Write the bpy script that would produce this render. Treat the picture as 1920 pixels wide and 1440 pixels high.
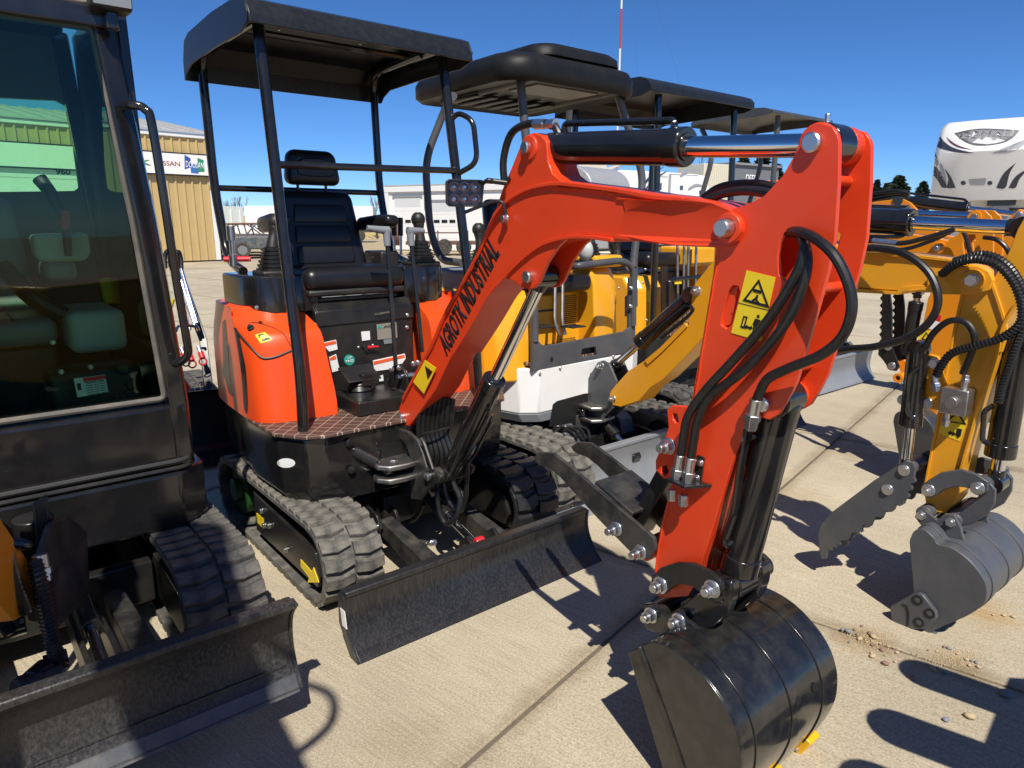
import bpy, bmesh, math, random
from mathutils import Vector as V, Matrix
from mathutils.geometry import tessellate_polygon
random.seed(7)
for o in list(bpy.data.objects): bpy.data.objects.remove(o)
SC = bpy.context.scene
COL = SC.collection
# ------------------------------------------------------------------ camera, sky, sun, exposure
FPX, PITCH, CAMH = 1300.0, math.radians(13.0), 1.40
cam_d = bpy.data.cameras.new('camera'); cam = bpy.data.objects.new('camera', cam_d); COL.objects.link(cam)
cam.location = (0, 0, CAMH); cam.rotation_euler = (math.radians(90) - PITCH, 0, 0)
cam_d.sensor_width = 36; cam_d.lens = 36 * FPX / 1920; cam_d.clip_start = .02; cam_d.clip_end = 3000
SC.camera = cam
SUN_EL, SUN_TRAVEL = math.radians(53), math.radians(-8)      # travel azimuth measured from +Y to +X
sd = V((math.sin(SUN_TRAVEL) * math.cos(SUN_EL), math.cos(SUN_TRAVEL) * math.cos(SUN_EL), -math.sin(SUN_EL)))
wd = bpy.data.worlds.new('World'); SC.world = wd; wd.use_nodes = True
nt = wd.node_tree; nt.nodes.clear()
sky = nt.nodes.new('ShaderNodeTexSky'); sky.sky_type = 'NISHITA'; sky.sun_disc = False
sky.sun_elevation = SUN_EL; sky.sun_rotation = math.atan2(-sd.x, -sd.y)
sky.air_density = 1.0; sky.dust_density = 0.0; sky.ozone_density = 10; sky.altitude = 4000
hs_ = nt.nodes.new('ShaderNodeHueSaturation'); hs_.inputs['Saturation'].default_value = 1.08; nt.links.new(sky.outputs[0], hs_.inputs['Color'])
bg = nt.nodes.new('ShaderNodeBackground'); bg.inputs['Strength'].default_value = 0.112
wo = nt.nodes.new('ShaderNodeOutputWorld')
nt.links.new(hs_.outputs[0], bg.inputs[0]); nt.links.new(bg.outputs[0], wo.inputs[0])
sl = bpy.data.lights.new('sun', 'SUN'); sl.energy = 5.0; sl.angle = math.radians(.53); sl.color = (1, .94, .84)
so = bpy.data.objects.new('sun', sl); COL.objects.link(so); so.rotation_euler = sd.to_track_quat('-Z', 'Y').to_euler(); so.location = (3, -6, 9)
vs = SC.view_settings; vs.view_transform = 'Standard'; vs.look = 'None'; vs.exposure = 0.25; vs.gamma = 1; vs.use_curve_mapping = False
SC.cycles.max_bounces = 8; SC.cycles.transparent_max_bounces = 12

# ------------------------------------------------------------------ pixel -> place helpers (photo pixels 1920x1440)
CAM = V((0, 0, CAMH))
_f = V((0, math.cos(PITCH), -math.sin(PITCH))); _up = V((0, math.sin(PITCH), math.cos(PITCH)))
def ray(x, y): return _f + V((1, 0, 0)) * ((x - 960) / FPX) - _up * ((y - 720) / FPX)
def gz(x, y, z=0.0):
    d = ray(x, y); return CAM + d * ((z - CAMH) / d.z)
def at(x, y, dist):          # point on the pixel's ray at ground distance y = dist
    d = ray(x, y); return CAM + d * (dist / d.y)
class Frame:
    """a machine's own axes: a forward, b towards its left-hand side, z up"""
    def __init__(s, O, ang):
        s.O = V((O[0], O[1], 0)); s.ang = math.radians(ang)
        s.u = V((math.cos(s.ang), -math.sin(s.ang), 0)); s.w = V((math.sin(s.ang), math.cos(s.ang), 0))
    def L(s, p): q = p - s.O; return V((q.dot(s.u), q.dot(s.w), q.z))
    def W(s, a, b, z): return s.O + s.u * a + s.w * b + V((0, 0, z))
    def B(s, x, y, b):
        d = ray(x, y); return s.L(CAM + d * ((s.W(0, b, 0) - CAM).dot(s.w) / d.dot(s.w)))
    def A(s, x, y, a):
        d = ray(x, y); return s.L(CAM + d * ((s.W(a, 0, 0) - CAM).dot(s.u) / d.dot(s.u)))
    def Z(s, x, y, z): return s.L(gz(x, y, z))
    def az(s, b, pts): return [(q.x, q.z) for q in (s.B(x, y, b) for x, y in pts)]
    def bz(s, a, pts): return [(q.y, q.z) for q in (s.A(x, y, a) for x, y in pts)]

# ------------------------------------------------------------------ materials
MATS = {}
def mat(name, col, rough=.5, metal=0., var=.12, scale=6., dust=0., dustcol=(.42, .34, .22), bump=0., bscale=60., coat=0., spec=.5, dscale=9., rvar=.15, stretch=None):
    if name in MATS: return MATS[name]
    m = bpy.data.materials.new(name); m.use_nodes = True; n = m.node_tree.nodes; l = m.node_tree.links
    p = n['Principled BSDF']; p.inputs['Roughness'].default_value = rough; p.inputs['Metallic'].default_value = metal
    p.inputs['Specular IOR Level'].default_value = spec
    if coat: p.inputs['Coat Weight'].default_value = coat; p.inputs['Coat Roughness'].default_value = .06
    tc = n.new('ShaderNodeTexCoord'); co = tc.outputs['Object']
    if stretch:
        mp = n.new('ShaderNodeMapping'); mp.inputs['Scale'].default_value = stretch; l.new(co, mp.inputs[0]); co = mp.outputs[0]
    nz = n.new('ShaderNodeTexNoise'); nz.inputs['Scale'].default_value = scale; nz.inputs['Detail'].default_value = 6; l.new(co, nz.inputs['Vector'])
    mx = n.new('ShaderNodeMix'); mx.data_type = 'RGBA'
    mx.inputs['A'].default_value = (*[c * (1 - var) for c in col], 1); mx.inputs['B'].default_value = (*[min(1, c * (1 + var)) for c in col], 1)
    l.new(nz.outputs['Fac'], mx.inputs['Factor']); out = mx.outputs['Result']
    rr = n.new('ShaderNodeMapRange'); rr.inputs['To Min'].default_value = max(.02, rough * (1 - rvar)); rr.inputs['To Max'].default_value = min(1, rough * (1 + rvar)); l.new(nz.outputs['Fac'], rr.inputs['Value'])
    rout = rr.outputs['Result']
    if dust:
        n2 = n.new('ShaderNodeTexNoise'); n2.inputs['Scale'].default_value = dscale; n2.inputs['Detail'].default_value = 9; n2.inputs['Roughness'].default_value = .65; l.new(co, n2.inputs['Vector'])
        r2 = n.new('ShaderNodeMapRange'); r2.inputs['From Min'].default_value = .42; r2.inputs['From Max'].default_value = .78; r2.inputs['To Max'].default_value = dust; l.new(n2.outputs['Fac'], r2.inputs['Value'])
        m2 = n.new('ShaderNodeMix'); m2.data_type = 'RGBA'; l.new(r2.outputs['Result'], m2.inputs['Factor']); l.new(out, m2.inputs['A']); m2.inputs['B'].default_value = (*dustcol, 1); out = m2.outputs['Result']
        m3 = n.new('ShaderNodeMix'); l.new(r2.outputs['Result'], m3.inputs['Factor']); l.new(rout, m3.inputs['A']); m3.inputs['B'].default_value = .85; rout = m3.outputs['Result']
    l.new(out, p.inputs['Base Color']); l.new(rout, p.inputs['Roughness'])
    if bump:
        n3 = n.new('ShaderNodeTexNoise'); n3.inputs['Scale'].default_value = bscale; n3.inputs['Detail'].default_value = 4; l.new(co, n3.inputs['Vector'])
        bp = n.new('ShaderNodeBump'); bp.inputs['Strength'].default_value = bump; bp.inputs['Distance'].default_value = .004; l.new(n3.outputs['Fac'], bp.inputs['Height']); l.new(bp.outputs[0], p.inputs['Normal'])
    MATS[name] = m; return m
def flat(name, col, rough=.45): return mat(name, col, rough, var=.05)
M_RED = mat('red_paint', (.70, .052, .011), .34, var=.12, scale=4, bump=.07, bscale=30, coat=.12, dust=.07, dustcol=(.30, .12, .06), dscale=24)
M_ORANGE = mat('orange_plastic', (.78, .075, .012), .30, var=.05, coat=.12, spec=.4, dust=.04, dustcol=(.5, .12, .05), dscale=12)
M_BLACK = mat('black_paint', (.012, .012, .0125), .30, var=.3, dust=.05, bump=.05, bscale=40)
M_GLOSS = mat('gloss_black', (.010, .010, .011), .16, var=.3, coat=.4, dust=.03)
M_BLADE = mat('scuffed_black_steel', (.013, .013, .014), .30, var=.4, dust=.15, dustcol=(.22, .22, .22), dscale=150, bump=.12, stretch=(1, 1, .12))
M_WORN = mat('worn_black_steel', (.02, .02, .02), .42, var=.4, dust=.3, dustcol=(.22, .19, .15), dscale=16, bump=.1)
M_RUBBER = mat('track_rubber', (.045, .044, .042), .66, var=.35, dust=.75, dustcol=(.21, .19, .16), dscale=19, bump=.35)
M_RUBBER_DUSTY = mat('dusty_track_rubber', (.075, .072, .066), .72, var=.3, dust=.85, dustcol=(.27, .245, .20), dscale=22, bump=.45, bscale=90)
M_RUBBER_CLEAN = mat('track_rubber_clean', (.016, .016, .017), .5, var=.3, dust=.18, dustcol=(.13, .12, .10), dscale=18, bump=.2)
M_HOSE = mat('hose_rubber', (.011, .011, .0115), .36, var=.2, dust=.03, dscale=60)
M_VINYL = mat('seat_vinyl', (.010, .010, .012), .36, var=.15, bump=.06, bscale=180)
M_PLASTIC = mat('black_plastic', (.013, .013, .014), .48, var=.2, dust=.06, bump=.08, bscale=200)
M_GREYPL = mat('grey_plastic', (.20, .215, .23), .5, var=.06)
M_CHROME = mat('chrome', (.78, .78, .80), .12, metal=1, var=.04, rvar=.4)
M_ZINC = mat('zinc', (.62, .63, .64), .34, metal=1, var=.15, scale=40)
M_STEEL = mat('bare_steel', (.40, .39, .37), .42, metal=1, var=.25, scale=30, dust=.2)
M_GREY = mat('grey_paint', (.065, .07, .08), .42, var=.12, dust=.1, bump=.04)
M_GREYB = mat('grey_blade', (.19, .20, .215), .42, var=.12, dust=.2, dustcol=(.3, .3, .3), dscale=20, stretch=(1, 1, .3))
M_YEL = mat('yellow_paint', (.74, .33, .012), .34, var=.06, bump=.04, bscale=25, coat=.1, dust=.05)
M_YELP = mat('yellow_panel', (.80, .37, .012), .28, var=.05, coat=.25, dust=.06)
M_YELO = mat('deep_yellow_paint', (.72, .24, .008), .34, var=.06, bump=.04, bscale=25, coat=.1)
M_WHITE = mat('white_paint', (.78, .78, .76), .35, var=.04, dust=.08, dscale=5)
M_STK = flat('sticker_yellow', (.82, .60, .02), .4)
M_STW = flat('sticker_white', (.80, .80, .78), .45)
M_STO = flat('sticker_orange', (.80, .12, .03), .45)
M_STG = flat('sticker_green', (.02, .33, .25), .4)
M_INK = flat('black_ink', (.008, .008, .008), .5)
M_REDK = flat('red_plastic', (.55, .02, .03), .35)
M_SPROCKET = mat('green_paint', (.02, .09, .02), .4, dust=.1)
M_PLATE = mat('data_plate', (.45, .42, .36), .4, metal=.6, var=.1)
def mat_mat():
    m = mat('quilted_floor_mat', (.085, .045, .035), .6, var=.15, bump=.1, bscale=150)
    n = m.node_tree.nodes; l = m.node_tree.links; p = n['Principled BSDF']
    src = p.inputs['Base Color'].links[0].from_socket
    tc = n.new('ShaderNodeTexCoord'); mp = n.new('ShaderNodeMapping'); mp.inputs['Rotation'].default_value = (0, 0, math.radians(45)); mp.inputs['Scale'].default_value = (1, 1, 1)
    l.new(tc.outputs['Object'], mp.inputs[0]); sx = n.new('ShaderNodeSeparateXYZ'); l.new(mp.outputs[0], sx.inputs[0])
    prev = None; hb = None
    for ax in (0, 1):
        m1 = n.new('ShaderNodeMath'); m1.operation = 'MODULO'; a0 = n.new('ShaderNodeMath'); a0.operation = 'ADD'; a0.inputs[1].default_value = 10; l.new(sx.outputs[ax], a0.inputs[0]); l.new(a0.outputs[0], m1.inputs[0]); m1.inputs[1].default_value = .05
        m2 = n.new('ShaderNodeMath'); m2.operation = 'LESS_THAN'; l.new(m1.outputs[0], m2.inputs[0]); m2.inputs[1].default_value = .0028
        if prev:
            mm = n.new('ShaderNodeMath'); mm.operation = 'MAXIMUM'; l.new(prev, mm.inputs[0]); l.new(m2.outputs[0], mm.inputs[1]); prev = mm.outputs[0]
        else: prev = m2.outputs[0]
    mx = n.new('ShaderNodeMix'); mx.data_type = 'RGBA'; l.new(prev, mx.inputs['Factor']); l.new(src, mx.inputs['A']); mx.inputs['B'].default_value = (.42, .33, .25, 1); l.new(mx.outputs['Result'], p.inputs['Base Color'])
    return m
M_MAT = mat_mat()

# ------------------------------------------------------------------ mesh builder
def cat(pts, k=6, closed=False):
    """Catmull-Rom through points"""
    P = [V(p) for p in pts]; n = len(P); out = []
    if n < 3: return P
    rng = range(n if closed else n - 1)
    for i in rng:
        g = (lambda j: P[j % n]) if closed else (lambda j: P[max(0, min(n - 1, j))])
        p0, p1, p2, p3 = g(i - 1), g(i), g(i + 1), g(i + 2)
        for j in range(k):
            t = j / k
            out.append(.5 * ((2 * p1) + (p2 - p0) * t + (2 * p0 - 5 * p1 + 4 * p2 - p3) * t * t + (3 * p1 - p0 - 3 * p2 + p3) * t ** 3))
    if not closed: out.append(P[-1])
    return out
def fillet(pts, r, k=5):
    """polyline with rounded corners (pipes)"""
    P = [V(p) for p in pts]; out = [P[0]]
    for i in range(1, len(P) - 1):
        a, b, c = P[i - 1], P[i], P[i + 1]; d1 = (a - b); d2 = (c - b); q = min(r, d1.length * .49, d2.length * .49)
        s = b + d1.normalized() * q; e = b + d2.normalized() * q
        for j in range(k + 1):
            t = j / k; out.append(s.lerp(b, t).lerp(b.lerp(e, t), t))
    out.append(P[-1]); return out
def arc(c, r, a0, a1, n=8):
    return [(c[0] + r * math.cos(math.radians(a0 + (a1 - a0) * i / n)), c[1] + r * math.sin(math.radians(a0 + (a1 - a0) * i / n))) for i in range(n + 1)]
def smooth2(pts, k=4, closed=False):
    return [(p.x, p.y) for p in cat([(a, b, 0) for a, b in pts], k, closed)]
class MB:
    def __init__(s): s.v = []; s.f = []
    def add(s, vs, fs):
        o = len(s.v); s.v += [tuple(v) for v in vs]; s.f += [tuple(i + o for i in f) for f in fs]; return s
    def prism(s, ax, loops, lo, hi):
        if not isinstance(loops[0][0], (tuple, list)): loops = [loops]
        mk = {'b': lambda p, t: (p[0], t, p[1]), 'a': lambda p, t: (t, p[0], p[1]), 'z': lambda p, t: (p[0], p[1], t)}[ax]
        allp = [p for L in loops for p in L]; n = len(allp)
        vs = [mk(p, lo) for p in allp] + [mk(p, hi) for p in allp]; fs = []
        if len(loops) == 1: fs += [tuple(range(n)), tuple(range(2 * n - 1, n - 1, -1))]
        else:
            for t in tessellate_polygon([[V((p[0], p[1], 0)) for p in L] for L in loops]):
                fs += [tuple(t), tuple(i + n for i in reversed(t))]
        o = 0
        for L in loops:
            m = len(L)
            for i in range(m):
                j = (i + 1) % m; fs.append((o + i, o + j, n + o + j, n + o + i))
            o += m
        return s.add(vs, fs)
    def box(s, a0, a1, b0, b1, z0, z1): return s.prism('z', [(a0, b0), (a1, b0), (a1, b1), (a0, b1)], z0, z1)
    def loft(s, rings, cap=True):
        n = len(rings[0]); vs = [p for r in rings for p in r]; fs = []
        for k in range(len(rings) - 1):
            for i in range(n):
                j = (i + 1) % n; fs.append((k * n + i, k * n + j, (k + 1) * n + j, (k + 1) * n + i))
        if cap: fs += [tuple(range(n)), tuple(range((len(rings) - 1) * n, len(rings) * n))]
        return s.add(vs, fs)
    def tube(s, pts, r, n=10, cap=True, rf=None):
        P = [V(p) for p in pts]; rings = []; t0 = (P[1] - P[0]).normalized(); x = t0.orthogonal().normalized()
        for i, p in enumerate(P):
            t = ((P[min(i + 1, len(P) - 1)] - p).normalized() + (p - P[max(i - 1, 0)]).normalized()) if 0 < i < len(P) - 1 else (P[1] - P[0] if i == 0 else P[-1] - P[-2])
            t.normalize(); x = (x - t * x.dot(t)).normalized(); y = t.cross(x); rr = rf(i / (len(P) - 1)) if rf else r
            rings.append([p + x * (rr * math.cos(2 * math.pi * k / n)) + y * (rr * math.sin(2 * math.pi * k / n)) for k in range(n)])
        return s.loft(rings, cap)
    def cyl(s, p, q, r, r2=None, n=16):
        p, q = V(p), V(q); r2 = r if r2 is None else r2
        return s.tube([p, q], r, n, rf=lambda t: r + (r2 - r) * t)
    def ring(s, p, q, ro, ri, n=24):
        p, q = V(p), V(q); t = (q - p).normalized(); x = t.orthogonal().normalized(); y = t.cross(x)
        c = lambda o, r: [o + x * (r * math.cos(2 * math.pi * k / n)) + y * (r * math.sin(2 * math.pi * k / n)) for k in range(n)]
        rings = [c(p, ri), c(p, ro), c(q, ro), c(q, ri), c(p, ri)]
        return s.loft(rings, False)
    def lathe(s, p, q, prof, n=20):
        """prof: list of (t along pq 0..1, radius)"""
        p, q = V(p), V(q); d = q - p; t = d.normalized(); x = t.orthogonal().normalized(); y = t.cross(x)
        return s.loft([[p + d * a + x * (r * math.cos(2 * math.pi * k / n)) + y * (r * math.sin(2 * math.pi * k / n)) for k in range(n)] for a, r in prof])
    def ball(s, c, r, n=14, sc=(1, 1, 1)):
        rings = []
        for i in range(1, n // 2 + 1):
            t = math.pi * i / (n // 2 + 1); rings.append([(c[0] + sc[0] * r * math.sin(t) * math.cos(2 * math.pi * k / n), c[1] + sc[1] * r * math.sin(t) * math.sin(2 * math.pi * k / n), c[2] + sc[2] * r * math.cos(t)) for k in range(n)])
        return s.loft(rings)
    def xf(s, M): s.v = [tuple(M @ V(v)) for v in s.v]; return s
    def build(s, name, m, parent=None, bevel=0., seg=2, ang=35, sub=0):
        me = bpy.data.meshes.new(name); me.from_pydata(s.v, [], s.f)
        bm = bmesh.new(); bm.from_mesh(me); bmesh.ops.recalc_face_normals(bm, faces=bm.faces); bm.to_mesh(me); bm.free()
        me.materials.append(m)
        for p in me.polygons: p.use_smooth = True
        me.set_sharp_from_angle(angle=math.radians(ang))
        o = bpy.data.objects.new(name, me); COL.objects.link(o)
        if parent: o.parent = parent
        if bevel:
            b = o.modifiers.new('bevel', 'BEVEL'); b.width = bevel; b.segments = seg; b.limit_method = 'ANGLE'; b.angle_limit = math.radians(ang); b.harden_normals = False
        if sub:
            b = o.modifiers.new('sub', 'SUBSURF'); b.levels = sub; b.render_levels = sub
        return o
def instance(o, parent, loc=None, rot=None):
    c = o.copy(); COL.objects.link(c); c.parent = parent
    if loc is not None: c.location = loc
    if rot is not None: c.rotation_euler = rot
    return c
def thing(name, label, cat_, loc=(0, 0, 0), rz=0., group=None):
    o = bpy.data.objects.new(name, None); COL.objects.link(o); o.location = loc; o.rotation_euler = (0, 0, rz)
    o['label'] = label; o['category'] = cat_
    if group: o['group'] = group
    return o
def tag(o, label, cat_, group=None):
    o['label'] = label; o['category'] = cat_
    if group: o['group'] = group
    return o
def struct(o): o['kind'] = 'structure'; return o
def stuff(o): o['kind'] = 'stuff'; return o
def machine(name, F, label, cat_, group=None):
    return thing(name, label, cat_, F.O, -F.ang, group)
def bolt(par, p, ax, r=.016, h=.02, stud=.0, m=None, n=6):
    p = V(p); ax = V(ax).normalized(); b = MB(); b.cyl(p, p + ax * .003, r * 1.25, n=16); b.cyl(p + ax * .003, p + ax * h, r, n=n)
    if stud: b.cyl(p + ax * h, p + ax * (h + stud), r * .62, n=12)
    return b.build('bolt', m or M_ZINC, par, .0012)
def pin(par, p, ax, r=.016, h=.02, m=None):
    p = V(p); ax = V(ax).normalized(); b = MB(); b.lathe(p, p + ax * h, [(0, r), (.8, r), (1, r * .82)], 20)
    return b.build('pin', m or M_ZINC, par)
def strip(par, name, m, quad, t=.0012):
    """thin slab from 4 (or more) local points"""
    Q = [V(q) for q in quad]; n = (Q[1] - Q[0]).cross(Q[2] - Q[0]).normalized() * t; k = len(Q)
    b = MB(); b.loft([[q - n for q in Q], [q + n for q in Q]]); return b.build(name, m, par)
def text(par, s, P0, P1, P2, m, name='lettering', bold=.0, t=.0012, raw=False):
    """letters mapped so the text runs P0->P1 and the cap height runs P0->P2"""
    cu = bpy.data.curves.new('t', 'FONT'); cu.body = s; cu.size = 1; cu.offset = bold; cu.resolution_u = 3
    to = bpy.data.objects.new('t', cu); COL.objects.link(to); dg = bpy.context.evaluated_depsgraph_get(); dg.update()
    me = bpy.data.meshes.new_from_object(to.evaluated_get(dg)); bpy.data.objects.remove(to); bpy.data.curves.remove(cu)
    xs = [v.co.x for v in me.vertices]; ys = [v.co.y for v in me.vertices]; x0, x1, y0, y1 = min(xs), max(xs), min(ys), max(ys)
    P0, P1, P2 = V(P0), V(P1), V(P2); nn = (P1 - P0).cross(P2 - P0).normalized() * t
    for v in me.vertices:
        v.co = P0 + (P1 - P0) * ((v.co.x - x0) / (x1 - x0)) + (P2 - P0) * ((v.co.y - y0) / (y1 - y0))
    bm = bmesh.new(); bm.from_mesh(me); bmesh.ops.solidify(bm, geom=bm.faces[:], thickness=0) if False else None
    r = bmesh.ops.extrude_face_region(bm, geom=bm.faces[:]); bmesh.ops.translate(bm, verts=[g for g in r['geom'] if isinstance(g, bmesh.types.BMVert)], vec=nn)
    bmesh.ops.recalc_face_normals(bm, faces=bm.faces); bm.to_mesh(me); bm.free(); me.materials.clear(); me.materials.append(m)
    o = bpy.data.objects.new(name, me); COL.objects.link(o); o.parent = par; return o
def hydraulic(par, p, q, R, r, frac, m=None, name='cylinder', eye=.0, axis=(0, 1, 0), cap=None):
    """barrel from p to frac, rod on to q"""
    p, q = V(p), V(q); k = p.lerp(q, frac); d = (q - p).normalized(); ax = V(axis).normalized()
    b = MB(); b.lathe(p, k, [(0, R * .85), (.015, R), (1, R)], 24); b.cyl(k - d * .045, k + d * .004, R * 1.07, n=24)
    if eye: b.cyl(p - ax * eye, p + ax * eye, R * .9, n=20)
    o = b.build(name, m or M_GLOSS, par, .003)
    b = MB(); b.cyl(k - d * .02, q - d * r, r, n=20); rod = b.build('rod', M_CHROME, o)
    MB().cyl(k + d * .004, k + d * .009, r * 1.35, n=20).build('gland', M_GLOSS, o, .001)
    if eye: MB().cyl(q - ax * eye * .9, q + ax * eye * .9, r * 1.55, n=20).cyl(q - d * r * 2.2, q, r * 1.2, n=16).build('rod_end', M_GLOSS, o, .002)
    return o
def hose(par, pts, r=.011, m=None, name='hose', k=7): 
    b = MB(); b.tube(cat(pts, k), r, 10); return b.build(name, m or M_HOSE, par)
def spiral(par, pts, r, pitch=.012, wr=.0022, m=None, name='spring_guard'):
    P = cat(pts, 12); L = sum((P[i + 1] - P[i]).length for i in range(len(P) - 1)); n = int(L / pitch) * 8; out = []; x = None
    acc = [0]
    for i in range(len(P) - 1): acc.append(acc[-1] + (P[i + 1] - P[i]).length)
    j = 0
    for i in range(n + 1):
        s_ = L * i / n
        while j < len(P) - 2 and acc[j + 1] < s_: j += 1
        t = (P[j + 1] - P[j]).normalized(); p = P[j] + t * (s_ - acc[j])
        if x is None: x = t.orthogonal().normalized()
        x = (x - t * x.dot(t)).normalized(); y = t.cross(x); a = 2 * math.pi * i / 8; out.append(p + x * (r * math.cos(a)) + y * (r * math.sin(a)))
    b = MB(); b.tube(out, wr, 5); return b.build(name, m or M_ZINC, par)
def fitting(par, p, d, r=.011, L=.05, m=None):
    p = V(p); d = V(d).normalized(); b = MB(); b.cyl(p, p + d * L * .5, r, n=14); b.cyl(p + d * L * .5, p + d * L * .72, r * 1.35, n=6); b.cyl(p + d * L * .72, p + d * L, r * 1.1, n=6)
    return b.build('hose_fitting', m or M_ZINC, par, .0008)

from mathutils.bvhtree import BVHTree
_BV = {}
def bvh(o):
    if o.name not in _BV: _BV[o.name] = BVHTree.FromPolygons([v.co.copy() for v in o.data.vertices], [tuple(p.vertices) for p in o.data.polygons])
    return _BV[o.name]
def hit(M, o, x, y, lift=.0015):
    """where the pixel's ray meets part o of the thing whose world matrix is M (local point, normal)"""
    i = M.inverted(); c = i @ CAM; d = (i.to_3x3() @ ray(x, y)).normalized(); h = bvh(o).ray_cast(c, d)
    if h[0] is None:
        t = (V(o.bound_box[0]) + V(o.bound_box[6])) / 2 - c; h = bvh(o).find_nearest(c + d * t.dot(d))
    n = h[1] if h[1].dot(d) < 0 else -h[1]
    return h[0] + n * lift, n
def skin(M, o, pts, m, name, lift=.0012, cuts=2, par=None):
    """thin film following the surface of part o inside a pixel outline"""
    b = bmesh.new(); b.faces.new([b.verts.new((x, y, 0)) for x, y in pts]); bmesh.ops.triangulate(b, faces=b.faces[:])
    for _ in range(cuts): bmesh.ops.subdivide_edges(b, edges=b.edges[:], cuts=1); bmesh.ops.triangulate(b, faces=b.faces[:])
    for v in b.verts: v.co = hit(M, o, v.co.x, v.co.y, lift)[0]
    me = bpy.data.meshes.new(name); bmesh.ops.recalc_face_normals(b, faces=b.faces[:]); b.to_mesh(me); b.free(); me.materials.append(m)
    q = bpy.data.objects.new(name, me); COL.objects.link(q); q.parent = par or o; return q
def text_px(M, o, s, P0, P1, P2, m, lift=.006, bold=.0, name='lettering'):
    """letters laid on the surface of part o, placed by pixels"""
    q = text(o, s, (P0[0], P0[1], 0), (P1[0], P1[1], 0), (P2[0], P2[1], 0), m, name, bold, 0.)
    b = bmesh.new(); b.from_mesh(q.data); bmesh.ops.remove_doubles(b, verts=b.verts[:], dist=1e-5)
    for v in b.verts: v.co = hit(M, o, v.co.x, v.co.y, lift)[0]
    bmesh.ops.recalc_face_normals(b, faces=b.faces[:]); b.to_mesh(q.data); b.free(); return q
def fmat(F): return Matrix.Translation(F.O) @ Matrix.Rotation(-F.ang, 4, 'Z')
def weld(par, pts, r=.004, m=None):
    P_ = cat(pts, 10); MB().tube([p + V((random.uniform(-1, 1), random.uniform(-.4, .4), random.uniform(-1, 1))) * r * .35 for p in P_], r, 6).build('weld_bead', m or M_RED, par)

# ------------------------------------------------------------------ shared undercarriage pieces
def stadium(a0, a1, z, R, n=10):
    return arc((a1, z), R, -90, 90, n) + arc((a0, z), R, 90, 270, n)
LUG = {}
def lug_mesh(m, w, h, ln):
    key = (m.name, round(w, 3), h, ln)
    if key not in LUG:
        b = MB(); k = .012
        ring = lambda z, s: [(-ln / 2 * s, -w / 2, z), (ln / 2 * s, -w / 2, z), (ln / 2 * s + k, 0, z), (ln / 2 * s + k * .2, w / 2, z), (-ln / 2 * s + k * .2, w / 2, z), (-ln / 2 * s + k, 0, z)]
        b.loft([ring(-.004, 1.14), ring(h * .85, .96), ring(h, .86)])
        o = b.build('lug', m, None, 0, ang=25); LUG[key] = o.data; bpy.data.objects.remove(o)
    return LUG[key]
def track(T, b0, b1, a0, a1, R, m, pitch=.078, lug_h=.015, singles=True, outer=-1, green=False):
    """rubber track with frame and wheels between b0 and b1 (a0 rear axle, a1 front axle)"""
    z = R + lug_h; bm_ = MB(); bm_.prism('b', [stadium(a0, a1, z, R), stadium(a0, a1, z, R - .022)], b0, b1)
    belt = bm_.build('track', m, T, .004)
    per = 2 * (a1 - a0) + 2 * math.pi * R; n = int(per / pitch); w = (b1 - b0) * .47; allb = MB()
    me = lug_mesh(m, w, lug_h, pitch * .70)
    for i in range(n):
        for side in (0, 1):
            s_ = (i + .5 * side) * per / n % per
            if s_ < a1 - a0: p = (a0 + s_, z - R); ang = math.pi
            elif s_ < a1 - a0 + math.pi * R: t = (s_ - (a1 - a0)) / R; p = (a1 + R * math.sin(t), z - R * math.cos(t)); ang = math.pi - t
            elif s_ < 2 * (a1 - a0) + math.pi * R: q = s_ - (a1 - a0) - math.pi * R; p = (a1 - q, z + R); ang = 0
            else: t = (s_ - 2 * (a1 - a0) - math.pi * R) / R; p = (a0 - R * math.sin(t), z + R * math.cos(t)); ang = -t
            bc = b0 + w * .5 + .002 if side == 0 else b1 - w * .5 - .002
            M = Matrix.Translation((p[0], bc, p[1])) @ Matrix.Rotation(ang, 4, 'Y') @ (Matrix.Scale(-1, 4, (0, 1, 0)) if side == 0 else Matrix.Identity(4))
            if singles:
                o = bpy.data.objects.new('lug', me); COL.objects.link(o); o.parent = belt; o.matrix_local = M
            else: allb.add([M @ v.co for v in me.vertices], [tuple(q.vertices) for q in me.polygons])
    if not singles: stuff(allb.build('lugs', m, belt))
    # rollers, idler, sprocket
    bc0, bc1 = b0 + .05, b1 - .05
    for x, r, nm in ((a1, R - .03, 'idler_wheel'), (a0, R - .035, 'drive_sprocket')): MB().cyl((x, bc0, z), (x, bc1, z), r, n=28).cyl((x, b0 + .02, z), (x, b1 - .02, z), r * .45, n=20).build(nm, M_SPROCKET if green and nm[0] == 'd' else M_WORN, belt, .004)
    for i in range(3):
        x = a0 + (a1 - a0) * (.28 + .22 * i); MB().cyl((x, bc0, lug_h + .07), (x, bc1, lug_h + .07), .048, n=18).build('roller', M_WORN, belt, .004)
    fr = MB(); d = .012; fa0, fa1 = a0 + .32, a1 + .02
    pl_ = [(fa0, z - R * .55), (fa1 + .03, z - R * .55), (fa1 + .06, z - R * .2), (fa1 + .03, z + R * .35), (fa0, z + R * .62)]
    fr.prism('b', pl_, b0 + d, b1 - d); fo = fr.build('track_frame', M_BLACK, T, .004)
    bo = b0 + d if outer < 0 else b1 - d; ax = (0, -1, 0) if outer < 0 else (0, 1, 0)
    for i, (x, zz) in enumerate(((fa0 + .10, z + .04), (fa0 + .12, z - .02), (fa0 + .18, z), (fa0 + .36, z - .04))): bolt(fo, (x, bo, zz), ax, .011, .012)
    return belt, fo
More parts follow.
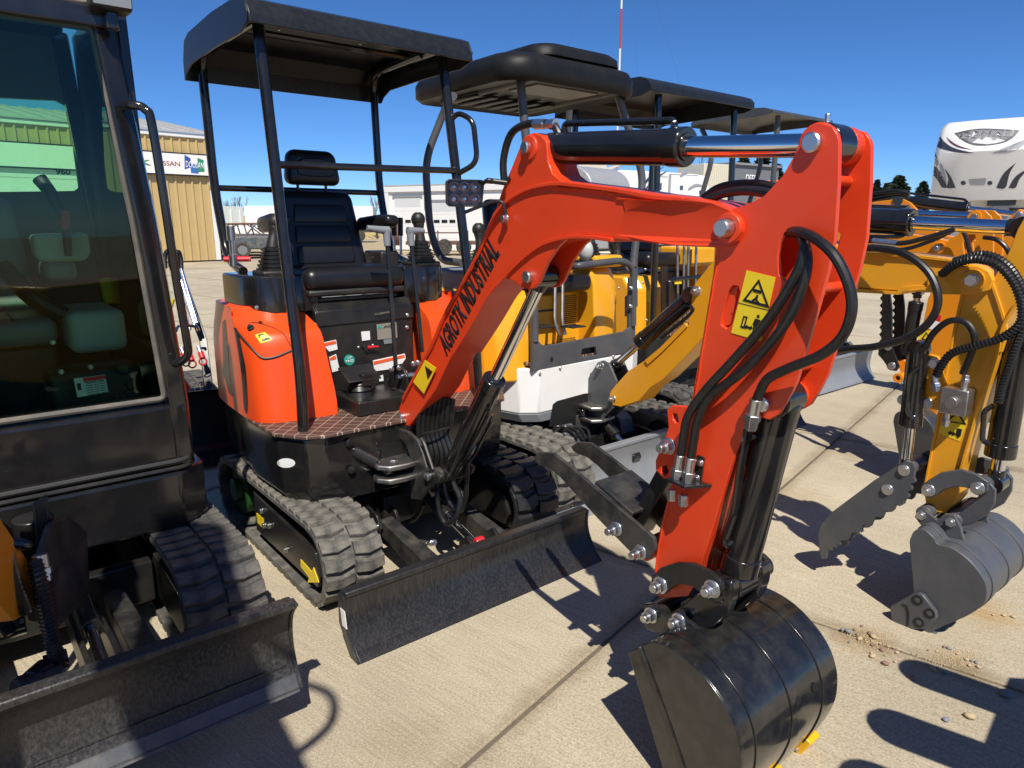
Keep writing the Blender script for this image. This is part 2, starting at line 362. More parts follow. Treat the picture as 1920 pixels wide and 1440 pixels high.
def dozer_blade(T, b0, b1, prof, m, th=.012, lip=True, name='dozer_blade', arms=(-.19, .19), arm_a=-.15, arm_z=.17, mr=None, zo=0.):
    """prof: (a,z) points of the front face, bottom to top"""
    P = smooth2(prof, 5); back = [(a - th, z) for a, z in P]; d = MB(); d.prism('b', P + back[::-1], b0, b1)
    bl = d.build(name, m, T, .002)
    hull = [P[0]] + [(a + .004, z) for a, z in P[1:]] + [(P[-1][0] - .035, P[-1][1] + .004), (P[len(P) // 2][0] - .05, P[len(P) // 2][1]), (P[0][0] - .055, P[0][1])]
    for bb in ((b0 - .010, b0 + .001), (b1 - .001, b1 + .010)): MB().prism('b', hull, *bb).build('end_plate', m, bl, .002)
    if lip:
        t = P[-1]; l_ = MB(); l_.prism('b', [(t[0] - .04, t[1] - .012), (t[0] + .002, t[1] - .012), (t[0] + .004, t[1] + .012), (t[0] - .04, t[1] + .012)], b0, b1); l_.build('top_rib', m, bl, .006)
    c = MB(); t = P[0]; c.prism('b', [(t[0] + .003, t[1] - .006), (t[0] + .003 + (P[4][0] - t[0]) * .9, P[4][1] * .9 + t[1] * .1), (P[4][0] - .004, P[4][1]), (t[0] - .006, t[1] - .006)], b0 + .002, b1 - .002); c.build('cutting_edge', M_BLADE if mr is None else mr, bl)
    for bb in arms: MB().loft([[(arm_a, bb - .03, arm_z - .035), (arm_a, bb + .03, arm_z - .035), (arm_a, bb + .03, arm_z + .035), (arm_a, bb - .03, arm_z + .035)], [(P[len(P) // 2][0] - .022, bb - .035, .05 + zo), (P[len(P) // 2][0] - .022, bb + .035, .05 + zo), (P[len(P) // 2][0] - .022, bb + .035, .14 + zo), (P[len(P) // 2][0] - .022, bb - .035, .14 + zo)]]).build('blade_arm', M_WORN if m is not M_GREYB else M_GREYB, bl, .004)
    return bl
# ------------------------------------------------------------------ paving
D1 = V((.626, .780, 0)); D2 = V((.780, -.626, 0)); SLAB = 2.40; S1, S2 = 2.44, -1.08
def mat_concrete(name, col, joints=False):
    m = bpy.data.materials.new(name); m.use_nodes = True; n = m.node_tree.nodes; l = m.node_tree.links; p = n['Principled BSDF']; p.inputs['Roughness'].default_value = .92; p.inputs['Specular IOR Level'].default_value = .25
    g = n.new('ShaderNodeNewGeometry'); co = g.outputs['Position']
    def noise(sc, det=6, ro=.55):
        x = n.new('ShaderNodeTexNoise'); x.inputs['Scale'].default_value = sc; x.inputs['Detail'].default_value = det; x.inputs['Roughness'].default_value = ro; l.new(co, x.inputs['Vector']); return x.outputs['Fac']
    def ramp(f, a, b, ca, cb):
        x = n.new('ShaderNodeValToRGB'); x.color_ramp.elements[0].position = a; x.color_ramp.elements[1].position = b; x.color_ramp.elements[0].color = (*ca, 1); x.color_ramp.elements[1].color = (*cb, 1); l.new(f, x.inputs[0]); return x.outputs[0]
    def mul(a, b, f=1.):
        x = n.new('ShaderNodeMix'); x.data_type = 'RGBA'; x.blend_type = 'MULTIPLY'; x.inputs['Factor'].default_value = f; l.new(a, x.inputs['A']); l.new(b, x.inputs['B']); return x.outputs['Result']
    base = ramp(noise(.9, 9, .62), .3, .72, [c * .84 for c in col], [c * 1.13 for c in col])
    base = mul(base, ramp(noise(.33, 5, .5), .35, .65, (.86, .85, .84), (1.08, 1.08, 1.08)))
    base = mul(base, ramp(noise(140, 3), .30, .62, (.70, .69, .67), (1.06, 1.06, 1.06)))
    base = mul(base, ramp(noise(420, 2), .33, .52, (.62, .60, .57), (1, 1, 1)), .55)
    base = mul(base, ramp(noise(2.3, 10, .7), .60, .74, (1, 1, 1), (.80, .77, .72)), .8)
    vo = n.new('ShaderNodeTexVoronoi'); vo.inputs['Scale'].default_value = 26; l.new(co, vo.inputs['Vector'])
    base = mul(base, ramp(vo.outputs['Distance'], .03, .075, (.55, .50, .44), (1, 1, 1)), .6)
    mp = n.new('ShaderNodeMapping'); mp.inputs['Rotation'].default_value = (0, 0, -math.atan2(D1.y, D1.x)); l.new(co, mp.inputs[0])
    wv = n.new('ShaderNodeTexNoise'); wv.inputs['Scale'].default_value = 1; wv.inputs['Detail'].default_value = 3; m2 = n.new('ShaderNodeMapping'); m2.inputs['Scale'].default_value = (230, 5, 6); l.new(mp.outputs[0], m2.inputs[0]); l.new(m2.outputs[0], wv.inputs['Vector'])
    base = mul(base, ramp(wv.outputs['Fac'], .30, .68, (.80, .79, .77), (1.08, 1.08, 1.08)), .9)
    sx = n.new('ShaderNodeSeparateXYZ'); l.new(mp.outputs[0], sx.inputs[0])
    for ax_, off_ in ((0, S1), (1, -S2)):
        a1 = n.new('ShaderNodeMath'); a1.operation = 'SUBTRACT'; l.new(sx.outputs[ax_], a1.inputs[0]); a1.inputs[1].default_value = off_
        a2 = n.new('ShaderNodeMath'); a2.operation = 'PINGPONG'; l.new(a1.outputs[0], a2.inputs[0]); a2.inputs[1].default_value = SLAB / 2
        a3 = n.new('ShaderNodeMath'); a3.operation = 'MULTIPLY_ADD'; l.new(noise(5, 8, .7), a3.inputs[0]); a3.inputs[1].default_value = -.16; l.new(a2.outputs[0], a3.inputs[2]); a4 = n.new('ShaderNodeMath'); a4.operation = 'ADD'; l.new(a3.outputs[0], a4.inputs[0]); a4.inputs[1].default_value = .2
        base = mul(base, ramp(a4.outputs[0], .125, .19, (.62, .58, .52), (1, 1, 1)), .75)
    for cx, cy, rad, tint in ((gz(1625, 1203).x, gz(1625, 1203).y, .17, (.66, .54, .40)), (gz(1850, 1150).x, gz(1850, 1150).y, .20, (.92, .74, .52)), (gz(1790, 1236).x, gz(1790, 1236).y, .14, (.74, .64, .50)), (gz(1610, 850).x, gz(1610, 850).y, .30, (.78, .72, .63)), (gz(760, 1400).x, gz(760, 1400).y, .22, (.86, .83, .78)), (gz(1490, 930).x, gz(1490, 930).y, .35, (.84, .79, .70))):
        vd = n.new('ShaderNodeVectorMath'); vd.operation = 'DISTANCE'; l.new(co, vd.inputs[0]); vd.inputs[1].default_value = (cx, cy, 0)
        vm = n.new('ShaderNodeMath'); vm.operation = 'MULTIPLY_ADD'; l.new(noise(9, 9, .7), vm.inputs[0]); vm.inputs[1].default_value = -rad * 1.6; l.new(vd.outputs['Value'], vm.inputs[2])
        vo2 = n.new('ShaderNodeMath'); vo2.operation = 'ADD'; l.new(vm.outputs[0], vo2.inputs[0]); vo2.inputs[1].default_value = rad * .8 + .2
        base = mul(base, ramp(vo2.outputs[0], .2 - rad * .1, .2 + rad * .75, tint, (1, 1, 1)))
    v2 = n.new('ShaderNodeTexVoronoi'); v2.inputs['Scale'].default_value = 2.6; l.new(co, v2.inputs['Vector'])
    base = mul(base, ramp(v2.outputs['Distance'], .015, .05, (.45, .42, .38), (1, 1, 1)), .7)
    l.new(base, p.inputs['Base Color'])
    ad = n.new('ShaderNodeMath'); ad.operation = 'ADD'; l.new(wv.outputs['Fac'], ad.inputs[0]); l.new(noise(300, 3), ad.inputs[1])
    bp = n.new('ShaderNodeBump'); bp.inputs['Strength'].default_value = .45; bp.inputs['Distance'].default_value = .003; l.new(ad.outputs[0], bp.inputs['Height']); l.new(bp.outputs[0], p.inputs['Normal'])
    return m
M_CONC = mat_concrete('broom_finished_concrete', (.535, .47, .35))
M_CONC2 = mat_concrete('weathered_yard_concrete', (.51, .445, .33))
M_JOINT = mat('joint_filler', (.14, .115, .085), .9, var=.4, scale=30, bump=.4)
g = MB(); g.add([(-400, -60, -.055), (400, -60, -.055), (400, 900, -.055), (-400, 900, -.055)], [(0, 1, 2, 3)]); struct(g.build('ground', M_CONC2))
pv = MB(); pv.add([V((0, 0, -.010)) + D1 * x + D2 * y for x, y in ((S1 - SLAB * 2.0, S2 - SLAB * 5), (S1 + SLAB * 7, S2 - SLAB * 5), (S1 + SLAB * 7, S2 + SLAB * 4), (S1 - SLAB * 2.0, S2 + SLAB * 4))], [(0, 1, 2, 3)])
pave = struct(pv.build('pavement', M_JOINT))
hs = SLAB / 2 - .006; sb = MB(); sb.loft([[(-hs, -hs, -.009), (hs, -hs, -.009), (hs, hs, -.009), (-hs, hs, -.009)], [(-hs, -hs, -.005), (hs, -hs, -.005), (hs, hs, -.005), (-hs, hs, -.005)], [(-hs + .007, -hs + .007, 0), (hs - .007, -hs + .007, 0), (hs - .007, hs - .007, 0), (-hs + .007, hs - .007, 0)]])
slab0 = sb.build('slab', M_CONC, pave); first = True; rot = math.atan2(D1.y, D1.x)
for i in range(-2, 7):
    for j in range(-5, 4):
        c = D1 * (S1 + (i + .5) * SLAB) + D2 * (S2 + (j + .5) * SLAB)
        o = slab0 if first else instance(slab0, pave); first = False
        o.location = (c.x, c.y, random.uniform(-.0015, .0005)); o.rotation_euler = (0, 0, rot)

# ------------------------------------------------------------------ the red excavator
R = Frame((-.401, 2.812), 51)
X = machine('mini_excavator', R, 'red-orange mini excavator with black canopy, thumb and black bucket', 'excavator', 'excavators parked in a row')
M_TRK = M_RUBBER
t1, f1 = track(X, -.56, -.325, -.80, .115, .155, M_RUBBER_DUSTY, pitch=.066, lug_h=.013, green=True)
t2, f2 = track(X, .325, .56, -.80, .115, .155, M_RUBBER_CLEAN, outer=1)
def P(b, x, y): return R.B(x, y, b)
# stickers on the near track frame
bo = -.5492
strip(f1, 'sticker', M_STK, [P(bo, 481, 962), P(bo, 493, 972), P(bo, 495, 992), P(bo, 483, 980)])
strip(f1, 'arrow_sticker', M_STK, [P(bo, *q) for q in ((564, 1049), (585, 1072), (588, 1064), (598, 1092), (577, 1092), (580, 1083), (564, 1062))])
# undercarriage centre
b = MB(); b.box(-.62, -.12, -.33, .33, .12, .26); b.box(-.70, -.02, -.16, .16, .15, .28); b.build('undercarriage', M_BLACK, X, .006)
b = MB(); b.cyl((-.42, 0, .26), (-.42, 0, .325), .26, n=36); b.build('slewing_ring', M_WORN, X, .004)
for bb in (-.17, .17):
    b = MB(); b.prism('b', [(-.16, .12), (.02, .13), (.05, .18), (.02, .23), (-.16, .26)], bb - .05, bb - .035); b.build('blade_bracket', M_BLACK, X, .003)
    b = MB(); b.prism('b', [(-.16, .12), (.02, .13), (.05, .18), (.02, .23), (-.16, .26)], bb + .035, bb + .05); b.build('blade_bracket', M_BLACK, X, .003)
    pin(X, (.02, bb - .05, .18), (0, -1, 0), .016, .012)
prof = [(.575, .002), (.535, .04), (.497, .095), (.482, .15), (.487, .205)]
bl = dozer_blade(X, -.585, .535, prof, M_BLADE, arms=(-.17, .17), arm_a=.01)
hydraulic(X, (-.10, .02, .30), (.44, .02, .155), .032, .017, .55, M_BLACK, 'blade_cylinder', .03)
hose(X, [P(.0, 795, 945), P(-.02, 775, 975), P(-.05, 690 + 30, 985), P(-.05, 735, 1000), P(-.02, 770, 1012), P(0, 800, 1020)], .009)
sp = [P(-.06, 712, 950), P(-.06, 697, 965), P(-.05, 706, 988), P(-.04, 735, 1003), P(-.03, 770, 1013), P(-.02, 803, 1020)]
hose(X, sp, .009); spiral(X, sp, .012)
fitting(X, P(-.02, 803, 1020), R.B(830, 1012, -.02) - R.B(803, 1020, -.02), .011, .06)
for c_ in ((.0, .0),):
    b = MB(); b.prism('b', [(.36, .10), (.46, .10), (.47, .2), (.42, .235), (.37, .2)], -.05, -.035); b.build('lug_plate', M_BLACK, bl, .003)
    b = MB(); b.prism('b', [(.36, .10), (.46, .10), (.47, .2), (.42, .235), (.37, .2)], .075, .09); b.build('lug_plate', M_BLACK, bl, .003)
    pin(bl, (.42, -.05, .185), (0, -1, 0), .016, .012, M_ZINC); pin(bl, (.43, .02, .2), (0, -1, 0), .02, .035, M_REDK)
strip(bl, 'sticker', M_STW, [(.468, -.5955, .16), (.50, -.5955, .16), (.51, -.5955, .10), (.478, -.5955, .10)][::-1])

# revolving frame (black skirt) with sculpted outline
top = [(-.015, -.40), (-.035, -.475), (-.135, -.545), (-.40, -.555), (-.95, -.50), (-1.06, -.38), (-1.09, 0), (-1.06, .38), (-.95, .50), (-.40, .555), (-.13, .545), (-.03, .475), (-.01, .40), (.0, .14), (.0, -.12)]
sk = MB(); sk.loft([[(a * .97 - .01, b_ * .93, .315) for a, b_ in top], [(a * .985 - .005, b_ * .985, .36) for a, b_ in top], [(a, b_, .50) for a, b_ in top], [(a, b_, .595) for a, b_ in top]])
skirt = sk.build('revolving_frame', M_GLOSS, X, .006, ang=8)
fl = MB(); mt_ = [(.012, -.41), (-.022, -.485), (-.13, -.558), (-.42, -.565), (-.42, .565), (-.12, .558), (-.018, .485), (.012, .41)]
fl.prism('z', mt_, .596, .612); fl.build('floor_mat', M_MAT, X, .004)
# dark opening and slewing-frame nose behind the swing post
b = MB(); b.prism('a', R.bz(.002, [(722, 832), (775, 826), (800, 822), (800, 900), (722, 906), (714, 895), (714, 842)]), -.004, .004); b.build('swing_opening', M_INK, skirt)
MX = fmat(R); skin(MX, skirt, [(537 + 17 * math.cos(t), 868 + 9 * math.sin(t)) for t in [i * math.pi / 10 for i in range(20)]], M_STW, 'oval_sticker', .0015, 1)
for q in ((655, 830), (659, 881)):
    p = R.A(*q, .0); b = MB(); b.lathe(p, p + V((.008, 0, 0)), [(0, .016), (.6, .016), (1, .011)], 20); b.build('plug', M_BLACK, skirt)
skin(MX, skirt, [(944 + 5 * math.cos(t), 770 + 11 * math.sin(t)) for t in [i * math.pi / 8 for i in range(16)]], M_STW, 'oval_sticker', .0015, 1)

# orange side fairings
def fairing(s):
    rings = []
    for z, fr, bi, top_ in ((.613, -.235, .245, 0), (.70, -.245, .245, 0), (.86, -.275, .26, 0), (.945, -.30, .265, 0), (.985, -.34, .27, 0), (1.03, -.44, .28, 0), (1.06, -.50, .28, 0)):
        bo_ = .565 - max(0, z - .9) * .10; k = .07; bk = -1.0 + max(0, z - .9) * .25
        rg = [(fr, bi), (fr - .004, bi + .10), (fr - .012, bo_ - .13), (fr - .045, bo_ - .045), (fr - .12, bo_ - .006), (-.55, bo_), (bk + .1, bo_ - .03), (bk, bo_ - .12), (bk, bi)]
        rings.append([(a, s * b_, z) for a, b_ in rg])
    rr_ = []
    for k in range(len(rings[0])): rr_.append(cat([r_[k] for r_ in rings], 5))
    rings = [[rr_[k][i] for k in range(len(rr_))] for i in range(len(rr_[0]))]
    fine = []
    for r_ in rings:
        z = r_[0].z; core = smooth2([(p.x, p.y) for p in r_[1:-1]], 6); fine.append([r_[0]] + [V((a, b_, z)) for a, b_ in core] + [r_[-1]])
    m = MB(); m.loft(fine); return m.build('side_fairing', M_ORANGE, X, 0, ang=50)
fa = fairing(-1); fb = fairing(1)
# engine cover at the back
m = MB(); m.prism('z', [(-.62, -.28), (-.62, .28), (-1.0, .30), (-1.07, .22), (-1.07, -.22), (-1.0, -.30)], .612, 1.05); m.build('engine_cover', M_ORANGE, X, .03, 4)
# tank seam, stickers and trim following the near fairing's surface
MX = fmat(R)
sm = [hit(MX, fa, x, y, .002)[0] for x, y in ((441, 616), (452, 630), (468, 648), (484, 665), (492, 671), (502, 672), (520, 668), (549, 656))]
MB().tube(cat(sm, 5), .0045, 8).build('seal', M_PLASTIC, fa)
sm = [hit(MX, fa, x, y, .001)[0] for x, y in ((549, 656), (540, 640), (530, 625), (505, 612), (472, 605), (441, 616))]
MB().tube(cat(sm, 5), .0015, 6).build('panel_seam', M_PLASTIC, fa)
skin(MX, fa, [(478, 628), (497, 623), (511, 637), (489, 644)], M_STK, 'sticker', .001)
for pl_ in ([(484, 628), (486, 634), (488, 634), (487, 630), (494, 628), (496, 626)], [(491, 636), (492, 640), (503, 637), (507, 636), (505, 632), (503, 634), (497, 634), (495, 637)]): skin(MX, fa, pl_, M_INK, 'sticker_print', .0022, 1)
p, nrm_ = hit(MX, fa, 471, 616, 0); b = MB(); b.lathe(p, p + nrm_ * .018, [(0, .014), (.5, .014), (.55, .010), (1, .008)], 12); b.build('filler_knob', M_PLASTIC, fa)
M_DKTR = mat('dark_trim', (.02, .012, .010), .3, var=.2)
skin(MX, fa, smooth2([(440, 618), (446, 620), (455, 660), (462, 700), (465, 770), (458, 766), (453, 705), (446, 655)], 3, True), M_DKTR, 'trim_stripe', .001)
skin(MX, fa, [(456 + 4 * math.cos(t), 686 + 14 * math.sin(t)) for t in [i * math.pi / 8 for i in range(16)]], M_INK, 'fairing_hole', .0022)
skin(MX, fa, [(417, 604), (423, 598), (427, 640), (430, 690), (437, 744), (429, 736), (419, 700)], M_DKTR, 'side_grille', .001)
# control box
cb = MB(); cb.prism('b', [(-.40, .625), (-.40, .96), (-.405, 1.025), (-.44, 1.06), (-.62, 1.06), (-.62, .625)], -.245, .235); box = cb.build('control_box', M_BLACK, X, .006)
AB = -.3985
cv = MB(); cv.prism('b', [(-.394, .967), (-.399, 1.03), (-.438, 1.068), (-.62, 1.068), (-.62, 1.05), (-.45, 1.05), (-.41, 1.02), (-.41, .967)], -.240, .240); cvo = cv.build('box_cover', M_BLACK, box, .004)
for q in ((591, 609), (597, 633), (764, 591), (763, 614)): bolt(box, R.A(*q, AB + (.006 if q[1] < 612 else 0)), (1, 0, 0), .008, .008)
def dec(name, m, pts, a=AB + .002, par=box): return strip(par, name, m, [R.A(x, y, a) for x, y in pts], .0012)
dec('label_sticker', M_STW, ((603, 643), (630, 637), (633, 655), (617, 659))); dec('label_print', M_STO, ((604, 644), (629, 638.5), (630.5, 644), (606, 650)), AB + .0035)
dec('label_sticker', M_STW, ((617, 670), (630, 664), (637, 694), (623, 698))); dec('label_print', M_STO, ((618, 671), (629, 666), (630.5, 673), (619, 676)), AB + .0035)
dec('label_sticker', M_STW, ((677, 622), (693, 620.5), (694, 637), (679, 639)))
dec('label_sticker', M_STW, ((699, 676), (759, 663), (760.5, 672), (748, 690), (702, 696))); dec('label_print', M_STO, ((700, 678), (758, 665), (759, 670), (701, 684)), AB + .0035)
dec('label_sticker', M_STW, ((703, 708), (718, 703), (719, 714), (706, 716))); dec('label_sticker', M_STW, ((737, 701), (762, 695), (764, 702), (738, 708)))
strip(box, 'round_sticker', M_STG, [R.A(655 + 10 * math.cos(t), 675 + 10 * math.sin(t), AB + .002) for t in [i * math.pi / 9 for i in range(18)]])
A2 = AB + .0036
text(box, 'QC', R.A(651, 673.5, A2), R.A(660, 672.5, A2), R.A(650.5, 669, A2), M_STW, 'sticker_print', .01); text(box, 'PASS', R.A(649, 681, A2), R.A(663, 679, A2), R.A(648.5, 675.5, A2), M_STW, 'sticker_print', .01)
dec('data_plate', M_PLATE, ((706, 608), (743, 604), (745, 633), (708, 637)))
text(box, 'AGT', R.A(719, 615.5, A2), R.A(742, 612, A2), R.A(719, 610.5, A2), M_INK, 'plate_print', .02)
strip(box, 'plate_print', M_STG, [R.A(712 + 3.2 * math.cos(t), 613.5 + 3.2 * math.sin(t), A2) for t in [i * math.pi / 6 for i in range(12)]])
dec('label_sticker', M_GREYPL, ((719, 637), (737, 635), (738, 643), (720, 645)))
text(box, 'H12-2024H120', R.A(703, 591, AB + .007), R.A(730, 586.5, AB + .007), R.A(702.6, 587.6, AB + .007), M_PLATE, 'serial_number')
p = R.A(684, 651, AB); k = MB(); k.cyl(p, p + V((.015, 0, 0)), .013, n=16); k.build('key_switch', M_PLASTIC, box); k = MB(); q = R.A(689, 651.5, AB + .012); q2 = R.A(710, 650, AB + .02); k.tube([q, q.lerp(q2, .4), q2], .007, 8, rf=lambda t: .009 - .005 * t); k.build('red_key', M_REDK, box)
for q in ((672, 651), (699, 647)): bolt(box, R.A(*q, AB), (1, 0, 0), .005, .006)
# foot step / pedals
b = MB(); b.box(-.385, -.13, -.20, .16, .613, .675); b.build('step_box', M_BLACK, X, .006)
b = MB(); b.prism('b', [(-.30, .79), (-.20, .745), (-.198, .752), (-.30, .80)], -.205, -.05); b.build('pedal', M_PLASTIC, X, .003)
b = MB(); b.lathe((-.25, -.13, .675), (-.25, -.13, .76), [(0, .06), (.3, .05), (.35, .058), (.6, .042), (.65, .05), (1, .03)], 14); b.build('pedal_boot', M_HOSE, X)
b = MB(); b.box(-.30, -.20, -.14, -.06, .72, .775); b.build('pedal_bracket', M_BLACK, X, .004)
for bb in (.045, .155):
    b = MB(); b.prism('b', [(-.33, .68), (-.16, .68), (-.15, .75), (-.20, .80), (-.27, .78), (-.33, .70)], bb, bb + .012); b.build('lever_bracket', M_BLACK, X, .003)
b = MB(); b.cyl((-.19, .02, .745), (-.19, .20, .745), .012, n=12); b.build('lever_shaft', M_ZINC, X)
for q in ((734, 692), (748, 690), (775, 682), (784, 680)): bolt(X, R.A(*q, -.17), (1, -.3, 0), .009, .014)
# travel levers with grey handles
for (x0, y0, x1, y1, hx, a_) in ((742, 685, 726, 455, 688, -.2), (792, 660, 771, 455, 760, -.18)):
    p0 = R.A(x0, y0, a_); p1 = R.A(x1, y1, a_ - .05); b = MB(); b.cyl(p0, p1, .0095, n=12); lv = b.build('travel_lever', M_GLOSS, X)
    h = MB(); up = (p1 - p0).normalized(); h.tube([p1 - up * .015, p1 + up * .035, p1 + up * .055], .0165, 12, rf=lambda t: .0145 + .004 * t)
    q1 = p1 + up * .05; sgn = -1 if hx < 730 else 1; s2 = V((-.01, sgn * .085, .012)) if sgn < 0 else V((.0, .07, .0)); h.tube([q1 + V((0, -sgn * .012, 0)), q1 + s2 * .4, q1 + s2], .017, 12, rf=lambda t: .019 - .007 * t); h.build('lever_grip', M_GREYPL, lv, .002)
# consoles
def console(s):
    rg = [(-.43, .215), (-.44, .27), (-.45, .40), (-.50, .47), (-.62, .50), (-.80, .50), (-.80, .27), (-.60, .215)]
    m = MB(); m.loft([[(a, s * b_, 1.03 + (a + .43) * .10) for a, b_ in rg], [(a, s * b_, 1.18 + .015 * (s > 0)) for a, b_ in rg], [(a * .985 - .01, s * b_ * .99, 1.19 + .015 * (s > 0)) for a, b_ in rg]]); return m.build('console', M_GLOSS, X, .008, 3)
c1 = console(-1); c2 = console(1)
bolt(c1, R.B(483, 577, -.50), (0, -1, 0), .009, .01)
def joystick(par, a, b_, z, s, tilt):
    m = MB(); rings = []
    for i in range(6):
        for zz, k in ((i * .017, 1 - i * .085), (i * .017 + .011, 1 - i * .085), (i * .017 + .0115, .86 - i * .085), (i * .017 + .0165, .86 - i * .085)):
            h = .062 * k; rings.append([(a + x * h, b_ + y * h, z + .02 + zz) for x, y in ((1, .55), (.55, 1), (-.55, 1), (-1, .55), (-1, -.55), (-.55, -1), (.55, -1), (1, -.55))])
    m.loft(rings); bo_ = m.build('joystick_boot', M_HOSE, par, 0, ang=50)
    m = MB(); m.box(a - .07, a + .07, b_ - .07, b_ + .07, z, z + .022); m.build('boot_base', M_PLASTIC, par, .008)
    m = MB(); p = V((a, b_, z + .11)); d = V((-.015, tilt * .6, .105)); m.tube(cat([p - V((0, 0, .02)), p + d * .25, p + d * .55, p + d * .8, p + d], 6), .02, 14, rf=lambda t: .034 - .05 * t + .055 * t * t if t < .75 else .0275); m.ball(p + d * 1.06, .035, 14, (1, 1, 1.05)); m.build('joystick', M_PLASTIC, par)
joystick(X, -.545, -.36, 1.185, -1, .05); joystick(X, -.53, .37, 1.20, 1, -.0)
b = MB(); b.cyl((-.72, -.47, 1.22), (-.72, -.47, 1.36), .011, n=10); b.cyl((-.72, -.47, 1.33), (-.72, -.47, 1.39), .018, n=12); b.cyl((-.72, -.47, 1.22), (-.72, -.47, 1.27), .018, n=12); b.build('boom_lever', M_ZINC, X)
b = MB(); b.tube([(-.75, -.50, 1.25), (-.70, -.40, 1.25)], .012, 8); b.build('red_latch', M_REDK, X)
for i in range(2):
    p = R.A(740 + i * 12, 478, -.72); q = R.A(739 + i * 12, 442, -.72); b = MB(); b.cyl(p, q, .007, n=10); lv = b.build('auxiliary_lever', M_ZINC, X); b = MB(); b.cyl(q, R.A(738.5 + i * 12, 408, -.72), .0135, n=12); b.build('lever_grip', M_PLASTIC, lv, .003)
b = MB(); b.box(-.80, -.62, .20, .30, 1.19, 1.27); b.build('lever_housing', M_PLASTIC, X, .01)
# seat
b = MB(); b.box(-.74, -.44, -.23, .18, 1.068, 1.085); b.build('seat_rail', M_BLACK, X, .004)
b = MB(); b.box(-.47, -.455, -.19, .14, 1.078, 1.094); b.build('rail_bar', M_CHROME, X, .004)
seat_o = MB().box(-.80, -.40, -.275, .215, 1.112, 1.215).build('seat', M_VINYL, X, .045, 6)
MB().box(-.79, -.41, -.265, .205, 1.092, 1.122).build('seat_pan', M_PLASTIC, seat_o, .01)
def back(z0, z1, w0, w1, a0, a1, th, m=M_VINYL, r=.05):
    q = lambda a, w, z, k: [(a, -w, z), (a, w, z)]
    rg = []
    for t in (0, 1):
        z = z0 + (z1 - z0) * t; w = w0 + (w1 - w0) * t; a = a0 + (a1 - a0) * t
        rg.append([(a, -w - .04, z), (a, w - .04, z), (a - th, w - .04, z), (a - th, -w - .04, z)])
    return MB().loft(rg)
bk = back(1.17, 1.555, .225, .185, -.69, -.775, .10).build('backrest', M_VINYL, seat_o, .045, 6)
for (z0, z1, w0, w1) in ((1.215, 1.30, .145, .14), (1.31, 1.395, .14, .135), (1.405, 1.49, .135, .125)):
    f_ = lambda z: -.69 - .085 * (z - 1.17) / .385
    rg = [[(f_(z) + d, -w - .04, z), (f_(z) + d, w - .04, z), (f_(z) - .02, w - .04, z), (f_(z) - .02, -w - .04, z)] for z, w, d in ((z0, w0, .002), ((z0 + z1) / 2, (w0 + w1) / 2, .012), (z1, w1, .002))]
    MB().loft(rg).build('cushion_panel', M_VINYL, bk, .008, 3)
hr = back(1.578, 1.738, .138, .115, -.77, -.785, .09).build('headrest', M_VINYL, seat_o, .04, 6)
MB().prism('a', smooth2([(-.115, 1.62), (.035, 1.62), (.045, 1.66), (.02, 1.695), (-.10, 1.695), (-.125, 1.66)], 4, True), -.786, -.768).build('cushion_panel', M_VINYL, hr, .006, 3)
for bb in (-.11, .03): MB().cyl((-.825, bb, 1.50), (-.83, bb, 1.62), .007, n=10).build('headrest_post', M_GLOSS, seat_o)
for s in (-1, 1):
    MB().loft([[(-.80, s * .20 - .04, 1.36), (-.80, s * .29 - .04, 1.36), (-.80, s * .29 - .04, 1.43), (-.80, s * .20 - .04, 1.43)], [(-.62, s * .22 - .04, 1.37), (-.62, s * .305 - .04, 1.37), (-.62, s * .305 - .04, 1.445), (-.62, s * .22 - .04, 1.445)], [(-.53, s * .23 - .04, 1.395), (-.53, s * .30 - .04, 1.395), (-.53, s * .30 - .04, 1.44), (-.53, s * .23 - .04, 1.44)]]).build('armrest', M_VINYL, seat_o, .022, 5)
# canopy
CZ = 2.10
prof = [(-.20, 2.09), (-.205, 2.125), (-.235, 2.175), (-.29, 2.195), (-.60, 2.205), (-.93, 2.195), (-1.0, 2.175), (-1.04, 2.10), (-1.045, 2.02)]
sh = [(a, z) for a, z in prof]; inn = [(a + (.0), z - .014) for a, z in prof[3:6]]
loop = prof + [(-1.033, 2.02), (-1.028, 2.098), (-.99, 2.165), (-.93, 2.182), (-.60, 2.192), (-.29, 2.182), (-.243, 2.165), (-.218, 2.12), (-.212, 2.09)]
can = MB().prism('b', loop, -.505, .46).build('canopy_roof', mat('canopy_black', (.014, .0155, .019), .32, var=.25, dust=.06, dustcol=(.2, .2, .2), dscale=40, bump=.03, spec=.3), X, .004, ang=25)
for s in (-.505, .46):
    sp_ = [(a, z) for a, z in prof[1:]] + [(-1.03, 2.02), (-1.0, 2.045), (-.93, 2.07), (-.6, 2.075), (-.29, 2.072), (-.22, 2.09)]
    MB().prism('b', sp_, s - .004, s + .004).build('roof_end', can.data.materials[0], can, .002)
for bb in (-.40, .40): MB().tube([(-.26, bb, 2.155), (-1.0, bb, 2.155)], .016, 10).build('roof_rail', M_GLOSS, can)
MB().tube([(-.62, -.5, 2.165), (-.62, .5, 2.165)], .014, 8).build('roof_rail', M_GLOSS, can)
for q in ((-.45, -.3), (-.45, .05)): bolt(can, (q[0], q[1], 2.18), (0, 0, -1), .009, .022, .015)
PR = .0215
def post(pts, r=PR, name='canopy_post', fr=.1): return MB().tube(fillet(pts, fr), r, 14).build(name, M_GLOSS, X)
PL = [(-.10, -.455, .60), (-.085, -.455, .82), (-.165, -.45, 1.30), (-.30, -.44, 2.16)]
po1 = post(PL); po2 = post([(-.315, .37, 2.16), (-.20, .375, 1.50), (-.11, .39, .9), (-.10, .40, .6)])
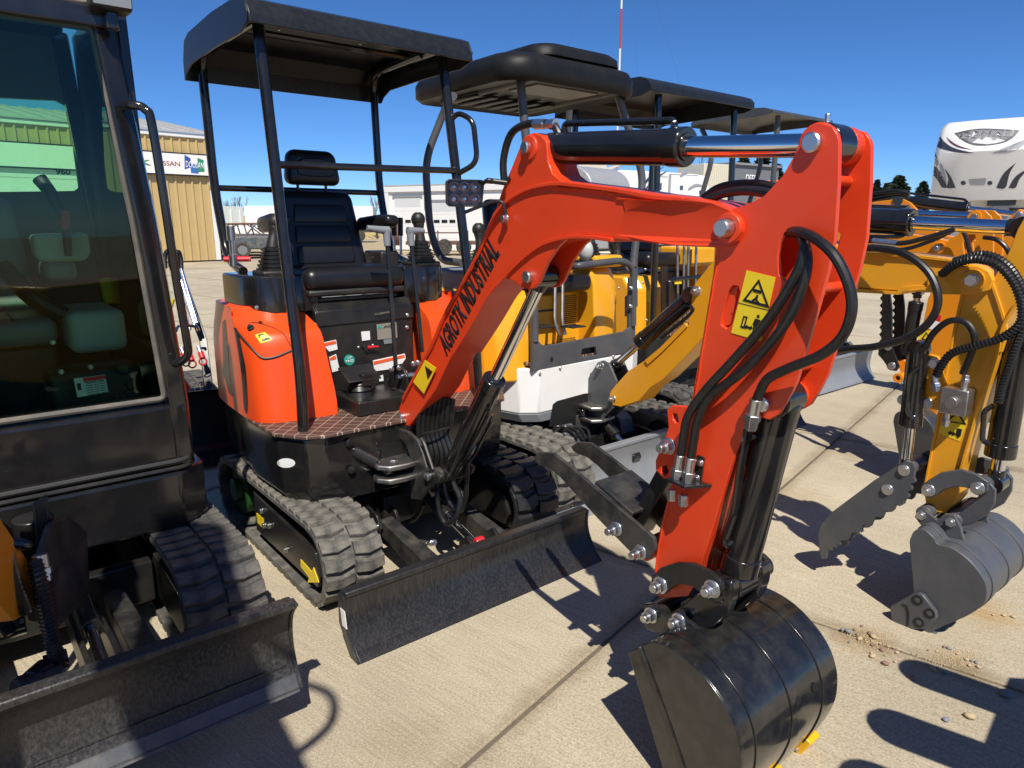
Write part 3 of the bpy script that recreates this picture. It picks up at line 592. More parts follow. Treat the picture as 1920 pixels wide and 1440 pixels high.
rear = [(-.62, 1.215), (-.80, 1.30), (-.93, 1.40)]
for s in (-.45, .39): post([(-.66, s, 1.20), (-.86, s, 1.24), (-.955, s, 1.56), (-.98, s, 2.15), (-.5, s, 2.16)], .02)
post([(-.21, -.445, 1.615), (-.21, .374, 1.63)], .014, 'crossbar'); post([(-.965, -.465, 1.56), (-.965, .39, 1.56)], .014, 'crossbar')
post([(-.255, .372, 1.845), (-.22, .39, 1.875), (-.15, .42, 1.84), (-.12, .42, 1.66), (-.20, .378, 1.62)], .012, 'grab_handle', .05)
# ------------------------------------------------------------------ boom, arm, bucket of the red excavator
def digger_boom(F, T, M, near, foot, edge_top, edge_bot, fork=None, wid=.055, fl=.068): pass
BN = -.068
top_px = [(743, 770), (750, 748), (805, 646), (830, 588), (880, 498), (905, 443), (922, 398), (940, 345)]
lug_px = [(952, 318), (972, 268), (981, 254), (994, 248), (1008, 252), (1019, 264), (1021, 285), (1022, 303), (1030, 325), (1046, 338)]
run_px = [(1075, 342), (1156, 352), (1215, 362), (1290, 370), (1335, 379), (1370, 393), (1388, 412), (1394, 434), (1387, 452), (1372, 462), (1350, 465), (1267, 461), (1200, 452), (1140, 446), (1093, 440), (1050, 443), (1007, 458), (967, 490), (940, 519), (910, 554), (883, 602), (842, 668), (813, 731), (788, 766), (764, 800), (748, 799), (742, 786)]
W1 = R.az(BN, top_px + lug_px + run_px)
boom = MB().prism('b', W1, -.057, .057).build('boom', M_RED, X, .003)
# flanges standing proud along the top and the inner curve
def flange(par, px_, b0, b1, th, m, name='flange', side=1):
    P_ = [V((a, z, 0)) for a, z in R.az(BN, px_)]; P_ = cat(P_, 3); out = []
    for i, p in enumerate(P_):
        t = (P_[min(i + 1, len(P_) - 1)] - P_[max(i - 1, 0)]).normalized(); out.append(p + V((-t.y, t.x, 0)) * th * side)
    lp_ = [(p.x, p.y) for p in P_] + [(p.x, p.y) for p in out[::-1]]
    return MB().prism('b', lp_, b0, b1).build(name, m, par, .0015)
flange(boom, [(752, 747), (805, 646), (830, 588), (880, 498), (905, 443), (925, 398)], -.0665, .0665, .011, M_RED, side=-1)
flange(boom, [(1046, 340), (1075, 343), (1156, 353), (1215, 364), (1280, 370)], -.0665, .0665, .011, M_RED, side=-1)
flange(boom, [(925, 398), (950, 372), (985, 352), (1020, 343), (1046, 341)], -.0665, -.050, .010, M_RED, side=-1)
flange(boom, [(845, 664), (883, 602), (910, 554), (940, 519), (967, 490), (1007, 458), (1050, 443), (1093, 440), (1145, 446)], -.0665, .0665, .011, M_RED, side=-1)
flange(boom, [(1150, 448), (1200, 453), (1262, 461)], -.066, .066, .011, M_RED, side=1)
# weld beads
for px_ in ([(1046, 352), (1090, 356), (1130, 360), (1154, 363)], [(1158, 372), (1213, 376), (1275, 372)]):
    q = R.az(-.06, px_); MB().tube([(a, -.0585, z + random.uniform(-.0015, .0015)) for a, z in smooth2(q, 8)], .005, 6).build('weld_bead', M_RED, boom)
# fork plates that widen towards the arm
fp = R.az(-.085, [(1154, 372), (1213, 377), (1268, 375), (1290, 373), (1335, 381), (1370, 395), (1386, 413), (1391, 434), (1384, 451), (1370, 460), (1350, 463), (1268, 459), (1213, 452), (1148, 440), (1156, 415), (1160, 395)])
for s in (-1, 1):
    def off(a): return .060 if a < 1.23 else (.060 + .028 * min(1, (a - 1.23) / .07))
    pts = []; 
    L_ = fp
    vs_ = [(a, s * off(a), z) for a, z in L_] + [(a, s * (off(a) - .012), z) for a, z in L_]; n = len(L_)
    tri = tessellate_polygon([[V((a, z, 0)) for a, z in L_]]); fs_ = [tuple(t) for t in tri] + [tuple(i + n for i in reversed(t)) for t in tri] + [(i, (i + 1) % n, n + (i + 1) % n, n + i) for i in range(n)]
    MB().add(vs_, fs_).build('fork_plate', M_RED, boom, .0)
q = R.B(1364, 428, -.09); pin(boom, (q.x, -.088, q.z), (0, -1, 0), .021, .030); MB().ring((q.x, -.06, q.z), (q.x, -.092, q.z), .034, .021).build('boss', M_RED, boom, .002)
pin(boom, (q.x, .088, q.z), (0, 1, 0), .021, .02); AP = q.copy()
q = R.B(992, 277, -.06); pin(boom, (q.x, -.068, q.z), (0, -1, 0), .018, .014); CP = q.copy()
MB().cyl((q.x, -.063, q.z), (q.x, .063, q.z), .036, n=24).build('boss', M_RED, boom, .003)
# ears at the cylinder pin: second plate edge
strip(boom, 'sticker', M_STK, [R.B(*p_, -.0675) for p_ in ((797, 675), (818, 690), (795, 738), (775, 716))], .0008)
MB().prism('b', R.az(-.0692, [(797, 686), (811, 697), (802, 712)]), -.0698, -.0690).build('sticker_print', M_INK, boom)
text(boom, 'AGROTK INDUSTRIAL', R.B(838, 670, -.0585), R.B(938, 477, -.0585), R.B(821, 635, -.0585), M_INK, 'lettering', .034, -.0012)
# foot
q = R.B(751, 783, -.068); pin(boom, (q.x, -.057, q.z), (0, -1, 0), .022, .02); FP = q.copy()
# lugs for the lift cylinder
lp2 = R.az(-.05, [(1068, 445), (1050, 462), (1030, 492), (1014, 530), (1005, 540), (993, 543), (980, 538), (966, 526), (940, 520), (967, 489), (1007, 458)])
for b0, b1 in ((-.057, -.045), (.045, .057)): MB().prism('b', lp2, b0, b1).build('cylinder_lug', M_RED, boom, .002)
q = R.B(993, 519, -.057); pin(boom, (q.x, -.057, q.z), (0, -1, 0), .019, .018); LP = q.copy()
# work lamp with bracket
def lamp():
    p = R.B(952, 410, -.06); w0 = V((p.x, -.060, p.z)); bl_ = MB()
    e = R.B(862, 398, -.17); bl_.tube(fillet([w0 + V((0, -.006, 0)), w0 + V((-.005, -.012, .05)), w0 + V((-.03, -.03, .055)), V((e.x, -.15, e.z))], .015), .006, 6); lo = bl_.build('lamp_bracket', M_BLACK, boom, .001)
    bolt(lo, w0 + V((0, -.008, 0)), (0, -1, 0), .012, .016)
    # housing faces forward-right
    c = R.B(872, 362, -.16); n = V((.93, -.36, .02)).normalized(); x = V((.36, .93, 0)).normalized(); z = n.cross(x) * -1
    if z.z < 0: z = -z
    hw, hh = .058, .040; MBh = MB()
    def rg(d, s, sh=0): return [c + n * d + x * (hw * s * u_) + z * (hh * s * v_) for u_, v_ in ((-1.0, -.8), (-.86, -1), (.80, -1), (.94, -.86), (1.06, .8), (.95, 1), (-.85, 1), (-1, .86))]
    MBh.loft([rg(-.05, .8), rg(-.03, .97), rg(.0, 1.04), rg(.0, .92), rg(-.008, .9)]); h = MBh.build('lamp_housing', M_PLASTIC, boom, .002)
    for i in range(3):
        for j in range(2):
            o = c + x * ((i - 1) * .034) + z * ((j - .5) * .036); MB().ring(o - n * .012, o - n * .002, .0165, .013, 18).build('reflector_ring', mat('reflector', (.25, .12, .10), .3, metal=.7), h); MB().lathe(o - n * .012, o + n * .003, [(0, .012), (.4, .012), (.6, .007), (1, .003)], 14).build('lamp_lens', M_CHROME, h)
    gl = MB(); gl.loft([rg(.0005, .93), rg(.003, .93)]); gl.build('lamp_glass', M_LAMPGLASS, h)
    hose(boom, [c + x * .06 + z * .03, R.B(915, 338, -.12), R.B(940, 340, -.075), R.B(957, 333, -.058)], .006)
    MB().cyl(R.B(912, 338, -.12), R.B(950, 343, -.07), .0085, n=12).build('cable_plug', M_HOSE, boom)
M_LAMPGLASS = bpy.data.materials.new('lamp_glass'); M_LAMPGLASS.use_nodes = True
_p = M_LAMPGLASS.node_tree.nodes['Principled BSDF']; _p.inputs['Transmission Weight'].default_value = 1; _p.inputs['Roughness'].default_value = .05; _p.inputs['IOR'].default_value = 1.3
lamp()
weld(boom, [R.B(x, y, -.061) for x, y in ((760, 742), (811, 648), (836, 590), (886, 500), (911, 445), (928, 402), (955, 372), (990, 354), (1046, 346))], .0045)
# swing post
zz = FP.z
for b0, b1 in ((-.085, -.068), (.068, .085)):
    sw = R.az(-.085, [(722, 808), (745, 803), (765, 810), (782, 826), (792, 850), (799, 876), (815, 884), (826, 893), (822, 905), (806, 912), (786, 938), (768, 936), (776, 905), (772, 866), (760, 834), (745, 818), (724, 820)])
    MB().prism('b', sw, b0, b1).build('swing_bracket_plate', M_WORN, X, .004)
MB().prism('b', R.az(-.07, [(735, 822), (752, 822), (770, 880), (770, 930), (748, 930), (738, 880)]), -.066, .066).build('swing_post', M_WORN, X, .006)
for q in ((738, 868), (738, 892)):
    c = R.A(*q, .055); lp_ = [(.0, c.y - .03), (.02, c.y - .075), (.07, c.y - .085), (.115, c.y - .05), (.125, c.y + .02), (.12, c.y + .08), (.0, c.y + .08)]
    MB().prism('z', lp_, c.z - .011, c.z + .011).build('swing_ear', M_STEEL, X, .006)
q0 = R.A(688, 858, .005); q1 = R.A(728, 880, .05); hydraulic(X, q0 - (q1 - q0) * .6, q1, .026, .016, .62, M_BLACK, 'swing_cylinder', .016, (0, 0, 1))
bolt(X, R.A(738, 866, .055), (0, 0, 1), .018, .012)
q = R.B(804, 893, -.085); pin(X, (q.x, -.085, q.z), (0, -1, 0), .017, .014); BPn = V((q.x + .045, 0, q.z - .004))
MB().cyl((q.x + .01, -.085, q.z), (q.x + .01, .085, q.z), .032, n=20).build('pin_boss', M_WORN, X, .004)
# lift cylinder
lc = hydraulic(X, (q.x + .03, 0, q.z + .01), (LP.x, 0, LP.z), .040, .022, .53, None, 'lift_cylinder', .04)
d = (V((LP.x, 0, LP.z)) - V((q.x, 0, q.z))).normalized(); s0 = V((q.x + .03, 0, q.z + .01)); nrm = V((d.z, 0, -d.x))
for k, bb in ((0, -.012), (1, .02)):
    MB().tube([s0 + d * .10 + nrm * .045 + V((0, bb, 0)), s0 + d * .16 + nrm * .052 + V((0, bb, 0)), s0 + d * (.40 - .05 * k) + nrm * .052 + V((0, bb, 0)), s0 + d * (.42 - .05 * k) + nrm * .035 + V((0, bb, 0))], .008, 8).build('feed_pipe', M_GLOSS, lc)
hose(X, [R.B(848, 868, -.0), R.B(850, 905, .0), R.B(862, 935, -.0), R.B(855, 970, -.02), R.B(838, 982, -.03), R.B(824, 960, -.04), R.B(820, 925, -.04), R.B(822, 910, -.02)], .010)
hose(X, [R.B(877, 862, .04), R.B(875, 905, .05), R.B(872, 940, .05), R.B(862, 958, .05), R.B(845, 945, .03), R.B(835, 925, .02), R.B(832, 905, .02)], .010)
fitting(X, R.B(858, 848, 0), R.B(848, 872, 0) - R.B(858, 848, 0), .012, .06); fitting(X, R.B(888, 838, .04), R.B(877, 864, .04) - R.B(888, 838, .04), .012, .06)
# hose bundle from the boom foot into the frame
for i in range(8):
    x = 785 + i * 8.5; bb = -.045 + i * .013
    hose(X, [R.B(x + 12 - i, 735 + i * 2, bb), R.B(x + 2, 780, bb), R.B(x, 815, bb), R.B(x + 6 + i, 855, bb), R.B(x - 6 + i * 2, 895, bb * .8)], .0105)
MB().tube(cat([R.B(788, 818, -.06), R.B(800, 812, -.055), R.B(820, 808, -.02), R.B(838, 803, .02), R.B(845, 800, .05)], 5), .005, 6).build('hose_tie', M_HOSE, X)
MB().tube(fillet([R.B(790, 822, -.09), R.B(796, 832, -.09), R.B(812, 880, -.09)], .02), .007, 8).build('guard_rod', M_WORN, X)
# arm cylinder on top of the boom
E1 = R.B(1528, 268, -.07); ac = hydraulic(X, (CP.x + .02, 0, CP.z), (E1.x, 0, E1.z), .045, .025, .575, None, 'arm_cylinder', .045)
zt = CP.z
pp = [R.B(946, 345, .0), R.B(944, 300, .0), R.B(958, 252, -.0), R.B(988, 233, -.0), R.B(1030, 232, -.0), R.B(1042, 240, 0), R.B(1052, 262, 0)]
MB().tube(cat(pp, 6), .012, 10).build('feed_hose', M_HOSE, ac)
for a_, b_ in ((1003, 1022), (1022, 1032), (1032, 1042)): MB().cyl(R.B(a_, 233, 0), R.B(b_, 232.5, 0), .0155 if a_ != 1022 else .013, n=8).build('hose_fitting', M_ZINC, ac)
MB().tube(fillet([R.B(1062, 262, .0), R.B(1056, 232, .0), R.B(1260, 226, .0), R.B(1265, 232, 0), R.B(1262, 252, .0)], .03), .0095, 10).build('feed_pipe', M_GLOSS, ac)
# arm: two shaped plates, box lower down
A_NEAR = -.060
arm_px = [(1350, 412), (1365, 395), (1400, 384), (1433, 367), (1467, 330), (1490, 290), (1500, 262), (1513, 240), (1537, 230), (1560, 237), (1570, 252), (1573, 267), (1572, 340), (1565, 447), (1553, 507), (1533, 580), (1510, 660), (1493, 717), (1480, 743), (1460, 777), (1443, 787), (1428, 782), (1415, 772), (1402, 792), (1393, 820), (1373, 867), (1333, 1000), (1302, 1098), (1290, 1118), (1240, 1122), (1224, 1110), (1225, 1087), (1237, 993), (1293, 770), (1315, 647), (1337, 513), (1343, 463)]
hole_px = [(1462, 452), (1470, 436), (1490, 426), (1505, 430), (1515, 440), (1508, 470), (1492, 520), (1475, 530), (1460, 515), (1458, 480)]
slot_px = [(1366, 545), (1374, 535), (1384, 537), (1387, 547), (1372, 608), (1362, 617), (1352, 610), (1352, 600)]
outer = R.az(-.075, arm_px); hole = R.az(-.075, hole_px); slot = R.az(-.075, slot_px)
np_ = MB().prism('b', [outer, hole, slot], -.075, -.062).build('arm', M_RED, X, .0015)
MB().prism('b', [outer, hole], .062, .075).build('arm_plate', M_RED, np_, .0015)
# slot rim and inner web
MB().prism('b', R.az(-.064, [(1366, 545), (1384, 537), (1372, 608), (1352, 612)]), -.066, -.062).build('slot_floor', M_RED, np_)
web = R.az(-.06, [(1356, 470), (1346, 520), (1322, 655), (1300, 775), (1243, 995), (1232, 1100), (1244, 1100), (1258, 1000), (1318, 780), (1336, 660), (1358, 530), (1368, 480)])
MB().prism('b', web, -.0625, .0625).build('spine_plate', M_RED, np_, .001)
MB().prism('b', R.az(-.06, [(1405, 800), (1390, 830), (1368, 880), (1330, 1000), (1300, 1090), (1290, 1088), (1318, 1000), (1356, 880), (1378, 830), (1392, 800)]), -.0625, .0625).build('front_plate', M_RED, np_, .001)
MB().prism('b', R.az(-.06, [(1360, 470), (1400, 410), (1440, 385), (1470, 345), (1480, 350), (1452, 395), (1410, 425), (1372, 475)]), -.0625, .0625).build('spine_plate', M_RED, np_, .001)
for q in ((1590, 337), (1545, 540), (1490, 690)):
    c = R.B(*q, 0); MB().cyl((c.x - .03 if q[0] > 1580 else c.x, -.064, c.z), (c.x - .03 if q[0] > 1580 else c.x, .064, c.z), .011, n=14).build('spacer_rod', M_RED, np_)
pin(np_, (E1.x, -.075, E1.z), (0, -1, 0), .020, .016); MB().cyl((E1.x, .028, E1.z), (E1.x, .064, E1.z), .04, n=24).build('boss', M_RED, np_, .004); MB().cyl((E1.x, -.064, E1.z), (E1.x, -.05, E1.z), .04, n=24).build('boss', M_RED, np_, .003)
MB().cyl((E1.x, -.046, E1.z), (E1.x, .024, E1.z), .042, n=24).build('cylinder_eye', M_GLOSS, np_, .004)
bolt(np_, (E1.x - .005, -.02, E1.z + .04), (0, 0, 1), .006, .02)
BC = R.B(1433, 757, -.075); pin(np_, (BC.x, -.075, BC.z), (0, -1, 0), .017, .014); MB().cyl((BC.x, .03, BC.z), (BC.x, .064, BC.z), .032, n=24).build('boss', M_RED, np_, .003)
# caution sticker
SN = -.0757
strip(np_, 'caution_sticker', M_STK, [R.B(*q, SN) for q in ((1400, 507), (1454, 520), (1427, 640), (1371, 624))], .0007)
def ink(pts, par=np_, b=SN - .0012): 
    return MB().prism('b', R.az(b, pts), b - .0004, b + .0004).build('sticker_print', M_INK, par)
def inkring(outer_, inner_): 
    return MB().prism('b', [R.az(SN - .0012, outer_), R.az(SN - .0012, inner_)], SN - .0016, SN - .0008).build('sticker_print', M_INK, np_)
inkring([(1423, 523), (1443, 578), (1392, 564)], [(1422, 531), (1437, 571), (1399, 561)])
ink([(1413, 541), (1428, 545), (1427, 551), (1412, 547)]); ink([(1419, 552), (1422, 554), (1420, 562), (1426, 570), (1423, 570), (1416, 563), (1410, 565), (1410, 562), (1416, 558)])
ink([(1380, 566), (1442, 581), (1442, 582), (1380, 567)])
inkring([(1394, 592), (1402, 594), (1396, 616), (1388, 614)], [(1396, 595), (1399, 596), (1394, 612), (1391, 611)])
ink([(1396, 613), (1401, 608), (1401, 611), (1408, 613), (1409, 610), (1411, 616), (1405, 619), (1406, 617), (1400, 615), (1399, 618)])
ink([(1416, 597), (1426, 600), (1425, 613), (1423, 612), (1421, 624), (1418, 624), (1418, 612), (1416, 623), (1411, 622), (1413, 609), (1411, 608)]); ink([(1420, 590), (1424, 591), (1424, 596), (1419, 595)])
weld(np_, [R.B(x, y, -.0755) for x, y in ((1347, 470), (1341, 515), (1319, 648), (1297, 770), (1241, 993), (1229, 1088))], .003)
# arm hoses
def H(pts, r=.0108): return hose(np_, [R.B(x, y, b_) for x, y, b_ in pts], r)
H([(1320, 372, .03), (1350, 352, .03), (1400, 345, .02), (1450, 352, 0), (1480, 380, -.02), (1490, 430, -.05), (1503, 445, -.08), (1508, 470, -.095), (1490, 520, -.105), (1440, 600, -.112), (1380, 670, -.115), (1320, 735, -.115), (1290, 780, -.113), (1282, 820, -.11), (1276, 855, -.105)])
H([(1320, 378, -.01), (1360, 362, -.01), (1410, 358, -.02), (1460, 372, -.04), (1490, 420, -.06), (1512, 470, -.088), (1507, 530, -.10), (1470, 610, -.108), (1400, 690, -.112), (1330, 745, -.112), (1308, 790, -.11), (1302, 820, -.108), (1296, 860, -.105)])
H([(1478, 435, -.06), (1500, 435, -.09), (1530, 448, -.11), (1565, 480, -.12), (1590, 530, -.12), (1597, 580, -.12), (1580, 630, -.12), (1540, 665, -.115), (1480, 690, -.11), (1440, 710, -.105), (1425, 735, -.10), (1418, 752, -.095)])
# hose manifold plate with fittings
mp0 = R.B(1285, 905, -.11)
MB().prism('b', R.az(-.0765, [(1308, 852), (1322, 858), (1316, 902), (1300, 905)]), -.080, -.0755).build('manifold_plate', M_BLACK, np_, .001)
MB().prism('z', [(mp0.x - .045, -.13), (mp0.x + .02, -.14), (mp0.x + .055, -.078), (mp0.x - .03, -.078)], mp0.z - .004, mp0.z + .004).build('manifold_plate', M_BLACK, np_, .001)
for q in ((1314, 868), (1307, 896)): bolt(np_, R.B(*q, -.08), (0, -1, 0), .007, .008)
for x0, y0, x1, y1 in ((1276, 853, 1264, 915), (1296, 858, 1285, 925)):
    fitting(np_, R.B(x0, y0, -.106), R.B(x1, y1, -.11) - R.B(x0, y0, -.106), .0125, .075)
    b = MB(); p0 = R.B(x1 - 3, y1 + 2, -.11); b.cyl(p0, p0 + V((0, 0, -.03)), .0125, n=6); b.build('hose_fitting', M_ZINC, np_, .001)
fitting(np_, R.B(1418, 748, -.095), R.B(1408, 800, -.09) - R.B(1418, 748, -.095), .014, .075)
# bucket cylinder
Bq = R.B(1378, 1092, .0); bc = hydraulic(X, (BC.x, 0, BC.z), (1.545, 0, .515), .045, .024, .93, None, 'bucket_cylinder', .04)
MB().tube(fillet([R.B(1402, 805, -.07), R.B(1388, 880, -.06), R.B(1378, 960, -.055), R.B(1360, 1010, -.05), R.B(1362, 1024, -.05), R.B(1376, 1016, -.035)], .02), .010, 10).build('feed_pipe', M_GLOSS, bc)
MB().tube([R.B(1405, 822, -.07), R.B(1425, 815, -.03)], .006, 8).build('pipe_clip', M_GLOSS, bc)
# linkage
HP = R.B(1238, 1097, -.105); KP = R.B(1335, 1104, -.105)
q0 = (HP.x, HP.z); q1 = (KP.x, KP.z)
def link(bs, P_, inner, par=X, m=M_BLACK, name='link_plate'):
    lp_ = R.az(-.10, P_); return [MB().prism('b', lp_, *bb).build(name, m, par, .002) for bb in bs]
LKP = [(1221, 1098), (1224, 1080), (1240, 1064), (1270, 1054), (1300, 1056), (1330, 1070), (1352, 1088), (1358, 1104), (1348, 1120), (1332, 1124), (1316, 1112), (1300, 1098), (1275, 1094), (1258, 1104), (1248, 1114), (1232, 1114)]
lk = link(((-.104, -.090), (.090, .104)), LKP, None)
for P_, L in ((HP, 1), (KP, 1)): bolt(lk[0], (P_.x, -.104, P_.z), (0, -1, 0), .019, .020, .014)
kc = V((1.545, 0, .515)); MB().cyl((kc.x, -.092, kc.z), (kc.x, .13, kc.z), .030, n=24).cyl((kc.x, -.04, kc.z), (kc.x, .04, kc.z), .042, n=24).build('link_tube', M_GLOSS, lk[0], .004)
pin(lk[0], (HP.x, .104, HP.z), (0, 1, 0), .015, .02)
# H link down to the bucket
E2 = R.B(1223, 1152, -.10); E3 = R.B(1275, 1163, -.10)
MB().prism('b', smooth2([(KP.x + .04, KP.z + .03), (KP.x + .035, KP.z - .06), (KP.x - .02, KP.z - .13), (E3.x + .01, E3.z - .035), (E3.x - .02, E3.z + .01), (KP.x - .035, KP.z - .02)], 3, True), -.088, -.055).build('bucket_link', M_GLOSS, X, .006)
MB().prism('b', smooth2([(KP.x + .04, KP.z + .03), (KP.x + .035, KP.z - .06), (KP.x - .02, KP.z - .13), (E3.x + .01, E3.z - .035), (E3.x - .02, E3.z + .01), (KP.x - .035, KP.z - .02)], 3, True), .04, .088).build('bucket_link', M_GLOSS, X, .006)
# bucket
def bucket(T, F, m, b0, b1, prof, mouth_lip, tooth_m, ears, th=.011, teeth=3, ribs=(.12, .42, .78), holes=None, wear=None, sides=True, name='bucket', cutter=False, tooth=(.09, .028), extra=()):
    P_ = smooth2(prof, 5); n = len(P_); c = V((sum(p[0] for p in P_) / n, sum(p[1] for p in P_) / n, 0)); inn = []
    for i, p in enumerate(P_):
        t = V((P_[min(i + 1, n - 1)][0] - P_[max(i - 1, 0)][0], P_[min(i + 1, n - 1)][1] - P_[max(i - 1, 0)][1], 0)).normalized(); nn = V((-t.y, t.x, 0))
        if nn.dot(c - V((*p, 0))) < 0: nn = -nn
        inn.append((p[0] + nn.x * th, p[1] + nn.y * th))
    sh = MB().prism('b', P_ + inn[::-1], b0 + .001, b1 - .001).build(name, m, T, .0015)
    for bb in ((b0 - .004, b0 + .008), (b1 - .008, b1 + .004)): MB().prism('b', [(p[0] * .995 + c.x * .005, p[1] * .995 + c.y * .005) for p in P_] + list(extra), *bb).build('side_plate', m, sh, .002)
    for f in ribs:
        bb = b0 + (b1 - b0) * f; rib = []
        q = [(p[0] * 1.0 - inn[i][0], p[1] - inn[i][1]) for i, p in enumerate(P_)]
        k0, k1 = int(n * .08), int(n * .92)
        loop_ = [P_[i] for i in range(k0, k1)] + [(P_[i][0] + q[i][0] * .28, P_[i][1] + q[i][1] * .28) for i in range(k1 - 1, k0 - 1, -1)]
        MB().prism('b', loop_, bb - .018, bb + .018).build('wear_strip', m, sh, .001)
    lx, lz = P_[-1]; d = V((P_[-1][0] - P_[-4][0], 0, P_[-1][1] - P_[-4][1])).normalized(); nz_ = V((-d.z, 0, d.x))
    for i in range(teeth):
        bb = b0 + .03 + (b1 - b0 - .06) * i / (teeth - 1); L, w_ = tooth
        o = V((lx, bb, lz)); r0 = [o - d * .05 + V((0, -w_, 0)) - nz_ * .016, o - d * .05 + V((0, w_, 0)) - nz_ * .016, o - d * .05 + V((0, w_, 0)) + nz_ * .016, o - d * .05 + V((0, -w_, 0)) + nz_ * .016]
        r1 = [o + d * L * .3 + V((0, -w_, 0)) - nz_ * .014, o + d * L * .3 + V((0, w_, 0)) - nz_ * .014, o + d * L * .3 + V((0, w_, 0)) + nz_ * .014, o + d * L * .3 + V((0, -w_, 0)) + nz_ * .014]
        r2 = [o + d * L + V((0, -w_ * .7, 0)) - nz_ * .003, o + d * L + V((0, w_ * .7, 0)) - nz_ * .003, o + d * L + V((0, w_ * .7, 0)) + nz_ * .003, o + d * L + V((0, -w_ * .7, 0)) + nz_ * .003]
        MB().loft([r0, r1, r2]).build('tooth', tooth_m, sh, .003); 
        pin(sh, o + d * .0 + V((0, -w_, 0)), (0, -1, 0), .006, .006)
    for e in ears: MB().prism('b', e[0], e[1], e[2]).build('ear', m, sh, .003)
    return sh, P_
bprof = [(1.405, .335), (1.47, .392), (1.545, .40), (1.62, .378), (1.69, .325), (1.725, .26), (1.733, .19), (1.722, .13), (1.70, .07), (1.672, .01)]
M_BKT = mat('bucket_gloss_black', (.012, .012, .0125), .17, var=.4, coat=.4, dust=.12, dustcol=(.20, .19, .16), dscale=22, bump=.10, bscale=45)
ear = [(E2.x - .028, E2.z + .02), (E2.x, E2.z + .034), (E2.x + .05, E2.z + .02), (E3.x, E3.z + .03), (E3.x + .028, E3.z + .012), (E3.x + .10, .395), (E3.x + .04, .375), (1.41, .33), (E2.x - .015, E2.z - .05)]
bk_, bP = bucket(X, R, M_BKT, -.22, .215, bprof, None, M_YELT if 'M_YELT' in globals() else flat('yellow_tooth', (.80, .42, .01), .35), [(ear, -.105, -.090), (ear, .090, .105)], ribs=(.16, .52, .86), tooth=(.10, .026), extra=[(1.615, .0), (1.55, .015), (1.519, .06), (1.391, .317)])
for P_ in (E2, E3): bolt(bk_, (P_.x, -.105, P_.z), (0, -1, 0), .018, .02, .013); MB().cyl((P_.x, -.09, P_.z), (P_.x, .09, P_.z), .024, n=18).build('pin_tube', M_BLACK, bk_)
# weld seam and drain holes on the bucket
MB().tube([(a, -.2255, z) for a, z in smooth2([(1.425, .352), (1.438, .346), (1.513, .226), (1.583, .104), (1.612, .04)], 12)], .0045, 6).build('weld_bead', M_BKT, bk_)
for bb in (.02, .10):
    i = int(len(bP) * .56); p = V((bP[i][0], bb, bP[i][1])); t = V((bP[i + 1][0] - bP[i - 1][0], 0, bP[i + 1][1] - bP[i - 1][1])).normalized(); nn = V((-t.z, 0, t.x)); nn = nn if nn.x > 0 else -nn
    MB().cyl(p - nn * .002, p + nn * .0035, .011, n=18).build('drain_hole', M_INK, bk_)
# thumb
def thumb(T, root, pts_near, bs, m, bolts, cross=None):
    out = []
    for k, bb in enumerate(bs): out.append(MB().prism('b', pts_near, *bb).build('thumb_plate', m, T, .003))
    return out
tp = [(1005, 866), (1000, 857), (1012, 848), (1036, 850), (1060, 868), (1225, 1008), (1230, 1030), (1218, 1048), (1196, 1050), (1120, 972), (1050, 895), (1030, 878), (1015, 872)]
TN = R.az(-.095, tp)
th_o = MB().prism('b', TN, -.095, -.083).build('thumb', M_WORN, X, .002)
MB().prism('b', TN, .068, .080).build('thumb_plate', M_WORN, th_o, .002)
q0 = R.B(1115, 905, -.085); q1 = R.B(1185, 965, -.085); d_ = (q1 - q0).normalized(); nn = V((-d_.z, 0, d_.x))
MB().loft([[q + nn * s_ + V((0, bb, 0)) for bb, s_ in ((0, -.006), (.155, -.006), (.155, .006), (0, .006))] for q in (q0, q1)]).build('thumb_cross_plate', M_WORN, th_o, .002)
T1 = R.B(1156, 991, -.095); T2 = R.B(1201, 1035, -.095)
for t_ in (T1, T2): bolt(th_o, t_, (0, -1, 0), .017, .02, .02)
MB().cyl((T2.x, -.083, T2.z), (T2.x, .068, T2.z), .03, n=20).build('thumb_pivot', M_RED, np_, .003); MB().cyl((T1.x, -.083, T1.z), (T1.x, .068, T1.z), .022, n=20).build('thumb_tube', mat('rusty_black', (.05, .025, .012), .7, var=.6, dust=.5, dustcol=(.25, .10, .02)), th_o)
# strut from the thumb to the bracket on the arm
S1_ = R.B(1252, 838, -.06); stp = [(T1.x - .02, T1.z), (T1.x + .02, T1.z - .02), (S1_.x + .045, S1_.z - .02), (S1_.x + .02, S1_.z + .03)]
MB().loft([[(T1.x - .02, -.04, T1.z - .03), (T1.x + .03, -.04, T1.z - .03), (T1.x + .03, .03, T1.z - .03), (T1.x - .02, .03, T1.z - .03)], [(S1_.x + .0, -.04, S1_.z + .02), (S1_.x + .05, -.04, S1_.z + .01), (S1_.x + .05, .03, S1_.z + .01), (S1_.x + .0, .03, S1_.z + .02)]]).build('thumb_strut', M_BLACK, X, .003)
brk = R.az(-.06, [(1300, 762), (1262, 760), (1253, 768), (1256, 800), (1246, 830), (1232, 862), (1232, 880), (1246, 896), (1262, 902), (1290, 790)])
bh1 = R.az(-.06, [(1264, 774), (1272, 776), (1275, 790), (1270, 793), (1264, 785)]); bh2 = R.az(-.06, [(1243, 872), (1252, 872), (1256, 884), (1250, 892), (1243, 884)])
for bb in ((-.066, -.050), (.050, .066)): MB().prism('b', [brk, bh1, bh2], *bb).build('thumb_bracket', M_RED, np_, .002)
bolt(np_, R.B(1254, 836, -.066), (0, -1, 0), .018, .022, .018)
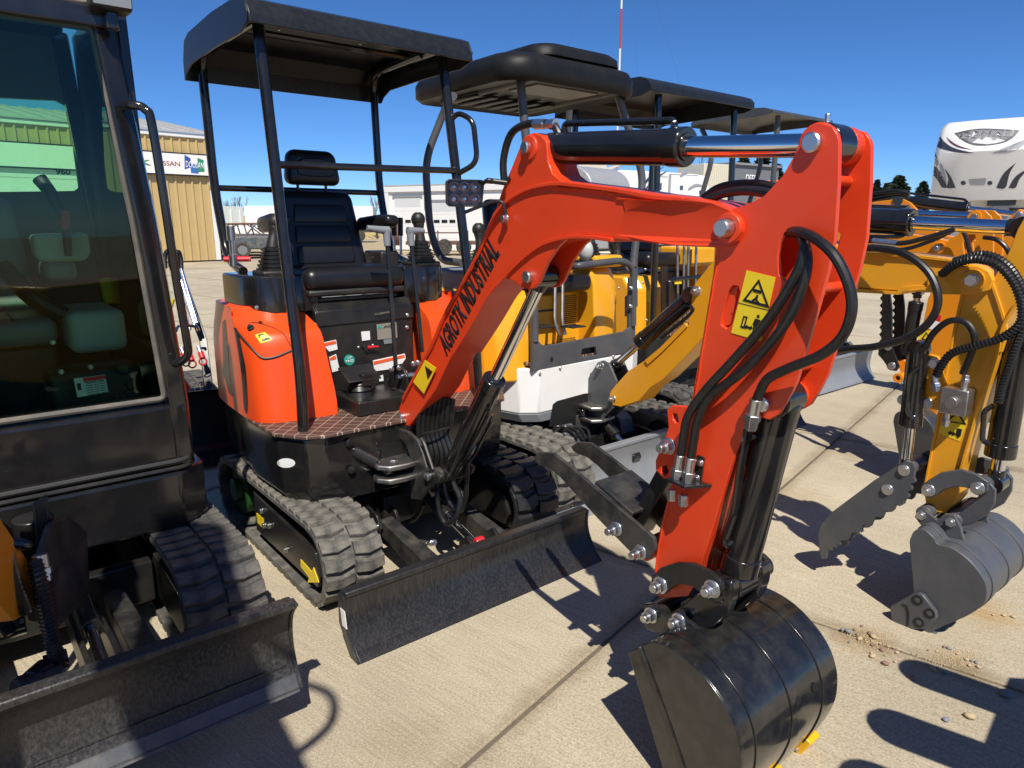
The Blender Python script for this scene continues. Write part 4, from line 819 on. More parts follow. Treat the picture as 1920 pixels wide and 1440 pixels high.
# ------------------------------------------------------------------ operator-station pieces shared by the other machines
def seat(T, a, b_, z, s=1.):
    so_ = MB().box(a - .40, a, b_ - .25, b_ + .25, z, z + .10).build('seat', M_VINYL, T, .04, 5)
    rg = [[(a - .32 - .09 * t, b_ - .23 + .03 * t, z + .08 + .44 * t), (a - .32 - .09 * t, b_ + .23 - .03 * t, z + .08 + .44 * t), (a - .42 - .09 * t, b_ + .23 - .03 * t, z + .08 + .44 * t), (a - .42 - .09 * t, b_ - .23 + .03 * t, z + .08 + .44 * t)] for t in (0, .1, .5, .9, 1)]
    MB().loft(rg).build('backrest', M_VINYL, so_, .045, 5); return so_
def flat_canopy(T, b0, b1, a0, a1, z, drop=.09, bow=.012, th=.012, m=None):
    mm = m or can.data.materials[0]; w = a0 - a1
    pr = [(a0, z - drop), (a0 - .005, z - drop * .55), (a0 - .035, z - .02), (a0 - .09, z), ((a0 + a1) / 2, z + bow), (a1 + .11, z), (a1 + .04, z - .02), (a1 + .005, z - drop * .9), (a1, z - drop * 1.7)]
    inn_ = [(a1 + .012, z - drop * 1.7), (a1 + .017, z - drop * .9), (a1 + .05, z - .032), (a1 + .11, z - th), ((a0 + a1) / 2, z + bow - th), (a0 - .09, z - th), (a0 - .043, z - .03), (a0 - .017, z - drop * .6), (a0 - .012, z - drop)]
    c = MB().prism('b', pr + inn_, b0, b1).build('canopy_roof', mm, T, .004, ang=25)
    for bb in (b0, b1):
        MB().prism('b', pr[1:] + [(a1 + .02, z - drop * 1.5), (a1 + .07, z - drop * 1.35), (a0 - .08, z - drop * 1.2), (a0 - .02, z - drop)], bb - .004, bb + .004).build('roof_end', mm, c, .002)
    return c
def pipe(T, pts, r=.0215, m=None, name='canopy_post', fr=.1): return MB().tube(fillet(pts, fr), r, 12).build(name, m or M_GLOSS, T)
M_PERF = None
def perforated(T, par, a, pts, m, nx, nz):
    pass
# ------------------------------------------------------------------ yellow and white excavator
Y = Frame((.591, 3.598), 51)
T2 = machine('mini_excavator', Y, 'yellow and white mini excavator with grey blade and rounded black plastic roof', 'excavator', 'excavators parked in a row')
BC_ = -.06
track(T2, -.64, -.40, -.86, .02, .165, M_RUBBER_DUSTY, lug_h=.016)
track(T2, .28, .52, -.86, .02, .165, M_RUBBER, outer=1, lug_h=.018)
MB().box(-.66, -.12, -.40, .28, .12, .27).build('undercarriage', M_BLACK, T2, .006)
MB().cyl((-.45, BC_, .27), (-.45, BC_, .38), .27, n=32).build('slewing_ring', M_WORN, T2, .004)
dozer_blade(T2, -.62, .50, [(.195, .002), (.15, .05), (.115, .13), (.108, .20), (.125, .285)], M_GREYB, arms=(-.27, .15), arm_a=-.22, arm_z=.2, mr=M_GREYB)
for s in (-.27, .15): MB().prism('b', [(-.30, .28), (-.16, .36), (-.10, .33), (-.08, .25), (-.16, .2)], s - .05, s + .05).build('frame_horn', M_GREY, T2, .006)
hydraulic(T2, (-.18, -.0, .36), (.10, -.0, .19), .03, .016, .5, M_BLACK, 'blade_cylinder', .03)
sp = [Y.A(1115, 838, -.05), Y.A(1132, 852, -.02), Y.A(1143, 868, 0), Y.A(1148, 878, .02)]; hose(T2, sp, .009); spiral(T2, sp, .013, .014)
# white front skirt
WA = -.20
wt = [(WA, -.42), (WA - .06, -.505), (WA - .20, -.55), (-.95, -.50), (-1.05, -.3), (-1.05, .2), (-.95, .40), (WA - .20, .45), (WA - .05, .40), (WA, .30)]
wk = MB().loft([[(a, b_, .435) for a, b_ in wt], [(a, b_, .675) for a, b_ in wt]]).build('body_skirt', M_WHITE, T2, .008, ang=20)
MB().loft([[(a * .97 - .01, b_ * .95, .385) for a, b_ in wt], [(a, b_, .434) for a, b_ in wt]]).build('skirt_base', M_GREYB, T2, .004, ang=20)
def plate(par, pts, a, th, m, name, bev=.002, fr=Y): return MB().prism('a', fr.bz(a, pts), a - th, a).build(name, m, par, bev)
plate(wk, [(1111, 717), (1116, 711), (1134, 706), (1136, 711), (1132, 716), (1114, 722)], WA + .002, .003, M_INK, 'skirt_slot')
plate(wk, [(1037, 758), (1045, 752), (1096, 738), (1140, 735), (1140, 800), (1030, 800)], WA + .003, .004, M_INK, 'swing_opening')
for q in ((1117, 714.5), (1125, 712)): bolt(wk, Y.A(*q, WA + .002), (1, 0, 0), .006, .006)
# grey front panel with cut-out, handrail
gp = MB().prism('a', [Y.bz(WA, [(998, 697), (1192, 658), (1190, 520), (1181, 520), (1180, 615), (1172, 622), (1020, 650), (1010, 640), (1010, 590), (1000, 590)]), Y.bz(WA, [(1088, 671), (1092, 654), (1117, 650), (1120, 666)])], WA - .02, WA).build('front_panel', M_GREY, T2, .002)
plate(gp, [(1031, 673), (1034, 668), (1038, 672), (1036, 679), (1032, 678)], WA + .001, .002, M_INK, 'panel_hole')
plate(gp, [(1086, 673), (1090, 652), (1119, 648), (1122, 668)], WA - .03, .004, M_INK, 'panel_recess')
MB().tube(fillet([Y.A(1072, 500, WA - .25), Y.A(1078, 499, WA), Y.A(1165, 488, WA), Y.A(1187, 500, WA), Y.A(1187, 610, WA)], .06), .019, 12).build('hand_rail', M_GREY, T2)
MB().prism('a', Y.bz(WA + .01, [(1189, 480), (1196, 478), (1196, 575), (1189, 578)]), WA - .01, WA + .01).build('rail_bracket', M_GREY, T2, .002)
for q in ((1183, 540), (1182, 574)): bolt(T2, Y.A(*q, WA + .012), (1, -.2, 0), .009, .012)
MB().prism('z', [(WA - .02, -.46), (WA - .02, .34), (-.62, .38), (-.62, -.50)], .690, .705).build('floor_mat', M_MAT, T2, .003)
# yellow fairings
def fair2(b0, b1, z1, fr, nm='side_fairing', m=M_YELP, bk=-1.0):
    s = 1 if b1 > 0 else -1; bi, bo_ = (b0, b1) if s > 0 else (b1, b0); rg = []
    for z, da, k in ((.605, 0, 0), (.80, -.01, 0), (z1 - .12, -.03, 0), (z1 - .04, -.06, .01), (z1, -.12, .03)):
        rg.append([(fr + da, bi, z), (fr + da - .01, bo_ - s * (.12 + k), z), (fr + da - .05, bo_ - s * (.04 + k), z), (fr + da - .13, bo_ - s * k, z), (bk + .1, bo_ - s * k, z), (bk, bo_ - s * (.1 + k), z), (bk, bi, z)])
    return MB().loft(rg).build(nm, m, T2, .012, 3, ang=25)
fair2(-.64, -.36, 1.06, -.26); fr2 = fair2(.22, .50, 1.17, -.42)
st2 = MB().box(-.95, -.60, -.34, .05, .61, 1.0).build('seat_base', M_YELP, T2, .015, 3)
MB().box(-.62, -.597, -.34, .05, .90, .912).build('panel_gap', M_INK, st2)
for q in ((1084, 567), (1084, 603)):
    p = Y.A(*q, -.597); MB().box(-.60, -.585, p.y - .022, p.y + .022, p.z - .035, p.z + .03).build('hinge', M_BLACK, st2, .004)
# perforated engine side panel
pp_ = MB().box(-.66, -.57, .04, .25, .63, 1.06).build('side_grille', M_YELP, T2, .012, 3)
hl = MB(); A_ = -.5685
for r0, r1, c0, c1 in ((.80, .985, .075, .20), (.66, .74, .075, .20)):
    zz = r0; k = 0
    while zz < r1:
        bb = c0 + (.006 if k % 2 else 0)
        while bb < c1: hl.cyl((A_ - .002, bb, zz), (A_ + .0008, bb, zz), .0042, n=6); bb += .0125
        zz += .0115; k += 1
stuff(hl.build('grille_holes', mat('dark_brown_hole', (.06, .03, .012), .8), pp_))
for q in ((1144, 517), (1143, 565)): bolt(pp_, Y.A(*q, -.57), (1, 0, 0), .007, .01)
plate(fr2, [(1172, 556), (1178, 552), (1177, 592), (1172, 594)], -.428, .004, M_INK, 'latch_slot')
# pedals and levers
MB().box(-.46, -.30, -.22, -.02, .704, .735).build('pedal_base', M_BLACK, T2, .004)
for q in ((1020, 612), (1077, 612)): p = Y.A(*q, -.30); MB().box(-.36, -.26, p.y - .05, p.y + .05, p.z - .004, p.z + .004).build('pedal', M_PLASTIC, T2, .002)
for x0, x1 in ((1049, 1040), (1060, 1054)):
    MB().tube(fillet([Y.A(x0, 628, -.34), Y.A(x1, 605, -.36), Y.A(x1 + 1, 520, -.42), Y.A(x1 + 4, 430, -.46)], .05), .0095, 10).build('travel_lever', M_STEEL, T2)
MB().ball(Y.A(1098, 470, -.44), .05, 14, (1, .8, 1.2)).build('lever_grip', mat('pale_grey_plastic', (.45, .46, .45), .4), T2)
# consoles, seat, joystick
MB().box(-.92, -.52, -.60, -.38, 1.03, 1.16).build('console', M_GREYPL, T2, .02, 3)
MB().box(-.80, -.44, .22, .46, 1.15, 1.22).build('console', M_YELP, T2, .02, 3)
joystick(T2, -.52, .26, 1.17, 1, .0); joystick(T2, -.60, -.49, 1.15, 1, .0); seat(T2, -.42, -.06, 1.02)
MB().box(-.60, -.46, -.69, -.56, .86, 1.06).build('post_bracket', M_GREYPL, T2, .012)
# posts and moulded roof
pipe(T2, [Y.A(1187, 500, -.2), Y.A(1206, 330, -.25), Y.A(1150, 150, -.32)], .021, M_GREY, fr=.08)
pipe(T2, [Y.A(1002, 640, -.21), Y.A(1000, 400, -.24), Y.A(973, 125, -.32)], .021, M_GREY, fr=.08)
pipe(T2, [Y.A(868, 493, -.55), Y.A(825, 488, -.80), Y.A(806, 430, -.83), Y.A(797, 300, -.85), Y.A(838, 195, -.80), Y.A(850, 180, -.6)], .02, M_GREY, fr=.1)
pipe(T2, [(-.60, .44, 1.05), (-.88, .43, 1.08), (-.93, .42, 1.6), (-.85, .38, 2.08)], .02, M_GREY)
def roundrect(a0, a1, b0, b1, r, z, n=5):
    out = []
    for ca, cb, t0 in ((a1 - r, b1 - r, 0), (a0 + r, b1 - r, 90), (a0 + r, b0 + r, 180), (a1 - r, b0 + r, 270)):
        for i in range(n + 1):
            t = math.radians(t0 + 90 * i / n); out.append((ca + r * math.cos(t), cb + r * math.sin(t), z))
    return out
M_ROOF = mat('moulded_black_plastic', (.010, .0105, .012), .45, var=.15, dust=.02, bump=.25, bscale=350, spec=.22)
def sag(ring, k=.05): return [(a, b_, z + .03 - k * ((a + .62) / .5) ** 2 * .4 - .012 * abs((b_ + .17) / .45) ** 3) for a, b_, z in ring]
rf = MB().loft([sag(roundrect(-1.10, -.17, -.62, .27, .14, z)) if k == 0 else sag(roundrect(-1.10 + k, -.17 - k, -.62 + k, .27 - k, .13, z)) for k, z in ((.05, 2.05), (.02, 2.035), (.0, 2.055), (0, 2.115), (.02, 2.15), (.06, 2.165), (.18, 2.170), (.25, 2.172))]).build('canopy_roof', M_ROOF, T2, .0, ang=60)
MB().loft([roundrect(-.98 + k, -.20 - k, -.42 + k, .16 - k, .10, z) for k, z in ((0, 2.18), (.004, 2.215), (.03, 2.238), (.10, 2.246))]).build('roof_hump', M_ROOF, rf, ang=60)
for bb in (-.44, .12): MB().tube([(-.24, bb, 2.075), (-1.0, bb, 2.055)], .018, 10).build('roof_rail', M_GREY, rf)
MB().box(-.52, -.30, -.36, .06, 2.058, 2.064).build('roof_liner', M_GREYPL, rf, .002)
for i in range(6): MB().box(-.98, -.66, -.46 + i * .10, -.41 + i * .10, 2.045, 2.058).build('roof_rib', M_ROOF, rf, .006)
# swing bracket
for bb in ((-.060, -.046), (.046, .060)): MB().prism('b', Y.az(-.06, [(1098, 735), (1096, 720), (1120, 680), (1130, 676), (1142, 682), (1156, 715), (1150, 740), (1150, 765), (1130, 785), (1098, 785)]), *bb).build('swing_bracket_plate', M_GREY, T2, .003)
MB().prism('b', Y.az(-.06, [(1102, 700), (1122, 700), (1122, 765), (1102, 765)]), -.046, .046).build('swing_post', M_INK, T2, .003)
q = Y.B(1128, 686, -.06); bolt(T2, (q.x, -.06, q.z), (0, -1, 0), .015, .02, .012)
for yy in (761, 784):
    c = Y.B(1110, yy, -.08); MB().prism('z', [(c.x - .06, -.13), (c.x + .05, -.14), (c.x + .085, -.09), (c.x + .07, .03), (c.x - .08, .03)], c.z - .010, c.z + .010).build('swing_ear', M_STEEL, T2, .006)
hydraulic(T2, Y.B(1040, 758, -.16), Y.B(1092, 773, -.12), .020, .013, .1, M_BLACK, 'swing_cylinder', .02, (0, 0, 1))
for i in range(6): hose(T2, [Y.B(1106 + i * 2, 700 + i, -.04 + i * .015), Y.B(1108 + i * 2, 730, -.05 + i * .015), Y.B(1110 + i, 757, -.05 + i * .015)], .010)
# boom
def prismB(fr, T, pts, b_tr, b0, b1, m, name, bev=.003, holes=()): return MB().prism('b', [fr.az(b_tr, pts)] + [fr.az(b_tr, h) for h in holes] if holes else fr.az(b_tr, pts), b0, b1).build(name, m, T, bev)
bpx = [(1139, 748), (1141, 735), (1150, 724), (1175, 696), (1207, 676), (1213, 684), (1240, 660), (1287, 612), (1295, 545), (1300, 531), (1337, 486), (1400, 432), (1450, 425), (1520, 446), (1615, 478), (1700, 482), (1790, 492), (1835, 498), (1855, 508), (1863, 526), (1856, 545), (1838, 555), (1790, 552), (1690, 546), (1615, 541), (1500, 532), (1450, 532), (1400, 560), (1340, 606), (1280, 672), (1240, 712), (1215, 728), (1195, 752), (1160, 764), (1145, 760)]
bm2 = prismB(Y, T2, bpx, -.075, -.062, .062, M_YEL, 'boom')
prismB(Y, bm2, [(1207, 676), (1213, 684), (1240, 660), (1287, 612), (1282, 606), (1236, 652)], -.075, -.07, .07, M_YEL, 'flange', .001)
prismB(Y, bm2, [(1600, 541), (1680, 547), (1690, 538), (1740, 534), (1740, 542), (1695, 546), (1684, 553), (1600, 548)], -.075, -.072, .072, M_YEL, 'flange', .001)
prismB(Y, bm2, [(1600, 478), (1700, 482), (1790, 492), (1790, 487), (1700, 476), (1600, 472)], -.075, -.072, .072, M_YEL, 'flange', .001)
for b0, b1 in ((-.078, -.062), (.062, .078)): prismB(Y, bm2, [(1738, 520), (1760, 505), (1800, 498), (1835, 500), (1853, 509), (1861, 526), (1854, 544), (1836, 553), (1760, 552), (1736, 545), (1700, 546), (1738, 538)], -.08, b0, b1, M_YEL, 'fork_plate', .002)
q = Y.B(1825, 525, -.078); MB().ring((q.x, -.07, q.z), (q.x, -.092, q.z), .034, .020).build('boss', M_YEL, bm2, .003); bolt(bm2, (q.x, -.088, q.z), (0, -1, 0), .02, .02)
q = Y.B(1148, 748, -.07); bolt(bm2, (q.x, -.062, q.z), (0, -1, 0), .015, .022, .01)
q = Y.B(1304, 546, -.07); bolt(bm2, (q.x, -.062, q.z), (0, -1, 0), .019, .02, .012)
lc2 = hydraulic(T2, Y.B(1303, 552, -.0), Y.B(1147, 690, -.0), .042, .020, .62, None, 'lift_cylinder', .05)
MB().tube(fillet([Y.B(1228, 628, -.05), Y.B(1238, 612, -.06), Y.B(1290, 570, -.06), Y.B(1302, 578, -.06), Y.B(1296, 588, -.06), Y.B(1240, 634, -.06)], .03), .009, 8).build('feed_pipe', M_HOSE, lc2)
ac2 = hydraulic(T2, Y.B(1440, 405, 0), Y.B(1925, 428, 0), .046, .024, .62, None, 'arm_cylinder', .045)
MB().tube(fillet([Y.B(1600, 443, -.03), Y.B(1690, 444, -.03), Y.B(1702, 434, -.02)], .02), .007, 8).build('feed_pipe', M_GLOSS, ac2)
hose(T2, [Y.B(1600, 450, -.08), Y.B(1640, 452, -.08), Y.B(1690, 456, -.08), Y.B(1740, 445, -.07), Y.B(1790, 430, -.06)], .009)
MB().cyl(Y.B(1637, 452, -.08), Y.B(1682, 457, -.08), .013, n=12).build('hose_fitting', M_ZINC, T2)
# arm
apx = [(1804, 552), (1835, 545), (1862, 520), (1890, 470), (1905, 430), (1920, 405), (1950, 400), (1960, 430), (1945, 500), (1930, 540), (1911, 567), (1883, 613), (1868, 674), (1837, 766), (1804, 879), (1790, 940), (1770, 965), (1735, 960), (1731, 930), (1737, 897), (1755, 805), (1789, 622)]
am2 = prismB(Y, T2, apx, -.07, -.058, .058, M_YEL, 'arm')
def edgeflange(fr, par, px_, bt, b0, b1, th, m, side):
    P_ = cat([V((a, z, 0)) for a, z in fr.az(bt, px_)], 4); out = []
    for i, p in enumerate(P_):
        t = (P_[min(i + 1, len(P_) - 1)] - P_[max(i - 1, 0)]).normalized(); out.append(p + V((-t.y, t.x, 0)) * th * side)
    return MB().prism('b', [(p.x, p.y) for p in P_] + [(p.x, p.y) for p in out[::-1]], b0, b1).build('flange', m, par, .0015)
edgeflange(Y, am2, [(1911, 567), (1883, 613), (1868, 674), (1837, 766), (1804, 879), (1795, 930)], -.075, -.07, .07, .010, M_YEL, -1)
edgeflange(Y, am2, [(1804, 552), (1789, 622), (1755, 805), (1737, 897), (1731, 930)], -.075, -.066, .066, .008, M_YEL, -1)
edgeflange(Y, am2, [(1853, 530), (1870, 580), (1880, 620), (1870, 660)], -.075, -.066, -.05, .010, M_YEL, 1)
strip(am2, 'caution_sticker', M_STK, [Y.B(*p_, -.0585) for p_ in ((1772, 768), (1822, 765), (1800, 828), (1760, 812))], .0007)
MB().prism('b', [Y.az(-.06, [(1796, 772), (1812, 796), (1770, 790)]), Y.az(-.06, [(1796, 777), (1806, 793), (1777, 789)])], -.0608, -.0596).build('sticker_print', M_INK, am2)
MB().prism('b', Y.az(-.06, [(1777, 812), (1783, 807), (1783, 810), (1788, 811), (1788, 808), (1792, 815), (1786, 817), (1786, 815), (1781, 814), (1781, 816)]), -.0608, -.0596).build('sticker_print', M_INK, am2)
MB().prism('b', Y.az(-.06, [(1795, 803), (1804, 805), (1801, 818), (1796, 822), (1792, 815)]), -.0608, -.0596).build('sticker_print', M_INK, am2)
# valve block and thumb bracket
v = Y.B(1800, 748, -.06); MB().box(v.x - .04, v.x + .045, -.13, -.059, v.z - .045, v.z + .045).build('valve_block', M_STEEL, am2, .004); MB().cyl((v.x, -.13, v.z), (v.x, -.145, v.z), .02, n=18).build('valve_cap', M_STEEL, am2, .002)
for s in (-1, 1): fitting(am2, V((v.x + .02 * s, -.10, v.z + .045 * s)), V((0, 0, s)), .011, .05)
prismB(Y, am2, [(1760, 668), (1745, 664), (1728, 668), (1728, 690), (1738, 705), (1722, 738), (1735, 765), (1765, 770), (1775, 720)], -.07, -.075, -.058, M_YEL, 'thumb_bracket')
for q in ((1750, 681), (1738, 756), (1693, 750)): bolt(am2, Y.B(*q, -.076), (0, -1, 0), .016, .012)
tc2 = hydraulic(T2, Y.B(1722, 655, -.09), Y.B(1698, 880, -.09), .036, .018, .62, None, 'thumb_cylinder', .03)
MB().tube(fillet([Y.B(1722, 690, -.13), Y.B(1708, 700, -.135), Y.B(1700, 770, -.135), Y.B(1712, 786, -.12)], .02), .008, 8).build('feed_pipe', M_GLOSS, tc2)
# grey thumb with toothed plates
def toothed(px_edge, n, amp):
    out = []
    for i in range(len(px_edge) - 1):
        (x0, y0), (x1, y1) = px_edge[i], px_edge[i + 1]; L = math.hypot(x1 - x0, y1 - y0); nx_, ny_ = -(y1 - y0) / L, (x1 - x0) / L
        for k in range(n):
            for t, h in ((k / n, 0), ((k + .35) / n, amp), ((k + .55) / n, amp), ((k + .9) / n, 0)): out.append((x0 + (x1 - x0) * t + nx_ * h, y0 + (y1 - y0) * t + ny_ * h))
    return out + [px_edge[-1]]
def thumb2(fr, T, back, edge, bt, bs, m, n, amp):
    pl_ = fr.az(bt, back + toothed(edge, n, amp)); o = MB().prism('b', pl_, *bs[0]).build('thumb', m, T, .002)
    for bb in bs[1:]: MB().prism('b', pl_, *bb).build('thumb_plate', m, o, .002)
    return o
th2 = thumb2(Y, T2, [(1548, 1048), (1540, 1048), (1535, 1025), (1534, 1000), (1540, 982), (1560, 960), (1640, 900), (1685, 872), (1698, 864), (1712, 868), (1716, 880)], [(1713, 895), (1695, 938), (1640, 970), (1575, 1015), (1553, 1030)], -.125, [(-.125, -.110), (.06, .075)], M_GREY, 3, -6)
for q in ((1695, 882), (1664, 918)): bolt(th2, Y.B(*q, -.125), (0, -1, 0), .017, .010)
c = Y.B(1695, 882, -.11); MB().cyl((c.x, -.11, c.z), (c.x, .06, c.z), .025, n=18).build('thumb_pivot', M_GREY, th2)
c = Y.B(1664, 918, -.11); MB().cyl((c.x, -.11, c.z), (c.x, .06, c.z), .018, n=18).build('thumb_tube', M_GREY, th2)
# bucket cylinder, links, bucket
bc2 = hydraulic(T2, Y.B(1912, 640, 0), Y.B(1866, 905, 0), .044, .022, .80, None, 'bucket_cylinder', .04)
MB().tube(fillet([Y.B(1862, 760, -.06), Y.B(1845, 770, -.06), Y.B(1842, 826, -.06), Y.B(1853, 832, -.05)], .02), .009, 8).build('feed_pipe', M_GLOSS, bc2)
for b0, b1 in ((-.108, -.092), (.092, .108)):
    l1 = prismB(Y, T2, [(1731, 918), (1738, 902), (1764, 886), (1801, 880), (1831, 889), (1853, 903), (1853, 922), (1838, 930), (1822, 916), (1795, 912), (1770, 918), (1756, 929), (1745, 934), (1733, 930)], -.105, b0, b1, M_GREY, 'link_plate')
    prismB(Y, T2, [(1856, 905), (1867, 919), (1865, 944), (1850, 968), (1822, 983), (1790, 990), (1776, 975), (1800, 962), (1825, 942), (1838, 925)], -.09, b0 * .85, b1 * .85, M_GREY, 'bucket_link')
for q in ((1741, 919), (1833, 915), (1731, 964), (1786, 977)): bolt(T2, Y.B(*q, -.108), (0, -1, 0), .018, .022, .008)
for q in ((1741, 919), (1833, 915), (1731, 964), (1786, 977)):
    c = Y.B(*q, -.108); MB().cyl((c.x, -.106, c.z), (c.x, .106, c.z), .027, n=20).build('pin_tube', M_GREY, T2, .003)
def qa(pts): return Y.az(-.21, pts)
pro2 = qa([(1706, 1012), (1714, 996), (1732, 992), (1750, 1006), (1760, 1020), (1788, 1028), (1822, 1054), (1846, 1087), (1851, 1112), (1843, 1134), (1813, 1155), (1764, 1176), (1728, 1196)])
ear2 = Y.az(-.10, [(1720, 966), (1726, 952), (1740, 953), (1762, 972), (1776, 960), (1795, 962), (1806, 985), (1815, 1020), (1780, 1012), (1745, 1000)])
M_BK2 = mat('grey_bucket', (.07, .074, .082), .40, var=.15, dust=.18, dustcol=(.2, .2, .19), dscale=14, bump=.05)
b2, _ = bucket(T2, Y, M_BK2, -.21, .24, pro2, None, M_GREY, [(ear2, -.125, -.109), (ear2, .109, .125)], ribs=(.14, .5, .84), tooth=(.06, .025), extra=qa([(1712, 1180), (1714, 1109), (1706, 1016)]))
ct = prismB(Y, b2, [(1671, 1136), (1712, 1113), (1724, 1110), (1733, 1114), (1757, 1146), (1759, 1158), (1744, 1174), (1738, 1178), (1674, 1180)], -.225, -.236, -.216, M_GREY, 'side_cutter', .004)
for q in ((1720, 1125), (1743, 1150), (1723, 1167)):
    c = Y.B(*q, -.236); MB().ring((c.x, -.236, c.z), (c.x, -.239, c.z), .017, .010).build('bolt_recess', M_INK, ct); bolt(ct, c, (0, -1, 0), .008, .004, m=M_GREY)
MB().tube([Y.B(*q, -.2365) for q in ((1692, 1133), (1700, 1136), (1703, 1150), (1702, 1172))], .0035, 6).build('cutter_groove', M_INK, ct)
# hoses
hose(T2, [Y.B(x, y, b_) for x, y, b_ in ((1600, 466, -.10), (1650, 466, -.12), (1700, 478, -.14), (1742, 512, -.15), (1759, 560, -.16), (1745, 600, -.16), (1705, 632, -.15), (1640, 650, -.14), (1585, 655, -.12), (1540, 668, -.10))], .0135)
def sphose(T, pts, r=.012): hose(T, pts, r); spiral(T, pts, r + .001, .011, .0024, M_HOSE, 'spiral_wrap')
sphose(T2, [Y.B(x, y, b_) for x, y, b_ in ((1765, 515, -.09), (1790, 496, -.11), (1830, 486, -.13), (1875, 500, -.14), (1908, 545, -.14), (1915, 600, -.14), (1880, 632, -.14), (1830, 648, -.14), (1785, 662, -.13), (1762, 690, -.12), (1756, 705, -.11))])
hose(T2, [Y.B(x, y, b_) for x, y, b_ in ((1735, 652, -.12), (1750, 625, -.13), (1780, 602, -.14), (1812, 606, -.14), (1828, 635, -.14), (1818, 670, -.12), (1805, 700, -.10))], .011)
sphose(T2, [Y.B(x, y, b_) for x, y, b_ in ((1790, 490, -.08), (1850, 478, -.12), (1900, 510, -.13), (1925, 580, -.13), (1900, 660, -.12), (1880, 720, -.10), (1872, 755, -.09))])
fitting(T2, Y.B(1752, 702, -.11), Y.B(1756, 730, -.11) - Y.B(1752, 702, -.11), .012, .06)

for i in range(4): hose(T2, [Y.A(1030 + i * 14, 815 - i * 3, -.16), Y.A(1045 + i * 14, 800, -.12), Y.A(1065 + i * 12, 806, -.10), Y.A(1082 + i * 8, 822, -.08)], .008)
for q in ((1012, 700), (1050, 690), (1150, 668), (1180, 662)): bolt(T2, Y.A(*q, -.198), (1, 0, 0), .007, .007)
for q in ((1160, 540), (1205, 530), (1212, 600)): bolt(fr2, Y.A(*q, -.42), (1, 0, 0), .007, .008)
skin(fmat(Y), fr2, [(1196, 545), (1210, 543), (1211, 566), (1197, 568)], M_STK, 'sticker', .002, 1)
# ------------------------------------------------------------------ third excavator: deep yellow, flat black canopy
Z3 = Frame((1.431, 4.754), 51)
T3 = machine('mini_excavator', Z3, 'deep yellow mini excavator with flat black canopy and toothed black thumb', 'excavator', 'excavators parked in a row')
track(T3, -.62, -.38, -.84, .06, .165, M_RUBBER, singles=False); track(T3, .30, .54, -.84, .06, .165, M_RUBBER, singles=False, outer=1)
MB().box(-.64, -.12, -.38, .30, .12, .30).build('undercarriage', M_BLACK, T3, .006)
MB().cyl((-.45, -.04, .30), (-.45, -.04, .40), .27, n=28).build('slewing_ring', M_WORN, T3)
dozer_blade(T3, -.60, .52, [(.42, .002), (.375, .05), (.345, .12), (.345, .22)], M_BLADE, arms=(-.22, .15))
MB().prism('z', [(-.12, -.45), (-.18, -.55), (-.95, -.52), (-1.05, -.3), (-1.05, .25), (-.95, .45), (-.18, .48), (-.12, .40)], .40, .66).build('body_skirt', M_BLACK, T3, .01)
MB().prism('z', [(-.12, -.45), (-.60, -.5), (-.60, .45), (-.12, .40)], .665, .68).build('floor_mat', M_MAT, T3, .003)
def fender(T, b0, b1, fr, z0, z1, m, nm='side_fairing'):
    s = 1 if b1 > 0 else -1; bi, bo_ = (b0, b1) if s > 0 else (b1, b0)
    return MB().loft([[(fr + da, bi, z), (fr + da, bo_ - s * .08, z), (fr + da - .07, bo_, z), (-.95, bo_, z), (-1.0, bo_ - s * .1, z), (-1.0, bi, z)] for z, da in ((z0, 0), (z1 - .08, -.02), (z1, -.08))]).build(nm, m, T, .012, 3, ang=25)
ff = fender(T3, -.62, -.36, -.20, .665, 1.06, M_YELP); fender(T3, .25, .50, -.35, .665, 1.10, M_YELP)
strip(ff, 'sticker', flat('sticker_lemon', (.80, .75, .05)), [Z3.A(*q, -.215) for q in ((1213, 545), (1228, 543), (1229, 563), (1214, 566))])
MB().box(-.95, -.50, -.34, .22, .66, 1.06).build('seat_base', M_BLACK, T3, .01)
for q in ((1199, 516), (1230, 505), (1210, 505)): bolt(T3, Z3.A(*q, -.40), (1, 0, 0), .008, .01)
seat(T3, -.40, -.05, 1.10); joystick(T3, -.55, -.45, 1.06, -1, 0.); joystick(T3, -.50, .36, 1.10, 1, 0.)
MB().box(-.60, -.30, .05, .40, 1.10, 1.24).build('console', M_YELP, T3, .02, 3)
for x0, x1 in ((1271, 1270), (1281, 1283), (1289, 1291), (1303, 1306)): MB().cyl(Z3.A(x0, 600, -.20), Z3.A(x1, 440, -.24), .009, n=10).build('travel_lever', M_STEEL, T3)
MB().tube(fillet([Z3.A(1254, 575, -.12), Z3.A(1253, 525, -.12), Z3.A(1330, 516, -.12), Z3.A(1334, 560, -.12)], .05), .013, 10).build('hand_rail', M_GLOSS, T3)
strip(T3, 'sticker', M_STK, [Z3.A(*q, -.118) for q in ((1264, 523), (1277, 521), (1278, 532), (1265, 533))])
c3 = flat_canopy(T3, -.72, .36, -.08, -.92, 2.255)
for bb, aa in ((-.56, -.16), (.24, -.16)): pipe(T3, [(aa, bb, 2.17), (aa + .02, bb + .01, 1.3), (aa + .02, bb + .02, .68)], .022)
for bb in (-.62, .20): pipe(T3, [(-.82, bb, 2.17), (-.84, bb, 1.06)], .021)
pipe(T3, [(-.14, -.55, 1.35), (-.14, .24, 1.35)], .014, name='crossbar')
strip(T3, 'post_bracket', M_BLACK, [Z3.A(*q, -.13) for q in ((1239, 500), (1251, 499), (1251, 640), (1240, 640))], .004)
